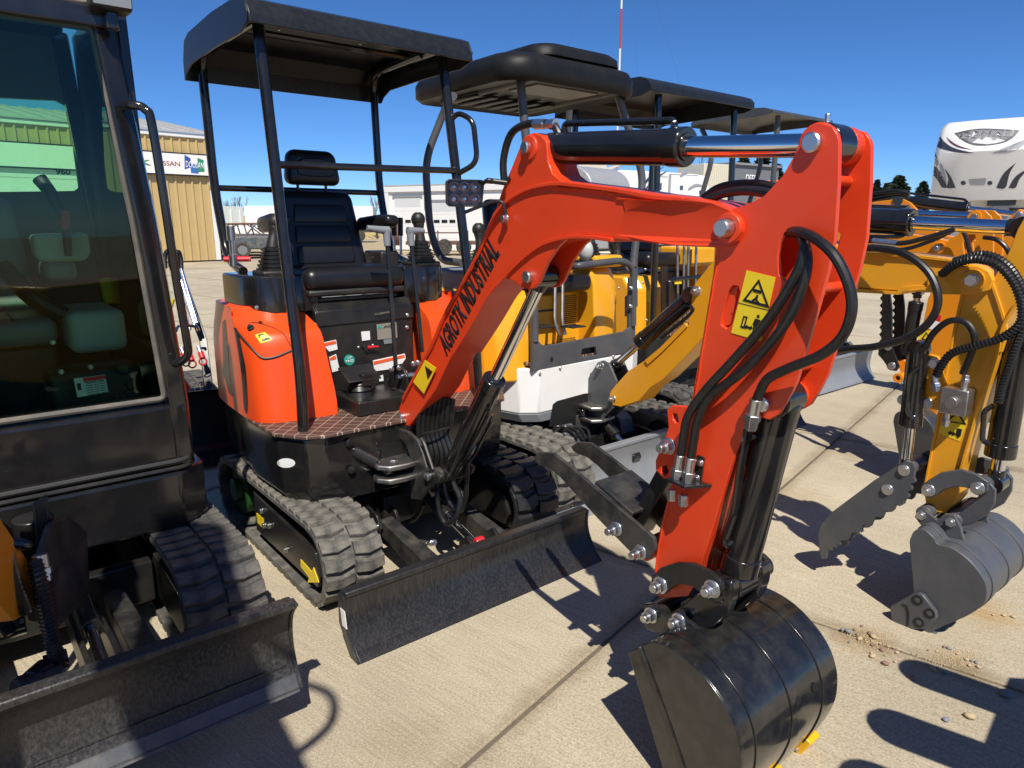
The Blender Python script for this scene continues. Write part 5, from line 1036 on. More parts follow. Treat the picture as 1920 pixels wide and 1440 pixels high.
# boom and arm
b3 = [(1330, 640), (1400, 520), (1470, 470), (1560, 448), (1615, 441), (1700, 438), (1750, 446), (1776, 452), (1785, 465), (1778, 478), (1760, 484), (1700, 486), (1615, 486), (1560, 490), (1500, 520), (1430, 590), (1370, 680), (1345, 690)]
bm3 = prismB(Z3, T3, b3, -.07, -.06, .06, M_YELO, 'boom')
q = Z3.B(1760, 465, -.07); MB().ring((q.x, -.06, q.z), (q.x, -.09, q.z), .032, .018).build('boss', M_YELO, bm3, .003); bolt(bm3, (q.x, -.086, q.z), (0, -1, 0), .019, .02, .008)
a3 = [(1750, 478), (1772, 455), (1795, 440), (1812, 415), (1818, 400), (1830, 393), (1846, 394), (1858, 405), (1863, 425), (1862, 480), (1850, 540), (1838, 560), (1810, 620), (1770, 720), (1752, 790), (1700, 790), (1700, 765), (1722, 650), (1740, 560), (1762, 510)]
hole3 = [(1805, 455), (1815, 440), (1828, 440), (1830, 460), (1822, 480), (1808, 478)]
am3 = MB().prism('b', [Z3.az(-.075, a3), Z3.az(-.075, hole3)], -.074, -.060).build('arm', M_YELO, T3, .002)
MB().prism('b', [Z3.az(-.075, a3), Z3.az(-.075, hole3)], .060, .074).build('arm_plate', M_YELO, am3, .002)
prismB(Z3, am3, [(1750, 540), (1728, 650), (1706, 770), (1745, 780), (1765, 715), (1800, 620), (1790, 560)], -.07, -.059, .059, M_YELO, 'arm_core')
q = Z3.B(1828, 407, -.074); MB().ring((q.x, -.074, q.z), (q.x, -.084, q.z), .03, .017).build('boss', M_YELO, am3); bolt(am3, (q.x, -.074, q.z), (0, -1, 0), .017, .02)
hydraulic(T3, Z3.B(1480, 390, 0), (q.x, 0, q.z), .042, .022, .66, None, 'arm_cylinder', .05)
strip(am3, 'sticker', M_STW, [Z3.B(*p_, -.0755) for p_ in ((1742, 598), (1762, 604), (1757, 622), (1735, 614))]); strip(am3, 'sticker', M_REDK, [Z3.B(*p_, -.0755) for p_ in ((1746, 586), (1765, 592), (1762, 604), (1742, 598))]); strip(am3, 'caution_sticker', M_STK, [Z3.B(*p_, -.0755) for p_ in ((1728, 616), (1752, 622), (1744, 646), (1720, 640))])
MB().prism('b', [Z3.az(-.077, [(1737, 622), (1745, 640), (1727, 636)]), Z3.az(-.077, [(1737, 626), (1742, 637), (1731, 635)])], -.0774, -.0768).build('sticker_print', M_INK, am3)
th3 = thumb2(Z3, T3, [(1668, 545), (1672, 580), (1672, 650), (1680, 672), (1686, 688), (1680, 696), (1668, 694), (1655, 675), (1646, 665)], [(1648, 640), (1650, 545)], -.11, [(-.11, -.095), (.05, .065)], M_BLACK, 7, 4)
for q in ((1665, 650), (1672, 686)): bolt(th3, Z3.B(*q, -.11), (0, -1, 0), .017, .012)
c = Z3.B(1672, 686, -.09); MB().cyl((c.x, -.095, c.z), (c.x, .05, c.z), .025, n=16).build('thumb_pivot', M_YELO, th3)
c = Z3.B(1686, 708, -.08); MB().ring((c.x, -.10, c.z), (c.x, .04, c.z), .026, .014).build('thumb_eye', M_YELO, am3); prismB(Z3, am3, [(1680, 680), (1692, 675), (1712, 700), (1708, 725), (1690, 715)], -.07, -.05, .03, M_YELO, 'thumb_bracket')
hydraulic(T3, Z3.B(1702, 655, -.02), Z3.B(1722, 545, -.02), .035, .018, .8, M_BLACK, 'thumb_cylinder', .03)
pro3 = Z3.az(-.2, [(1675, 790), (1680, 775), (1700, 768), (1725, 775), (1745, 795), (1754, 825), (1750, 850), (1725, 868), (1690, 880)])
bucket(T3, Z3, mat('dark_bucket', (.03, .032, .035), .4, var=.2, dust=.1), -.20, .22, pro3, None, M_GREY, [], ribs=(.2, .8), tooth=(.06, .024))
hose(T3, [Z3.B(x, y, b_) for x, y, b_ in ((1600, 470, -.1), (1690, 468, -.1), (1750, 450, -.12), (1800, 430, -.12), (1818, 470, -.12), (1822, 510, -.1))], .011)
hose(T3, [Z3.B(x, y, b_) for x, y, b_ in ((1845, 445, -.1), (1870, 450, -.12), (1890, 470, -.12), (1896, 500, -.1))], .011)
for k in range(3): hose(T3, [Z3.B(x, y, b_) for x, y, b_ in ((1600, 370 + 7 * k, .02 * k), (1640, 362 + 6 * k, .02 * k), (1680, 358 + 4 * k, .02 * k), (1705, 364 + 2 * k, .02 * k))], .010)

# ------------------------------------------------------------------ fourth excavator, farthest
Z4 = Frame((2.593, 6.210), 51)
T4 = machine('mini_excavator', Z4, 'farthest yellow mini excavator with thin curved grey canopy and slotted grey blade', 'excavator', 'excavators parked in a row')
track(T4, -.60, -.36, -.80, .1, .165, M_RUBBER, singles=False); track(T4, .34, .58, -.80, .1, .165, M_RUBBER, singles=False, outer=1)
MB().box(-.64, -.10, -.36, .34, .12, .30).build('undercarriage', M_BLACK, T4, .006)
db = dozer_blade(T4, -.60, .60, [(.45, .02), (.41, .07), (.385, .15), (.40, .27)], M_GREYB, arms=(-.2, .2), mr=M_GREYB)
MB().prism('b', [(.40, .2), (.415, .2), (.415, .245), (.40, .245)], .6095, .611).build('end_slot', M_STW, db)
MB().prism('z', [(-.10, -.45), (-.2, -.55), (-.95, -.5), (-1.05, 0), (-.95, .5), (-.2, .55), (-.10, .45)], .38, .64).build('body_skirt', M_BLACK, T4, .01)
fender(T4, -.55, -.28, -.25, .645, 1.05, M_YELO); fender(T4, .28, .55, -.25, .645, 1.05, M_YELO)
MB().box(-.95, -.50, -.27, .27, .64, 1.04).build('seat_base', M_BLACK, T4, .01); seat(T4, -.40, 0, 1.05)
flat_canopy(T4, -.60, .36, -.06, -.86, 2.315, .05, .02, .014, mat('canopy_grey', (.05, .055, .06), .45, var=.2, dust=.1))
for aa, bb in ((-.14, -.40), (-.14, .30)): pipe(T4, [(aa, bb, 2.27), (aa + .01, bb, .65)], .023, M_GREY)
for bb in (-.52, .26): pipe(T4, [(-.80, bb, 2.22), (-.66, bb, 2.0), (-.80, bb, 1.5), (-.85, bb, 1.05)], .022, M_GREY, fr=.2)
b4 = [(1420, 560), (1480, 470), (1560, 400), (1640, 378), (1690, 372), (1706, 380), (1760, 440), (1850, 455), (1890, 470), (1880, 500), (1820, 500), (1700, 480), (1600, 470), (1540, 520), (1470, 600)]
prismB(Z4, T4, b4, -.07, -.06, .06, M_YELO, 'boom')
a4 = [(1860, 480), (1885, 440), (1895, 405), (1910, 392), (1926, 400), (1930, 440), (1915, 520), (1880, 640), (1850, 740), (1815, 745), (1830, 640), (1850, 560)]
am4 = prismB(Z4, T4, a4, -.07, -.065, .065, M_YELO, 'arm')
q = Z4.B(1910, 403, -.07); bolt(am4, (q.x, -.065, q.z), (0, -1, 0), .02, .02)
hydraulic(T4, Z4.B(1690, 376, 0), (q.x, 0, q.z), .042, .020, .58, None, 'arm_cylinder', .07)
MB().tube(fillet([Z4.B(1700, 372, 0), Z4.B(1704, 362, 0), Z4.B(1810, 374, 0), Z4.B(1816, 384, 0)], .02), .009, 8).build('feed_pipe', M_GLOSS, T4)
pro4 = Z4.az(-.2, [(1800, 770), (1810, 755), (1835, 755), (1855, 775), (1858, 800), (1840, 820), (1812, 830)])
bucket(T4, Z4, MATS['dark_bucket'], -.2, .2, pro4, None, M_GREY, [], ribs=(.5,), tooth=(.05, .024))

# ------------------------------------------------------------------ small orange loader behind, with black bucket
ZL = Frame((gz(395, 880).x - .25, gz(395, 880).y + .35), 58)
TL = machine('mini_loader', ZL, 'small orange loader with black bucket, chrome pipes and red hose couplers, parked behind', 'loader')
def LA(x, y, a): return ZL.A(x, y, a)
bw0, bw1 = LA(350, 800, .35).y - .35, LA(428, 760, .35).y + .05; zt = LA(390, 738, .30).z
MB().prism('b', [(.42, .03), (.43, .045), (.20, .05), (.17, .10), (.17, zt - .02), (.20, zt), (.185, zt), (.15, zt - .02), (.15, .08), (.19, .03)], bw0, bw1).build('loader_bucket', M_BLACK, TL, .003)
for bb in (bw0, bw1): MB().prism('b', [(.42, .03), (.25, zt - .05), (.2, zt), (.15, zt), (.15, .03)], bb - .006, bb + .006).build('bucket_side', M_BLACK, TL, .002)
p0 = LA(372, 735, .05); MB().prism('a', [(p0.y - .38, p0.z - .45), (p0.y - .02, p0.z - .45), (p0.y - .02, p0.z + .0), (p0.y - .08, p0.z + .12), (p0.y - .16, p0.z + .17), (p0.y - .38, p0.z + .2)], -.9, .04).build('hood', M_ORANGE, TL, .03, 4)
bolt(TL, LA(360, 732, .045), (1, 0, 0), .014, .02)
MB().loft([[(x - .06, y - .05, z) for x, y, z in [tuple(LA(395, 735, .02))]][0:1] * 1 and [tuple(LA(383, 735, .0)), tuple(LA(400, 725, .0)), tuple(LA(399, 725, -.06)), tuple(LA(382, 735, -.06))], [tuple(LA(374, 640, -.25)), tuple(LA(388, 635, -.25)), tuple(LA(388, 635, -.31)), tuple(LA(374, 640, -.31))], [tuple(LA(308, 470, -.55)), tuple(LA(330, 470, -.55)), tuple(LA(330, 470, -.61)), tuple(LA(308, 470, -.61))]]).build('lift_arm', M_BLACK, TL, .004)
for k, (x0, y0, x1, y1) in enumerate(((312, 478, 356, 618), (322, 476, 366, 612), (330, 480, 370, 606))):
    MB().cyl(LA(x0 + 10, y0 + 25, -.40), LA(x1, y1, -.18), .012, n=12).build('chrome_pipe', M_CHROME, TL)
    hose(TL, [LA(x0 - 2, y0 + 25, -.40), LA(x0 - 3, y0 + 2, -.42), LA(x0 + 4, y0 - 8, -.42), LA(x0 + 9, y0 + 4, -.42), LA(x0 + 10, y0 + 28, -.40)], .014)
MB().tube(fillet([LA(330, 622, -.1), LA(334, 610, -.1), LA(370, 612, -.1), LA(372, 620, -.1)], .02), .009, 8).build('chrome_pipe', M_CHROME, TL)
MB().tube(fillet([LA(345, 640, -.08), LA(342, 622, -.08), LA(350, 618, -.08), LA(353, 634, -.08)], .02), .009, 8).build('chrome_pipe', M_CHROME, TL)
for x, y in ((340, 652), (352, 655), (372, 650)):
    p = LA(x, y, -.04); q = LA(x + 8, y + 22, .0); MB().cyl(p, p.lerp(q, .45), .013, n=12).build('coupler_sleeve', M_ZINC, TL); cp = MB().cyl(p.lerp(q, .45), q, .018, n=14).build('red_coupler', M_REDK, TL, .003); MB().tube([V((q.x, q.y + .022 * math.cos(t), q.z - .02 + .022 * math.sin(t))) for t in [i * math.pi / 6 for i in range(13)]], .005, 6).build('pull_ring', M_REDK, TL)
MB().cyl(LA(318, 575, -.2), LA(322, 560, -.2), .02, n=14).build('yellow_cap', M_STK, TL)
track(TL, bw1 - .22, bw1 - .02, -.85, -.15, .16, M_RUBBER, singles=False, outer=1); track(TL, bw0 + .02, bw0 + .22, -.85, -.15, .16, M_RUBBER, singles=False)
MB().box(-.9, -.1, bw0 + .24, bw1 - .24, .14, .5).build('chassis', M_BLACK, TL, .01)
# ------------------------------------------------------------------ cab excavator on the left
K = Frame((-1.492, 1.981), 51)
T0 = machine('cab_excavator', K, 'excavator with black glazed cab, grab handle and scuffed black blade at the left edge', 'excavator', 'excavators parked in a row')
def glass(name, tint, refl=.06):
    m = bpy.data.materials.new(name); m.use_nodes = True; n = m.node_tree.nodes; l = m.node_tree.links; n.clear()
    o = n.new('ShaderNodeOutputMaterial'); t = n.new('ShaderNodeBsdfTransparent'); t.inputs[0].default_value = (*tint, 1); g_ = n.new('ShaderNodeBsdfGlossy'); g_.inputs['Roughness'].default_value = .01
    f = n.new('ShaderNodeFresnel'); f.inputs[0].default_value = 1.38; mx = n.new('ShaderNodeMixShader'); l.new(f.outputs[0], mx.inputs[0]); l.new(t.outputs[0], mx.inputs[1]); l.new(g_.outputs[0], mx.inputs[2]); l.new(mx.outputs[0], o.inputs[0]); return m
M_GLASS = glass('green_tinted_glass', (.74, .92, .80)); M_GLASS2 = glass('side_glass', (.74, .92, .76))
M_GASK = mat('window_gasket', (.10, .092, .08), .6, var=.2, dust=.3)
track(T0, .335, .585, -.82, .205, .165, M_RUBBER, pitch=.062, lug_h=.014, outer=1); track(T0, -.585, -.335, -.82, .205, .165, M_RUBBER, pitch=.07)
MB().box(-.64, -.05, -.335, .335, .10, .25).build('undercarriage', M_BLACK, T0, .006)
MB().cyl((-.45, 0, .25), (-.45, 0, .36), .28, n=32).build('slewing_ring', M_WORN, T0)
M_BLADE0 = mat('muddy_black_steel', (.02, .02, .021), .38, var=.4, dust=.28, dustcol=(.22, .205, .18), dscale=130, bump=.25, bscale=120, stretch=(1, 1, .6))
db0 = dozer_blade(T0, -.60, .525, [(.775, .125), (.742, .175), (.722, .25), (.735, .33), (.785, .39)], M_BLADE0, arms=(-.2, .2), arm_a=0, zo=.13, mr=mat('scraped_edge', (.085, .09, .10), .40, metal=.3, var=.4, dust=.4, dustcol=(.24, .21, .17), dscale=22))
MB().tube([(.7375 + random.uniform(-.001, .001), -.58 + i * .0137, .19 + random.uniform(-.0015, .0015)) for i in range(80)], .004, 6).build('weld_bead', M_BLADE0, db0)
for q in ((200, 1060), (236, 1050)): pass
for bb in (.06, .13): MB().prism('b', [(.10, .16), (.68, .19), (.70, .24), (.58, .30), (.12, .24)], bb - .008, bb + .008).build('blade_lug', M_BLACK, T0, .003)
pin(T0, (.58, .052, .25), (0, -1, 0), .016, .02); pin(T0, (.58, .138, .25), (0, 1, 0), .016, .02)
hydraulic(T0, (-.05, .095, .28), (.58, .095, .25), .03, .016, .6, M_BLACK, 'blade_cylinder', .02)
MB().prism('z', [(-.02, -.45), (-.10, -.55), (-.95, -.55), (-1.1, -.3), (-1.1, .3), (-.95, .55), (-.10, .55), (-.02, .45)], .36, .56).build('revolving_frame', M_GLOSS, T0, .01)
# cab shell
CA = -.05
def cabring(a_, z, s=0): return None
PR0 = [(.495, .585), (.50, .62), (.492, .85), (.455, 1.45), (.40, 2.02), (.385, 2.12)]        # outer right edge of the front (b, z)
low = MB().prism('a', [(-.52, .57), (.50, .57), (.507, .62), (.50, .76), (.497, .795), (-.515, .795)], CA - .05, CA + .01).build('front_panel', M_GLOSS, T0, .012, 3)
MB().tube(fillet([(-.15 + CA, -.52, .60), (CA + .02, -.50, .598), (CA + .02, .47, .598), (CA - .02, .512, .60), (CA - .30, .52, .60)], .06), .009, 8).build('trim_bead', mat('rubber_bead', (.035, .034, .032), .5), T0)
MB().tube(fillet([(-.15 + CA, -.52, .575), (CA + .02, -.50, .573), (CA + .02, .47, .573), (CA - .02, .512, .575), (CA - .30, .52, .575)], .06), .008, 8).build('trim_bead', M_PLASTIC, T0)
def pill(pts, w, d, name='cab_pillar', m=M_GLOSS):
    rg = []
    for a, b_, z in pts: rg.append([(a + d, b_ - w, z), (a + d * .6, b_ + w * .7, z), (a, b_ + w, z), (a - d, b_ + w, z), (a - d, b_ - w, z)])
    return MB().loft(rg).build(name, m, T0, .008, 3)
for s in (1, -1): pill([(CA - .02, s * .480, .57), (CA - .02, s * .480, .80), (CA - .03, s * .448, 1.40), (CA - .06, s * .395, 2.02), (CA - .09, s * .385, 2.14)], .034, .035)
for s in (1, -1): pill([(-1.0, s * .47, .57), (-1.0, s * .45, 1.4), (-.98, s * .40, 2.14)], .03, .03)
MB().box(-1.03, CA - .05, -.41, .41, 2.12, 2.18).build('cab_roof', M_GLOSS, T0, .03, 4)
# header rails and glazing
def fpan(pts, a, th, m, nm, par=None, bev=.002): return MB().prism('a', pts, a - th, a).build(nm, m, par or T0, bev)
fpan([(-.42, 1.975), (.40, 1.975), (.392, 2.035), (-.41, 2.035)], CA - .01, .05, M_GLOSS, 'header_rail', bev=.006)
fpan([(-.46, .795), (.455, .795), (.368, 1.985), (-.37, 1.985)], CA - .032, .006, M_GLASS, 'windshield', bev=0)
fpan([(-.40, 2.03), (.385, 2.03), (.375, 2.12), (-.39, 2.12)], CA - .042, .006, M_GLASS, 'upper_glass', bev=0)
def gask(pts, r=.009): return MB().tube(fillet(pts, .02, 4), r, 8).build('gasket', M_GASK, T0)
gask([(CA - .02, -.46, .815), (CA - .02, .440, .815), (CA - .03, .408, 1.40), (CA - .045, .362, 1.975), (CA - .045, -.37, 1.975)], .010)
gask([(CA - .045, -.38, 2.045), (CA - .045, .366, 2.045), (CA - .055, .36, 2.13)], .008)
# side wall (right): door frame with glass
MB().prism('b', [[(-.98, .57), (CA - .03, .57), (CA - .03, .80), (CA - .06, 1.4), (CA - .09, 2.13), (-.98, 2.13)], [(-.92, .98), (-.13, .98), (-.14, 1.4), (-.17, 2.04), (-.92, 2.04)]], .44, .47).build('door', M_GLOSS, T0, .004)
MB().prism('b', [(-.93, .97), (-.12, .97), (-.16, 2.05), (-.93, 2.05)], .452, .457).build('door_glass', M_GLASS2, T0)
MB().prism('b', [(-.98, .57), (CA - .03, .57), (CA - .09, 2.13), (-.98, 2.13)], -.47, -.44).build('cab_side', M_BLACK, T0, .004)
# back wall with rear window
rw = [K.A(x, y, -1.0) for x, y in ((-150, 175), (105, 188), (128, 200), (152, 335), (152, 352), (140, 358), (-150, 362))]
MB().prism('a', [[(-.45, .57), (.45, .57), (.41, 2.13), (-.41, 2.13)], [(min(.40, max(-.38, p.y)), min(2.08, p.z)) for p in rw]], -1.03, -.99).build('cab_back', mat('cab_lining', (.09, .095, .09), .6), T0, .004)
MB().prism('a', [(-.42, 1.2), (.42, 1.2), (.41, 2.1), (-.41, 2.1)], -1.015, -1.009).build('rear_glass', M_GLASS2, T0)
MB().box(-.98, CA - .06, -.44, .44, .56, .60).build('cab_floor', M_PLASTIC, T0)
# cab interior
M_VINYL0 = M_VINYL; M_VINYL = mat('grey_seat_vinyl', (.20, .21, .20), .4); st0 = seat(T0, -.42, -.05, .98); MB().box(-.95, -.50, -.30, .20, .60, .98).build('seat_plinth', M_PLASTIC, st0, .02)
for bb in (-.32, .24): MB().box(-.85, -.50, bb - .05, bb + .05, 1.20, 1.27).build('armrest', M_VINYL, st0, .025, 4)
M_VINYL = M_VINYL0
MB().tube(fillet([K.A(6, 500, -.55), K.A(60, 560, -.45), K.A(120, 590, -.45)], .05), .03, 10).build('console_arm', M_PLASTIC, T0)
MB().tube(cat([K.A(128, 480, -.45), K.A(122, 420, -.45), K.A(100, 370, -.47), K.A(74, 335, -.5)], 6), .014, 12, rf=lambda t: .012 + .012 * t).build('control_lever', M_PLASTIC, T0)
MB().cyl(K.A(122, 430, -.447), K.A(119, 396, -.452), .016, n=14).build('red_grip', M_REDK, T0)
MB().box(-.70, -.35, .22, .40, .95, 1.10).build('side_console', mat('console_grey', (.45, .47, .44), .5), T0, .03, 4)
MB().prism('a', K.bz(-.5, [(60, 440), (165, 436), (172, 475), (160, 490), (80, 492), (66, 480)]), -.62, -.5).build('instrument_pod', MATS['console_grey'], T0, .02, 3)
# floor pedals, travel levers and gauges low down behind the windshield
for q in ((230, 690), (245, 720)): p = K.A(*q, -.18); MB().lathe(p, p + V((.02, 0, .0)), [(0, .022), (.7, .022), (1, .014)], 18).build('gauge_cap', M_PLASTIC, T0)
for q in ((115, 697), (99, 642), (170, 688)): bolt(T0, K.A(*q, -.16), (1, 0, 0), .007, .008)
MB().box(-.32, -.17, .12, .40, .62, .93).build('fuel_tank', M_PLASTIC, T0, .03, 3)
strip(T0, 'window_sticker', M_STW, [K.A(*q, CA - .040) for q in ((138, 710), (197, 702), (203, 735), (145, 745))], .0007)
strip(T0, 'sticker_header', M_REDK, [K.A(*q, CA - .0385) for q in ((155, 708.5), (197, 703), (198.5, 710), (157, 716))], .0005)
A3 = CA - .0372
text(T0, 'FILLING FUEL', K.A(161, 720, A3), K.A(196, 715, A3), K.A(160.5, 716, A3), M_INK, 'sticker_print', .01)
for i in range(5): text(T0, 'xxxxxx xxxx xxxxx'.replace('x', '-'), K.A(161 + i, 724 + i * 4.2, A3), K.A(197 + i * .8, 718.5 + i * 4.2, A3), K.A(160.8 + i, 722.8 + i * 4.2, A3), M_INK, 'sticker_print')
strip(T0, 'sticker_print', M_INK, [K.A(*q, A3) for q in ((144, 719), (151, 718), (153, 731), (146, 732))], .0004)
# grab handle, lamp
gh = [K.A(232, 200, CA - .02), K.A(246, 197, CA + .03), K.A(272, 205, CA + .05), K.A(288, 250, CA + .06), K.A(330, 520, CA + .06), K.A(349, 630, CA + .06), K.A(352, 665, CA + .05), K.A(335, 680, CA + .02), K.A(322, 682, CA - .02)]
MB().tube(cat(gh, 6), .0135, 12).build('grab_handle', M_GLOSS, T0)
lp0 = K.A(208, 6, CA + .03); lh = MB().box(lp0.x - .06, lp0.x + .02, lp0.y - .055, lp0.y + .055, lp0.z - .02, lp0.z + .08).build('work_lamp', M_PLASTIC, T0, .01); MB().box(lp0.x + .02, lp0.x + .024, lp0.y - .05, lp0.y + .05, lp0.z - .012, lp0.z + .07).build('lamp_glass', M_GREYPL, lh)
MB().box(lp0.x - .045, lp0.x - .005, lp0.y - .018, lp0.y + .018, lp0.z - .07, lp0.z - .018).build('lamp_mount', M_GLOSS, T0, .006)
# swing bracket and boom (turned away to its right)
RZ = Matrix.Translation((.28, -.02, 0)) @ Matrix.Rotation(math.radians(-27), 4, 'Z')
def b0(mbld, name, m, par=None, bev=.004): return mbld.xf(RZ).build(name, m, par or T0, bev)
for s in (-1, 1): b0(MB().prism('b', [(-.12, .32), (.10, .34), (.17, .42), (.15, .56), (.05, .62), (-.06, .60), (-.16, .5)], s * .085 - .008, s * .085 + .008), 'swing_bracket_plate', M_WORN)
b0(MB().cyl((-.06, 0, .30), (-.06, 0, .60), .05, n=20), 'swing_post', M_BLACK)
bmo = b0(MB().prism('b', [(.05, .49), (.10, .50), (.36, .95), (.62, 1.42), (.80, 1.58), (1.10, 1.62), (1.55, 1.42), (1.55, 1.32), (1.10, 1.47), (.88, 1.43), (.74, 1.28), (.52, .86), (.24, .45), (.10, .42), (.04, .45)], -.062, .062), 'boom', M_YELO)
b0(MB().prism('b', [(1.44, 1.50), (1.58, 1.52), (1.70, 1.60), (1.74, 1.55), (1.66, 1.30), (1.56, .9), (1.50, .55), (1.42, .55), (1.40, .9)], -.07, .07), 'arm', M_YELO)
b0(MB().prism('b', [(1.38, .52), (1.50, .58), (1.62, .52), (1.68, .40), (1.66, .28), (1.56, .16), (1.42, .10), (1.40, .12), (1.46, .3)], -.24, .24), 'bucket', M_BLACK)
hydraulic(T0, RZ @ V((.16, 0, .40)), RZ @ V((.62, 0, 1.12)), .042, .022, .55, None, 'lift_cylinder', .04)
hydraulic(T0, RZ @ V((.62, 0, 1.62)), RZ @ V((1.70, 0, 1.57)), .042, .022, .6, None, 'arm_cylinder', .04)
sphose(T0, [K.A(x, y, a_) for x, y, a_ in ((66, 1050, .46), (74, 1090, .48), (86, 1150, .48), (100, 1210, .48), (112, 1245, .46))], .017)
sphose(T0, [K.A(x, y, a_) for x, y, a_ in ((88, 1095, .42), (94, 1150, .42), (104, 1215, .42), (108, 1250, .42))], .013)
fitting(T0, K.A(74, 1040, .45), K.A(80, 1075, .46) - K.A(74, 1040, .45), .018, .07)
MB().tube(fillet([K.A(24, 1016, .45), K.A(60, 1025, .46), K.A(14, 1015, .46), K.A(20, 1060, .48), K.A(50, 1150, .50)], .03), .014, 10).build('feed_pipe', M_GLOSS, T0)
MB().prism('a', K.bz(.30, [(62, 950), (90, 930), (92, 1000), (110, 1060), (115, 1170), (95, 1180), (70, 1040)]), .27, .30).build('bracket_web', M_WORN, T0, .004)
hydraulic(T0, K.A(60, 1280, .5), K.A(105, 1240, .45), .03, .016, .6, M_BLACK, 'swing_cylinder', .03)
MB().cyl(K.A(30, 1300, .52), K.A(112, 1262, .48), .035, n=18).build('pivot_tube', M_WORN, T0, .004)

MB().prism('a', K.bz(-.9, [(186, 522), (238, 520), (246, 562), (196, 572)]), -.93, -.9).build('yellow_panel', M_STK, T0, .01)
for bb in (-.17, .07): MB().tube([(-.405, bb - .0, 1.083), (-.75, bb, 1.083)], .004, 6).build('seat_piping', M_PLASTIC, st0)
# ------------------------------------------------------------------ background
def wframe(p, d):            # frame matrix: origin p, x along d (horizontal), z up
    x = V((d.x, d.y, 0)).normalized(); y = V((0, 0, 1)).cross(x); return Matrix.Translation(p) @ Matrix((x, y, V((0, 0, 1)))).transposed().to_4x4()
def placed(name, label, cat_, M, group=None):
    o = thing(name, label, cat_, group=group); o.matrix_world = M; return o
# tan metal building: front wall runs from near-left to far-right
c1 = gz(413, 487); c1.z = 0; c0 = V((-19.2, 20.6, 0)); Lb = (c1 - c0).length
Mb = wframe(c0, c1 - c0); TB = placed('metal_building', 'tan ribbed metal building with white trim and a long white sign', 'building', Mb)
iM = Mb.inverted()
def onwall(x, y, off=-.0):     # pixel -> local point on wall plane y=off
    d = ray(x, y); n = Mb.to_3x3() @ V((0, 1, 0)); o = Mb @ V((0, off, 0)); return iM @ (CAM + d * ((o - CAM).dot(n) / d.dot(n)))
HB = onwall(393, 262).z
M_TAN = mat('tan_metal_siding', (.50, .36, .155), .5, var=.08, dust=.1, scale=2); M_WTRIM = mat('white_trim', (.75, .75, .73), .5, var=.05, dust=.1); M_ROOFM = mat('roof_sheet', (.42, .42, .40), .5, var=.1)
wall = MB().box(-14, Lb, .03, 12, 0, HB).build('wall', M_TAN, TB)
x = -14 + .1; sheet = None
rib = MB().loft([[(-.05, .029, 0), (.05, .029, 0), (.022, -.022, 0), (-.022, -.022, 0)], [(-.05, .029, HB), (.05, .029, HB), (.022, -.022, HB), (-.022, -.022, HB)]]).build('siding_rib', M_TAN, wall)
k = 0
while x < Lb - .15:
    o = rib if k == 0 else instance(rib, wall); o.location = (x, 0, 0); x += .305; k += 1
    if k % 1 == 0: pass
MB().box(Lb - .16, Lb + .03, -.05, .2, 0, HB).build('corner_trim', M_WTRIM, TB, .01)
MB().box(Lb, Lb + .02, .02, 12, 0, HB).build('end_wall', M_WTRIM, TB)
MB().box(-14, Lb + .06, -.06, .06, HB, HB + .16).build('eave_trim', M_WTRIM, TB, .02)
MB().prism('a', [(-.1, HB + .165), (6, HB + 1.25), (12.1, HB + .165), (12.1, HB + .22), (6, HB + 1.31), (-.1, HB + .225)], -14, Lb + .08).build('roof', M_ROOFM, TB)
x = -13.9; k = 0
rr = MB().prism('a', [(-.1, .226), (6, 1.311), (6, 1.36), (-.1, .275)], -.03, .03).build('roof_rib', M_ROOFM, TB); rr.location = (x, 0, HB)
while x < Lb - .3:
    x += .6; o = instance(rr, TB); o.location = (x, 0, HB)
s0, s1 = onwall(150, 268, -.06), onwall(389, 290, -.06); s2 = onwall(389, 332, -.06)
sx1 = s1.x; sz1, sz0 = s1.z, s2.z; sx0 = sx1 - 8.2
sg = MB().box(sx0, sx1, -.14, -.03, sz0, sz1).build('sign', M_INK, TB, .01)
MB().box(sx0 + .05, sx1 - .05, -.15, -.139, sz0 + .05, sz1 - .05).build('sign_face', flat('sign_white', (.80, .79, .74)), sg)
def stxt(s, x0, x1, z0, z1, m, bold=.02, sh=0.): return text(sg, s, (x0, -.152, z0), (x1, -.152, z0), (x0 + sh, -.152, z1), m, 'lettering', bold, -.004)
h = sz1 - sz0; M_GRN = flat('sign_green', (.05, .30, .06)); M_RD = flat('sign_red', (.30, .03, .03)); M_BL = flat('sign_blue', (.03, .08, .33)); M_GN2 = flat('sign_teal', (.03, .25, .13))
pxx = lambda x: onwall(x, 305, -.15).x
stxt('CLARK', pxx(284) - 1.95, pxx(284), sz0 + .36 * h, sz0 + .60 * h, M_GRN, .03); stxt('NISSAN', pxx(291), pxx(337), sz0 + .40 * h, sz0 + .60 * h, M_RD, .015)
fx0, fx1 = pxx(345), pxx(382); fw = fx1 - fx0
for nm, m_, q in (('flag', M_BL, ((0, .28), (.34, .40), (.34, .78), (.06, .92))), ('flag', flat('sign_midblue', (.04, .16, .42)), ((.3, .14), (.68, .12), (.68, .55), (.3, .5))), ('flag', M_GN2, ((.64, .2), (1, .22), (1, .74), (.7, .82)))):
    MB().prism('b', [(fx0 + a * fw, sz0 + b_ * h) for a, b_ in q], -.1545, -.150).build(nm, m_, sg)
text(sg, 'DOOSAN', (fx0 + .06 * fw, -.156, sz0 + .38 * h), (fx0 + .96 * fw, -.156, sz0 + .34 * h), (fx0 + .10 * fw, -.156, sz0 + .66 * h), flat('sign_letter_white', (.8, .8, .8)), 'lettering', .01, -.004)
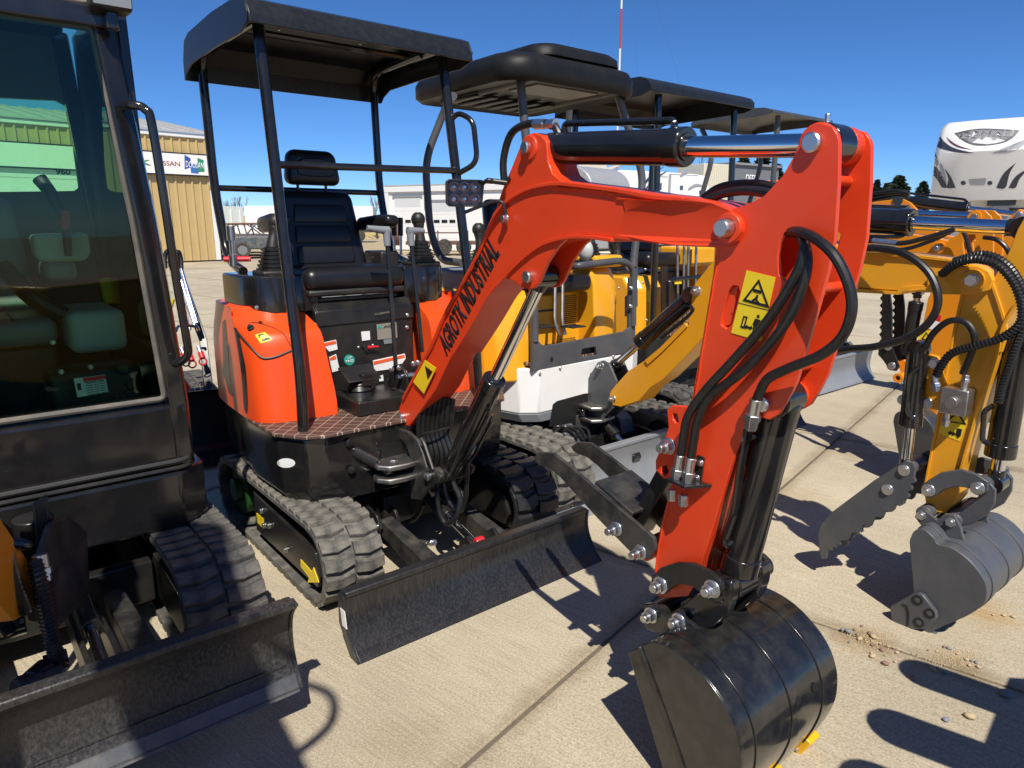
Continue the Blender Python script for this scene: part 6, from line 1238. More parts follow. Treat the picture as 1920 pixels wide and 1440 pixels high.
# overhead door with number
d0, d1 = onwall(5, 300), onwall(160, 300); dz1 = onwall(80, 292).z
dr = MB().box(d0.x - 2.5, d1.x, -.04, .0, 0, dz1).build('overhead_door', M_WTRIM, TB, .01)
for i in range(1, 5): MB().box(d0.x - 2.45, d1.x - .05, -.046, -.039, dz1 * i / 5 - .008, dz1 * i / 5 + .008).build('door_joint', M_ROOFM, dr)
t0, t1 = onwall(105, 327, -.05), onwall(133, 327, -.05); text(dr, '960', (t0.x, -.05, t0.z), (t1.x, -.05, t0.z), (t0.x, -.05, onwall(105, 316, -.05).z), M_INK, 'door_number', .03, -.004)

# white workshop with two overhead doors
W0 = at(722, 345, 40.); W0.z = 0; W1 = at(1010, 400, 36.); W1.z = 0; Mw = wframe(W0, W1 - W0); TW = placed('workshop_building', 'white workshop with two white overhead doors behind the row', 'building', Mw); iW = Mw.inverted()
def onw(x, y, off=0.):
    d = ray(x, y); n = Mw.to_3x3() @ V((0, 1, 0)); o = Mw @ V((0, off, 0)); return iW @ (CAM + d * ((o - CAM).dot(n) / d.dot(n)))
hl_, hr_ = onw(724, 350).z, onw(900, 345).z; Lw = onw(1010, 380).x + 6
M_WW = mat('white_wall', (.82, .81, .78), .55, var=.03, dust=.04, scale=1.5); M_GTRIM = mat('grey_trim', (.25, .26, .27), .5)  # second one is plain dark grey for door headers, wall lamp and shed roof
MB().box(0, Lw, 0, 14, 0, hl_).build('wall', M_WW, TW); MB().box(-.1, Lw + .1, -.1, 14.1, hl_ + .002, hl_ + .07).build('roof', M_ROOFM, TW)
MB().box(-.06, Lw + .05, -.12, .05, hl_ - .32, hl_ - .02).build('eave_trim', M_WTRIM, TW, .02)
for xa, xb, yt in ((740, 789, 371), (809, 858, 379)):
    p0, p1 = onw(xa, yt), onw(xb, yt); d_ = MB().box(p0.x, p1.x, -.03, .02, 0, p0.z).build('overhead_door', flat('door_white', (.78, .78, .76)), TW)
    MB().box(p0.x - .12, p1.x + .12, -.06, -.031, p0.z, p0.z + .12).build('door_header', M_GTRIM, d_); MB().box(p0.x, p1.x, -.034, -.0301, p0.z - .5, p0.z - .01).build('door_top_band', flat('panel_grey', (.62, .63, .63)), d_)  # dark header, then a paler grey band across the top of the door
    for i in range(3): 
        cx = p0.x + (p1.x - p0.x) * (.2 + .3 * i); zz = onw((xa + xb) / 2, 415).z; MB().box(cx - .18, cx + .18, -.045, -.031, zz - .08, zz + .08).build('door_window', M_INK, d_)
    for i in range(1, 4): MB().box(p0.x, p1.x, -.034, -.031, p0.z * i / 4 - .01, p0.z * i / 4 + .01).build('door_joint', flat('panel_grey', (.62, .63, .63)), d_)
MB().box(.0, .25, -.13, -.02, 0, hl_ - .33).build('corner_trim', M_WTRIM, TW); MB().box(onw(798, 380).x, onw(798, 380).x + .2, -.16, -.0, onw(795, 380).z - .15, onw(795, 372).z).build('wall_lamp', M_GTRIM, TW)

# recreational trailers behind the machines
M_RVW = mat('rv_white', (.76, .75, .72), .35, var=.04, coat=.2); M_RVB = mat('rv_beige', (.66, .60, .47), .4, var=.05); M_RVG = mat('rv_grey', (.30, .31, .33), .4); M_RVD = mat('rv_dark', (.035, .04, .06), .3); M_TIRE = mat('tyre', (.02, .02, .02), .8, dust=.3)
def curve_strip(par, fr, pts, w0, w1, off, m, name='swoosh'):
    P_ = cat([V((x_, z_, 0)) for x_, z_ in pts], 6); n = len(P_); L_, R_ = [], []
    for i, p in enumerate(P_):
        t = (P_[min(i + 1, n - 1)] - P_[max(0, i - 1)]).normalized(); nn = V((-t.y, t.x, 0)); u_ = i / (n - 1); w_ = (w0 + (w1 - w0) * u_) * math.sin(math.pi * min(1, max(.02, u_ * .96 + .02))) ** .6; L_.append(p + nn * w_ / 2); R_.append(p - nn * w_ / 2)
    lp_ = [(p.x, p.y) for p in L_] + [(p.x, p.y) for p in R_[::-1]]
    return MB().prism('b', lp_, off - .012, off).build(name, m, par)
def trailer(name, label, pA, pB, H_, front, text_=None, slide=None, col=M_RVW, nose='left'):
    Lr = (pB - pA).length; M = wframe(pA, pB - pA); T = placed(name, label, 'trailer', M, 'recreational trailers behind the row'); 
    pr = [(0, .55), (0, 1.4), (.15, 2.2), (.6, H_ - .25), (1.2, H_), (Lr - 1.0, H_), (Lr - .35, H_ - .25), (Lr - .05, H_ - .9), (Lr, .55)] if nose == 'right' else [(0, .55), (.05, H_ - 1.1), (.45, H_ - .3), (1.1, H_), (Lr - .3, H_), (Lr, H_ - .2), (Lr, .55)]
    body = MB().prism('b', smooth2(pr, 3), 0, 2.4).build('body', col, T, .05, 3, ang=20)
    for i in range(2):
        x_ = Lr * .45 + i * .95; MB().cyl((x_, .02, .38), (x_, .30, .38), .38, n=22).build('wheel', M_TIRE, T, .02)
    MB().box(.3, Lr - .3, .1, 2.3, .45, .552).build('chassis', M_RVD, T)
    return T, body, Lr, M
def loc_on(M, x, y, off=0.):
    i = M.inverted(); d = ray(x, y); n = M.to_3x3() @ V((0, 1, 0)); o = M @ V((0, off, 0)); return i @ (CAM + d * ((o - CAM).dot(n) / d.dot(n)))
def rvbox(T, M, px0, px1, m, nm, th=.02, off=0.):
    a, b_ = loc_on(M, *px0, off), loc_on(M, *px1, off); return MB().box(min(a.x, b_.x), max(a.x, b_.x), off - th, off + .01, min(a.z, b_.z), max(a.z, b_.z)).build(nm, m, T, .01)
def gnd(x, dist): p = at(x, 420, dist); p.z = 0; return p
# first: long white trailer with swooshes, lettering
TA, bA, LA_, MA = trailer('travel_trailer', 'long white travel trailer with grey swooshes and beige panel, seen above the red boom', gnd(1040, 27), gnd(1330, 31), 3.45, 1, nose='right')
rvbox(bA, MA, (1085, 295), (1135, 380), M_RVB, 'beige_panel')
for x0, x1 in ((1090, 1104), (1110, 1126)): pass
def sw(T, M, pts, w0, w1, m): return curve_strip(T, None, [(q.x, q.z) for q in (loc_on(M, x, y) for x, y in pts)], w0, w1, -.015, m)
sw(bA, MA, [(1108, 345), (1130, 322), (1165, 308)], .22, .08, M_RVB); sw(bA, MA, [(1128, 345), (1145, 322), (1170, 312)], .12, .06, M_RVG); sw(bA, MA, [(1200, 355), (1220, 330), (1245, 312)], .14, .04, M_RVD); sw(bA, MA, [(1206, 360), (1225, 338), (1250, 320)], .10, .04, M_RVD)
sw(bA, MA, [(1275, 330), (1290, 320), (1318, 322)], .2, .05, M_RVG); sw(bA, MA, [(1290, 355), (1305, 347), (1322, 350)], .15, .05, M_RVG)
for p0, p1 in (((1231, 303), (1237, 322)), ((1231, 343), (1240, 356)), ((1275, 348), (1280, 356)), ((1311, 357), (1318, 364))): rvbox(bA, MA, p0, p1, flat('rv_window', (.05, .08, .14), .15), 'window')
rvbox(bA, MA, (1254, 326), (1308, 328.5), M_RVG, 'slide_out_edge'); rvbox(bA, MA, (1254, 327), (1256, 375), M_RVG, 'slide_out_edge'); rvbox(bA, MA, (1224, 330), (1252, 331.5), M_RVG, 'slide_out_edge')
tx0, tx1 = loc_on(MA, 1155, 345, -.02), loc_on(MA, 1171, 345, -.02); text(bA, 'NORTH', (tx0.x, -.02, tx0.z), (tx1.x, -.02, tx0.z), (tx0.x, -.02, loc_on(MA, 1155, 336, -.02).z), M_RVD, 'lettering', .0, -.006)
# silver nose and second light container, grey shed
TN_, bN, LN_, MN = trailer('travel_trailer', 'silver-nosed trailer end just right of the front canopy post', gnd(985, 26), gnd(1112, 24), 3.35, 1, nose='right', col=mat('rv_silver', (.42, .42, .42), .35, metal=.3))
p0 = gnd(1314, 44); p1 = gnd(1362, 45); Mc = wframe(p0, p1 - p0); TC = placed('storage_container', 'cream ribbed storage container beside the grey shed', 'container', Mc); hc = (420 - 316) / FPX * 44 * 1.02 + CAMH
MB().box(0, (p1 - p0).length, 0, 2.4, .1, hc).build('container_body', mat('cream_metal', (.62, .58, .46), .5), TC, .02)
k = 0; x = .1
while x < (p1 - p0).length: MB().box(x - .03, x + .03, -.03, .002, .2, hc - .1).build('rib', MATS['cream_metal'], TC); x += .16
p0 = gnd(1362, 46); p1 = gnd(1452, 49); Mg = wframe(p0, p1 - p0); TG = placed('storage_shed', 'grey flat-roofed shed with white lettering behind the canopy posts', 'shed', Mg); hg = (420 - 318) / FPX * 46 * 1.02 + CAMH
MB().box(0, (p1 - p0).length, 0, 3, 0, hg).build('wall', mat('shed_grey', (.16, .17, .18), .6), TG); MB().box(-.1, (p1 - p0).length + .1, -.15, 3.1, hg, hg + .14).build('roof', M_GTRIM, TG, .02)
a, b_ = loc_on(Mg, 1397, 342, -.02), loc_on(Mg, 1413, 342, -.02); zt_ = loc_on(Mg, 1397, 327, -.02).z; text(TG, 'DEERE', (a.x, -.02, a.z), (b_.x + .5, -.02, a.z), (a.x + .1, -.02, zt_), flat('letter_white', (.75, .75, .75)), 'lettering', .03, -.01)
# orange boom lift frames
def lift(x, dist, label):
    p = gnd(x, dist); T = thing('boom_lift', label, 'lift', p); m = mat('lift_orange', (.62, .10, .02), .5)
    for dx in (0, 1.1, 2.2): MB().cyl((dx, 0, 0), (dx, 0, 3.6), .05, n=8).build('upright', m, T)
    for z in (1.2, 2.4, 3.2, 3.6): MB().cyl((0, 0, z), (2.2, 0, z), .04, n=8).build('rail', m, T)
    MB().cyl((0, .05, 2.4), (1.1, .05, 3.6), .04, n=8).build('brace', m, T); MB().box(-.1, 2.3, -.5, .5, .2, .9).build('chassis', m, T, .03)
    for dx in (.2, 2.0): MB().cyl((dx, -.55, .3), (dx, -.4, .3), .3, n=16).build('wheel', M_TIRE, T)
lift(1415, 38, 'orange boom lift framework in front of the grey shed'); lift(1455, 40, 'orange lift railing just left of the red arm')
# fifth-wheel trailer, front facing the camera
D0 = gnd(1735, 15.2); Dx = V((math.cos(math.radians(-33)), math.sin(math.radians(-33)), 0)); MD = wframe(D0, Dx); TD = placed('fifth_wheel_trailer', 'white fifth-wheel trailer with dark swooshes and a name badge on its front', 'trailer', MD)
WD = 2.50
def od(x, y, off=0.): return loc_on(MD, x, y, off)
zb, zt2 = od(1740, 376).z, od(1800, 226).z
cap = [[(0.02 + k, off, z) for k, off in ((0, .5), (0, .12), (.10, .0), (.6, -.10), (1.25, -.14), (1.9, -.10), (2.40, .0), (2.50, .12), (2.50, .5))] for z in (0,)]
def ring(z, inset, push): return [(WD / 2 + (x_ - WD / 2) * (1 - inset), y_ + push, z) for x_, y_ in ((0, 6), (0, .15), (.10, .02), (.55, -.09), (1.25, -.13), (1.95, -.09), (2.40, .02), (2.50, .15), (2.50, 6))]
capo = MB().loft([ring(zb, 0, .42), ring(zb + .25, 0, .30), ring(zb + .95, 0, .04), ring(zt2 - .35, .015, .14), ring(zt2 - .10, .04, .26), ring(zt2 + .02, .09, .42)]).build('front_cap', M_RVW, TD, .0, ang=40)
MB().loft([[(.08, 1.4, .5), (2.42, 1.4, .5), (2.42, 6.2, .5), (.08, 6.2, .5)], [(.08, 1.2, zb + .02), (2.42, 1.2, zb + .02), (2.42, 6.2, zb + .02), (.08, 6.2, zb + .02)]]).build('lower_body', M_RVB, TD, .03)
MB().prism('a', [(1.15, .55), (1.39, .55), (1.39, zb), (1.15, zb)] and [(1.16, .55), (1.18, .55), (1.18, zb), (1.16, zb)], .45, 2.1).build('storage_door', M_RVW, TD)
fr_ = [(.75, zb - .18), (2.05, zb - .18), (2.05, zb - .75), (.75, zb - .75), (.75, zb - .18)]
for (x_, z_), (x2, z2) in zip(fr_[:-1], fr_[1:]): MB().cyl((x_, 1.15, z_), (x2, 1.15, z2), .03, n=8).build('door_frame', M_RVD, TD)
MB().box(1.05, 1.55, .6, 1.1, zb - .10, zb).build('hitch_plate', M_RVD, TD, .01); MB().box(1.15, 1.45, .62, .95, zb - .38, zb - .10).build('pin_box', M_RVG, TD, .02); MB().cyl((1.3, .72, zb - .5), (1.3, .72, zb - .38), .06, n=14).build('king_pin', M_STEEL, TD)
for x_ in (.35, 2.15): MB().box(x_ - .05, x_ + .05, 1.0, 1.1, .02, zb).build('landing_leg', M_RVD, TD)
# graphics hug the curved cap: project pixels on the cap's front sheet
def decal(pts, m, nm, lift_=0.): return skin(MD, capo, pts, m, nm, .004 + lift_ * .4, 2)
def S(*p): return smooth2(list(p), 5)
badge = S((1789, 250), (1820, 243), (1850, 241), (1912, 244)) + S((1912, 244), (1900, 258), (1880, 268), (1850, 273), (1825, 272), (1806, 264), (1789, 250))
decal(badge, mat('badge_grey', (.10, .10, .105), .4, var=.6, scale=25), 'badge')
decal(S((1795, 253), (1822, 246), (1850, 244.5), (1903, 247)) + S((1903, 247), (1893, 258), (1878, 265), (1850, 270), (1826, 269), (1809, 262), (1795, 253)), mat('badge_inner', (.22, .22, .23), .4, var=.5, scale=20), 'badge_face', .01)
q0, q1, q2 = od(1799, 259.5), od(1897, 256), od(1803, 247.5); yy = 0
text_px(MD, capo, 'DENALI', (1799, 260), (1897, 256), (1803, 248), flat('badge_silver', (.62, .62, .62)), .012, .012)
decal([(1822, 268), (1835, 259), (1841, 263), (1850, 256), (1862, 265), (1872, 260), (1885, 264), (1868, 269), (1850, 271)], flat('badge_silver', (.62, .62, .62)), 'badge_mountain', .014)
decal(S((1745, 262), (1756, 246), (1770, 265), (1790, 278), (1828, 287)) + S((1828, 287), (1795, 286), (1765, 279), (1745, 268), (1745, 262)), M_RVD, 'swoosh')
decal(S((1774, 257), (1795, 272), (1824, 281)) + S((1824, 281), (1798, 277), (1782, 268), (1774, 257)), mat('rv_plum', (.10, .03, .06), .3), 'swoosh')
decal(S((1743, 268), (1752, 280), (1758, 300)) + S((1758, 300), (1748, 285), (1741, 278), (1743, 268)), M_RVD, 'swoosh')
decal(S((1737, 303), (1758, 316), (1772, 340), (1776, 352)) + S((1776, 352), (1766, 351), (1756, 335), (1735, 312), (1737, 303)), M_RVD, 'swoosh')
decal(S((1771, 316), (1782, 330), (1792, 352)) + S((1792, 352), (1776, 352), (1778, 335), (1771, 316)), M_RVD, 'swoosh'); decal(S((1745, 293), (1764, 305), (1772, 325), (1775, 348)) + S((1775, 348), (1764, 325), (1738, 300), (1745, 293)), M_RVG, 'swoosh')
decal(S((1868, 352), (1882, 325), (1905, 305)) + S((1905, 305), (1893, 325), (1885, 352), (1868, 352)), M_RVD, 'swoosh'); decal(S((1891, 352), (1905, 330), (1930, 315)) + S((1930, 315), (1912, 335), (1904, 352), (1891, 352)), M_RVD, 'swoosh')
decal(S((1856, 287), (1890, 281), (1925, 260)) + S((1925, 260), (1922, 270), (1895, 285), (1856, 287)), M_RVG, 'swoosh')
decal([(1816, 336), (1850, 334), (1846, 347), (1819, 347)], M_RVG, 'hatch')
for x_ in (1806, 1856): decal([(x_ + 5 * math.cos(t), 343 + 4 * math.sin(t)) for t in [i * math.pi / 6 for i in range(12)]], M_RVD, 'clearance_lamp')
decal([(1758, 235), (1763, 234), (1765, 240), (1760, 241)], flat('amber', (.7, .2, .02)), 'marker_lamp')
MB().box(.9, 1.5, 2.2, 3.0, zt2 + .0, zt2 + .14).build('air_conditioner', M_RVD, TD, .05, 3)

# radio mast with red and white bands and guy wires
pm = gnd(1152, 95); TM = thing('radio_mast', 'tall red and white banded radio mast behind the roofs', 'mast', pm); seg = 4.6; M_MR = flat('mast_red', (.45, .05, .04)); M_MW = flat('mast_white', (.75, .75, .75))
for i in range(11): MB().cyl((0, 0, i * seg), (0, 0, (i + 1) * seg), .12, n=6).build('mast_section', M_MR if i % 2 else M_MW, TM)
for dx, dy in ((-16, 4), (16, 4), (2, -14)): MB().cyl((0, 0, 40), (dx, dy, 0), .010, n=4).build('guy_wire', flat('wire_grey', (.06, .06, .07), 1.), TM)

# trees
M_SPR = mat('spruce_needles', (.030, .050, .022), .8, var=.35, scale=3); M_BARK = mat('bark', (.09, .065, .045), .9, var=.3); M_TWIG = mat('twigs', (.20, .15, .12), .9, var=.2)
def spruce(x, dist, top_y, wpx, label):
    p = gnd(x, dist); Ht = (420 - top_y) / FPX * dist * 1.02 + CAMH; Wr = wpx / FPX * dist * .72; T = thing('spruce_tree', label, 'tree', p, group='spruce trees on the skyline')
    MB().cyl((0, 0, 0), (0, 0, Ht * .95), .18, .03, 8).build('trunk', M_BARK, T); c = MB(); n = 2600
    for i in range(n):
        t = random.random() ** .8; z = .6 + (Ht - .6) * t; layer = .75 + .25 * math.sin(z * 7 + random.random()); r = Wr * (1 - t) ** .65 * layer * random.uniform(.35, 1.08); a = random.uniform(0, 2 * math.pi); q = V((r * math.cos(a), r * math.sin(a), z - r * .25)); s = random.uniform(.14, .32) * (Wr / 2.2); d = V((math.cos(a), math.sin(a), random.uniform(-.5, .25))).normalized(); sd_ = d.cross(V((0, 0, 1))).normalized()
        c.add([q - sd_ * s * .6, q + sd_ * s * .6, q + d * s * 1.7], [(0, 1, 2)]); c.add([q + V((0, 0, -s * .5)), q + V((0, 0, s * .5)), q + d * s * 1.6], [(0, 1, 2)])
    c.build('crown', M_SPR, T)
for x, d_, ty, w_, lb in ((1387, 60, 294, 44, 'dark spruce left of the pair behind the canopy posts'), (1421, 58, 292, 52, 'taller dark spruce above the grey shed'), (1450, 62, 318, 44, 'low dark spruce just above the orange lift'), (1636, 48, 344, 34, 'spruce just right of the red arm'), (1676, 46, 338, 62, 'broad spruce between the red arm and the fifth-wheel trailer'), (1722, 50, 347, 44, 'small spruce at the left edge of the fifth-wheel trailer'), (1655, 54, 350, 40, 'far spruce between two nearer spruces')): spruce(x, d_, ty, w_, lb)
def bare(x, dist, top_y, wpx, label):
    p = gnd(x, dist); Ht = (420 - top_y) / FPX * dist * 1.02 + CAMH; T = thing('bare_tree', label, 'tree', p, group='leafless trees on the skyline'); Wr = wpx / FPX * dist / 2
    MB().cyl((0, 0, 0), (0, 0, Ht * .5), .16, .08, 6).build('trunk', M_BARK, T); c = MB()
    def br(q, d, L, r, k):
        e = q + d * L; c.tube([q, q.lerp(e, .5) + V((random.uniform(-.05, .05) * L, random.uniform(-.05, .05) * L, 0)), e], r, 4, False, rf=lambda t: r * (1 - .5 * t))
        if k < 5:
            for _ in range(3): br(q.lerp(e, random.uniform(.4, 1)), (d + V((random.uniform(-.9, .9) * Wr / Ht * 2.2, random.uniform(-.6, .6), random.uniform(-.1, .5)))).normalized(), L * random.uniform(.5, .75), r * .55, k + 1)
    for _ in range(6): br(V((0, 0, Ht * random.uniform(.25, .5))), V((random.uniform(-.8, .8), random.uniform(-.5, .5), 1)).normalized(), Ht * .28, .05, 1)
    c.build('branches', M_TWIG, T)
for x, d_, ty, w_, lb in ((452, 62, 368, 44, 'leafless tree between the tan building and the seat'), (424, 66, 380, 26, 'leafless tree just right of the tan building'), (706, 70, 374, 30, 'leafless tree left of the white workshop'), (1300, 64, 300, 40, 'leafless tree behind the trailer roofs'), (1322, 66, 304, 44, 'leafless tree above the cream container'), (1350, 68, 306, 40, 'leafless tree left of the spruces')): bare(x, d_, ty, w_, lb)
# dry grass bank and yard dirt
M_DRY = mat('dry_grass', (.42, .32, .14), .9, var=.3, scale=2, bump=.5, bscale=10)
bk = MB(); N = 40; vs_ = []; fs_ = []
for i in range(N + 1):
    x_ = -60 + 150 * i / N
    for j, (dy, z) in enumerate(((0, -.06), (6, 1.1), (12, 2.0), (30, 2.2))): vs_.append((x_, 72 + dy + 3 * math.sin(i), z + (.35 * math.sin(i * 1.7 + j) if j else 0)))
for i in range(N):
    for j in range(3): fs_.append((i * 4 + j, i * 4 + j + 1, (i + 1) * 4 + j + 1, (i + 1) * 4 + j))
bk.add(vs_, fs_); struct(bk.build('grass_bank', M_DRY))
struct(MB().add([(-30, 33, -.045), (30, 33, -.045), (30, 70, -.045), (-30, 70, -.045)], [(0, 1, 2, 3)]).build('dirt_yard', mat('yard_dirt', (.38, .30, .18), .95, var=.25, scale=1.2, bump=.4, bscale=14)))
# wrecked cars, pickup, semitrailer, flatbed trailer by the workshop
M_RUST = mat('rusted_body', (.13, .055, .035), .75, var=.5, scale=5, dust=.4, dustcol=(.2, .16, .12)); M_DKB = mat('faded_blue_body', (.06, .075, .09), .5, var=.3, dust=.4); M_CARG = flat('car_glass', (.02, .025, .03), .1)
def car(x, dist, rz, body, label, wreck=True, L_=4.5, group='vehicles at the back of the yard'):
    p = gnd(x, dist); T = thing('wrecked_car' if wreck else 'pickup_truck', label, 'car' if wreck else 'pickup', p, rz, group)
    pr = [(-L_ / 2, .35), (-L_ / 2, .75), (-L_ / 2 + .1, .85), (-L_ / 2 + 1.0, .92), (-L_ / 2 + 1.05, .90), (L_ / 2 - 1.2, .92), (L_ / 2 - .15, .82), (L_ / 2, .6), (L_ / 2, .35)]
    if not wreck: pr = [(q[0], q[1] * 1.25 + .1) for q in pr]
    MB().prism('b', pr, -.85, .85).build('body', body, T, .06, 3); z0 = .91 if wreck else 1.25
    cab_ = [(-L_ / 2 + 1.0, z0), (-L_ / 2 + 1.45, z0 + .48), (L_ / 2 - 1.75, z0 + .5), (L_ / 2 - 1.1, z0)] if wreck else [(-.2, z0), (.0, z0 + .6), (.95, z0 + .6), (1.4, z0)]
    for s in (-.72, .72):
        for i in range(len(cab_) - 1): MB().cyl((cab_[i][0], s, cab_[i][1]), (cab_[i + 1][0], s * .92, cab_[i + 1][1]), .035, n=6).build('roof_pillar', body, T)
        MB().cyl(((cab_[1][0] + cab_[2][0]) / 2, s * .92, cab_[1][1]), ((cab_[0][0] + cab_[3][0]) / 2, s, cab_[0][1]), .035, n=6).build('roof_pillar', body, T)
    MB().prism('b', [(cab_[1][0], cab_[1][1]), (cab_[2][0], cab_[2][1]), (cab_[2][0] - .05, cab_[2][1] + .05), (cab_[1][0] + .05, cab_[1][1] + .05)], -.68, .68).build('roof', body, T, .02)
    if not wreck: MB().prism('b', [(q[0] * .98 + .01, q[1] - .02) for q in cab_], -.66, .66).build('cab_glass', M_CARG, T)
    for ax in (-L_ / 2 + .85, L_ / 2 - .9):
        for s in (-.86, .70): w_ = MB().cyl((ax, s, .32), (ax, s + .16, .32), .32, n=20).build('wheel', M_TIRE, T, .02); MB().cyl((ax, s - .01 if s < 0 else s + .15, .32), (ax, s + .01 if s < 0 else s + .17, .32), .19, n=14).build('rim', M_STEEL, w_)
    for s in (-.6, .6): MB().box(-L_ / 2 - .02, -L_ / 2 + .05, s - .15, s + .15, .58, .72).build('headlight', M_RVG, T, .02)
car(470, 33, math.radians(8), M_RUST, 'rust-red wrecked car with bent pillars seen under the canopy'); car(446, 36, math.radians(12), M_DKB, 'faded blue wrecked car beside the tan building'); car(516, 31, math.radians(20), M_DKB, 'dark blue car half hidden behind the left armrest')
car(505, 42, math.radians(5), M_WW, 'white pickup truck behind the wrecked cars', False, 5.4)
def longbox(x0, x1, dist, zt_, m, label, rib_=False, nm='semi_trailer', cat2='trailer', z0=1.1):
    p0 = gnd(x0, dist); p1 = gnd(x1, dist + 1); M = wframe(p0, p1 - p0); T = placed(nm, label, cat2, M); L_ = (p1 - p0).length; MB().box(0, L_, 0, 2.5, z0, zt_).build('box_body', m, T, .03)
    if rib_:
        x_ = .15
        while x_ < L_: MB().box(x_ - .06, x_ + .06, -.06, .01, z0 + .05, zt_ - .2).build('post', M_WTRIM, T); x_ += .62
    for i in range(2): MB().cyl((L_ - 1.2 - i * 1.3, .1, .5), (L_ - 1.2 - i * 1.3, .4, .5), .5, n=20).build('wheel', M_TIRE, T)
    MB().box(.2, L_ - .2, .5, 2, .75, z0 - .003).build('chassis', M_RVD, T); return T
longbox(413, 458, 50, 2.6, mat('pale_green_white', (.55, .60, .56), .5), 'ribbed whitish grain trailer right of the tan building', True); longbox(460, 700, 55, 2.75, M_WW, 'long low white semi trailer behind the wrecked cars')
fb = gnd(848, 34); TF = thing('flatbed_trailer', 'rusty flatbed trailer parked in front of the workshop doors', 'trailer', fb, math.radians(6)); MB().box(-2.2, 2.2, -.9, .9, .45, .6).build('deck', M_RUST, TF, .02)
for x_ in (-2.1, -.7, .7, 2.1): MB().cyl((x_, -.9, .6), (x_, -.9, 1.1), .03, n=6).build('stake', M_RUST, TF)
MB().cyl((-2.1, -.9, 1.0), (.7, -.9, 1.0), .03, n=6).build('rail', M_RUST, TF)
for x_ in (-.4, .5): MB().cyl((x_, -1.0, .36), (x_, -.8, .36), .36, n=18).build('wheel', M_TIRE, TF, .02)
MB().cyl((-2.9, -.2, .9), (-2.4, -.2, .9), .5, n=20).build('tank', M_RUST, TF, .03)
# pebbles along the joint on the right and a few strays
M_PEB = [mat('pebble_tan', (.46, .36, .22), .85, var=.3, scale=20), mat('pebble_grey', (.22, .22, .24), .85, var=.3, scale=20), mat('pebble_brown', (.25, .15, .11), .85, var=.3, scale=20)]
peb_me = []
for k in range(4):
    b = MB(); b.ball((0, 0, 0), 1, 8, (1, .75, .6)); b.v = [tuple(c_ * random.uniform(.82, 1.15) for c_ in v) for v in b.v]; o = b.build('pebble', M_PEB[0], None, ang=60); peb_me.append(o.data); bpy.data.objects.remove(o)
pile = thing('pebble_pile', 'scatter of tan pebbles and grit along the joint by the grey bucket', 'pebbles', gz(1640, 1200))
def peb(x, y, s, mi, par=None, label=None):
    q = gz(x, y); me = peb_me[random.randrange(4)].copy(); me.materials[0] = M_PEB[mi]; o = bpy.data.objects.new('pebble', me); COL.objects.link(o); o.scale = (s, s, s); o.rotation_euler = (0, 0, random.uniform(0, 6)); o.location = (q.x, q.y, s * .45)
    if par: o.parent = par; o.location = o.location - par.location
    else: tag(o, label, 'pebble')
for x, y, s in ((1580, 1182, .011), (1590, 1186, .014), (1602, 1182, .009), (1612, 1200, .014), (1631, 1190, .013), (1637, 1196, .015), (1592, 1205, .007), (1635, 1210, .010), (1653, 1220, .010), (1636, 1232, .014), (1634, 1226, .009), (1678, 1242, .008), (1616, 1175, .008), (1650, 1207, .006), (1665, 1213, .007), (1682, 1225, .009), (1607, 1190, .006), (1645, 1198, .007), (1625, 1205, .006), (1660, 1230, .006), (1770, 1214, .008), (1779, 1217, .010), (1795, 1227, .007), (1812, 1238, .008), (1822, 1240, .008), (1830, 1243, .009), (1818, 1249, .009), (1834, 1252, .010), (1756, 1222, .006), (1740, 1220, .005), (1750, 1256, .012), (1770, 1262, .013), (1711, 1272, .012), (1882, 1155, .010), (1900, 1158, .011), (1862, 1154, .007)): peb(x, y, s * .85, random.choice((0, 0, 0, 1, 2)), pile)
peb(1660, 1246, .013, 2, None, 'single reddish brown pebble just below the pebble scatter'); peb(1774, 1352, .011, 1, None, 'small grey pebble on the sunlit strip at lower right'); peb(1818, 1346, .016, 0, None, 'tan pebble on the sunlit strip at lower right'); peb(1884, 1305, .020, 1, None, 'largest grey pebble lying in the shadow at right')
gr = MB()
for i in range(900):
    t = random.gauss(0, 1); 
    if random.random() < .6: q = gz(random.gauss(1625, 32), random.gauss(1202, 16))
    else: q = gz(random.gauss(1790, 40), random.gauss(1236, 12))
    s = random.uniform(.0008, .003); gr.add([(q.x - s, q.y - s, .0), (q.x + s, q.y - s * .6, .0), (q.x + s * .2, q.y + s, .0), (q.x, q.y, s * 1.3)], [(0, 1, 3), (1, 2, 3), (2, 0, 3)])
for i in range(700):
    q = gz(random.uniform(560, 1900), random.uniform(1000, 1440)); s = random.uniform(.0006, .002); gr.add([(q.x - s, q.y - s, 0), (q.x + s, q.y - s, 0), (q.x, q.y + s, 0), (q.x, q.y, s)], [(0, 1, 3), (1, 2, 3), (2, 0, 3)])
o = stuff(gr.build('grit', M_PEB[0])); o['label'] = 'fine sandy grit strewn over the concrete'; o['category'] = 'grit'

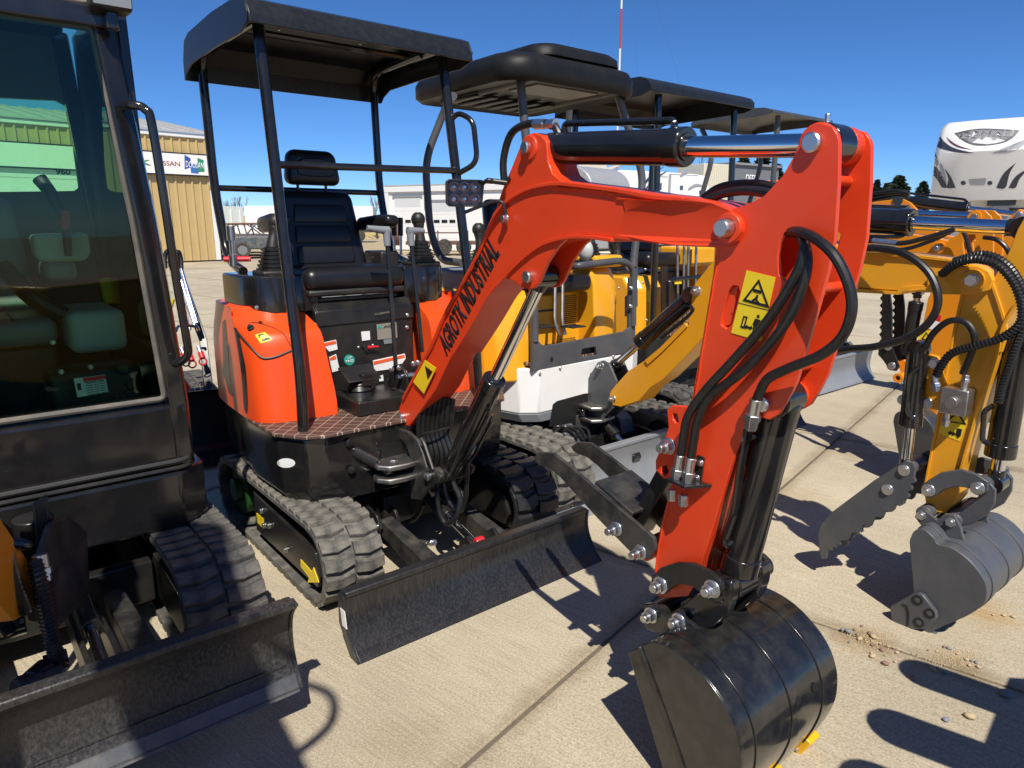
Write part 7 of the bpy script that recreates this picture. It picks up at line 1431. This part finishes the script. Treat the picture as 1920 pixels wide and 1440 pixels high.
# ------------------------------------------------------------------ two unseen shadow casters added outside the picture, built as machines
TS = thing('shadow_excavator', 'excavator behind the viewpoint with its boom raised high, added unseen to cast a band of shadow', 'excavator', (.78, -.35, 0), math.radians(180), 'shadow casters outside the picture')
for b0_, b1_ in ((-.5, -.28), (.28, .5)): track(TS, b0_, b1_, -.7, .25, .16, M_RUBBER, singles=False, outer=1 if b0_ > 0 else -1)
MB().box(-.6, .1, -.28, .28, .12, .3).build('undercarriage', M_BLACK, TS, .006)
MB().prism('z', [(.2, -.45), (-.9, -.5), (-1.05, 0), (-.9, .5), (.2, .45)], .34, 1.0).build('body', M_YELP, TS, .03)
MB().prism('b', [(.2, .62), (.36, .58), (.72, 1.15), (1.20, 2.2), (1.30, 2.45), (1.22, 2.55), (1.04, 2.4), (.60, 1.4), (.3, .9)], -.075, .075).build('boom', M_YEL, TS, .004)
MB().prism('b', [(1.10, 2.38), (1.30, 2.34), (1.46, 2.75), (1.66, 3.75), (1.56, 3.82), (1.44, 3.75), (1.22, 2.9)], -.10, .10).build('arm', M_YEL, TS, .004)
hose(TS, [(1.12, -.11, 2.45), (1.03, -.13, 2.6), (1.05, -.13, 2.78), (1.2, -.11, 2.9)], .014)
hydraulic(TS, (.75, 0, 1.75), (1.2, 0, 2.85), .045, .024, .6, None, 'arm_cylinder', .05)
# unseen rake added at right, its tines laid out to throw the finger shadows
GH = .85; sh = V((-sd.x, -sd.y, -sd.z)) * (GH / -sd.z)
TGp = thing('shadow_rake', 'black tined rake form on a stand right of the viewpoint, added unseen to cast finger shadows', 'shadow caster', (1.75, 1.0, 0), 0, 'shadow casters outside the picture')
og = TGp.location
def gp(x, y, dz=0): q = gz(x, y) + sh; return V((q.x - og.x, q.y - og.y, GH + dz))
def tine(tip, root, w):
    a, b_ = gp(*tip), gp(*root); d = (b_ - a).normalized(); n = V((-d.y, d.x, 0)) * w; P_ = []
    for t in range(9): an = math.pi * (.5 + t / 8); P_.append(a + d * w * (1 + math.cos(an)) + n * math.sin(an))
    lp_ = [(p.x, p.y) for p in P_] + [((b_ - n).x, (b_ - n).y), ((b_ + n).x, (b_ + n).y)]
    MB().prism('z', lp_, GH - .015, GH + .015).build('tine', M_BLACK, TGp, .003)
tine((1688, 1248), (1960, 1345), .068); tine((1628, 1345), (1960, 1470), .075); tine((1575, 1445), (1920, 1580), .075)
a, b_ = gp(1890, 1260), gp(1840, 1620); d = gp(2120, 1300) - gp(1890, 1260); MB().prism('z', [(q.x, q.y) for q in (gp(1898, 1275), gp(1862, 1372), gp(1790, 1560), gp(2050, 1640), gp(2300, 1400), gp(2200, 1290))], GH - .02, GH + .02).build('rake_frame', M_BLACK, TGp, .004)
for q in ((2150, 1330), (2000, 1580)):
    p = gp(*q); MB().cyl((p.x, p.y, 0), (p.x, p.y, GH), .035, n=12).build('stand_leg', M_BLACK, TGp)
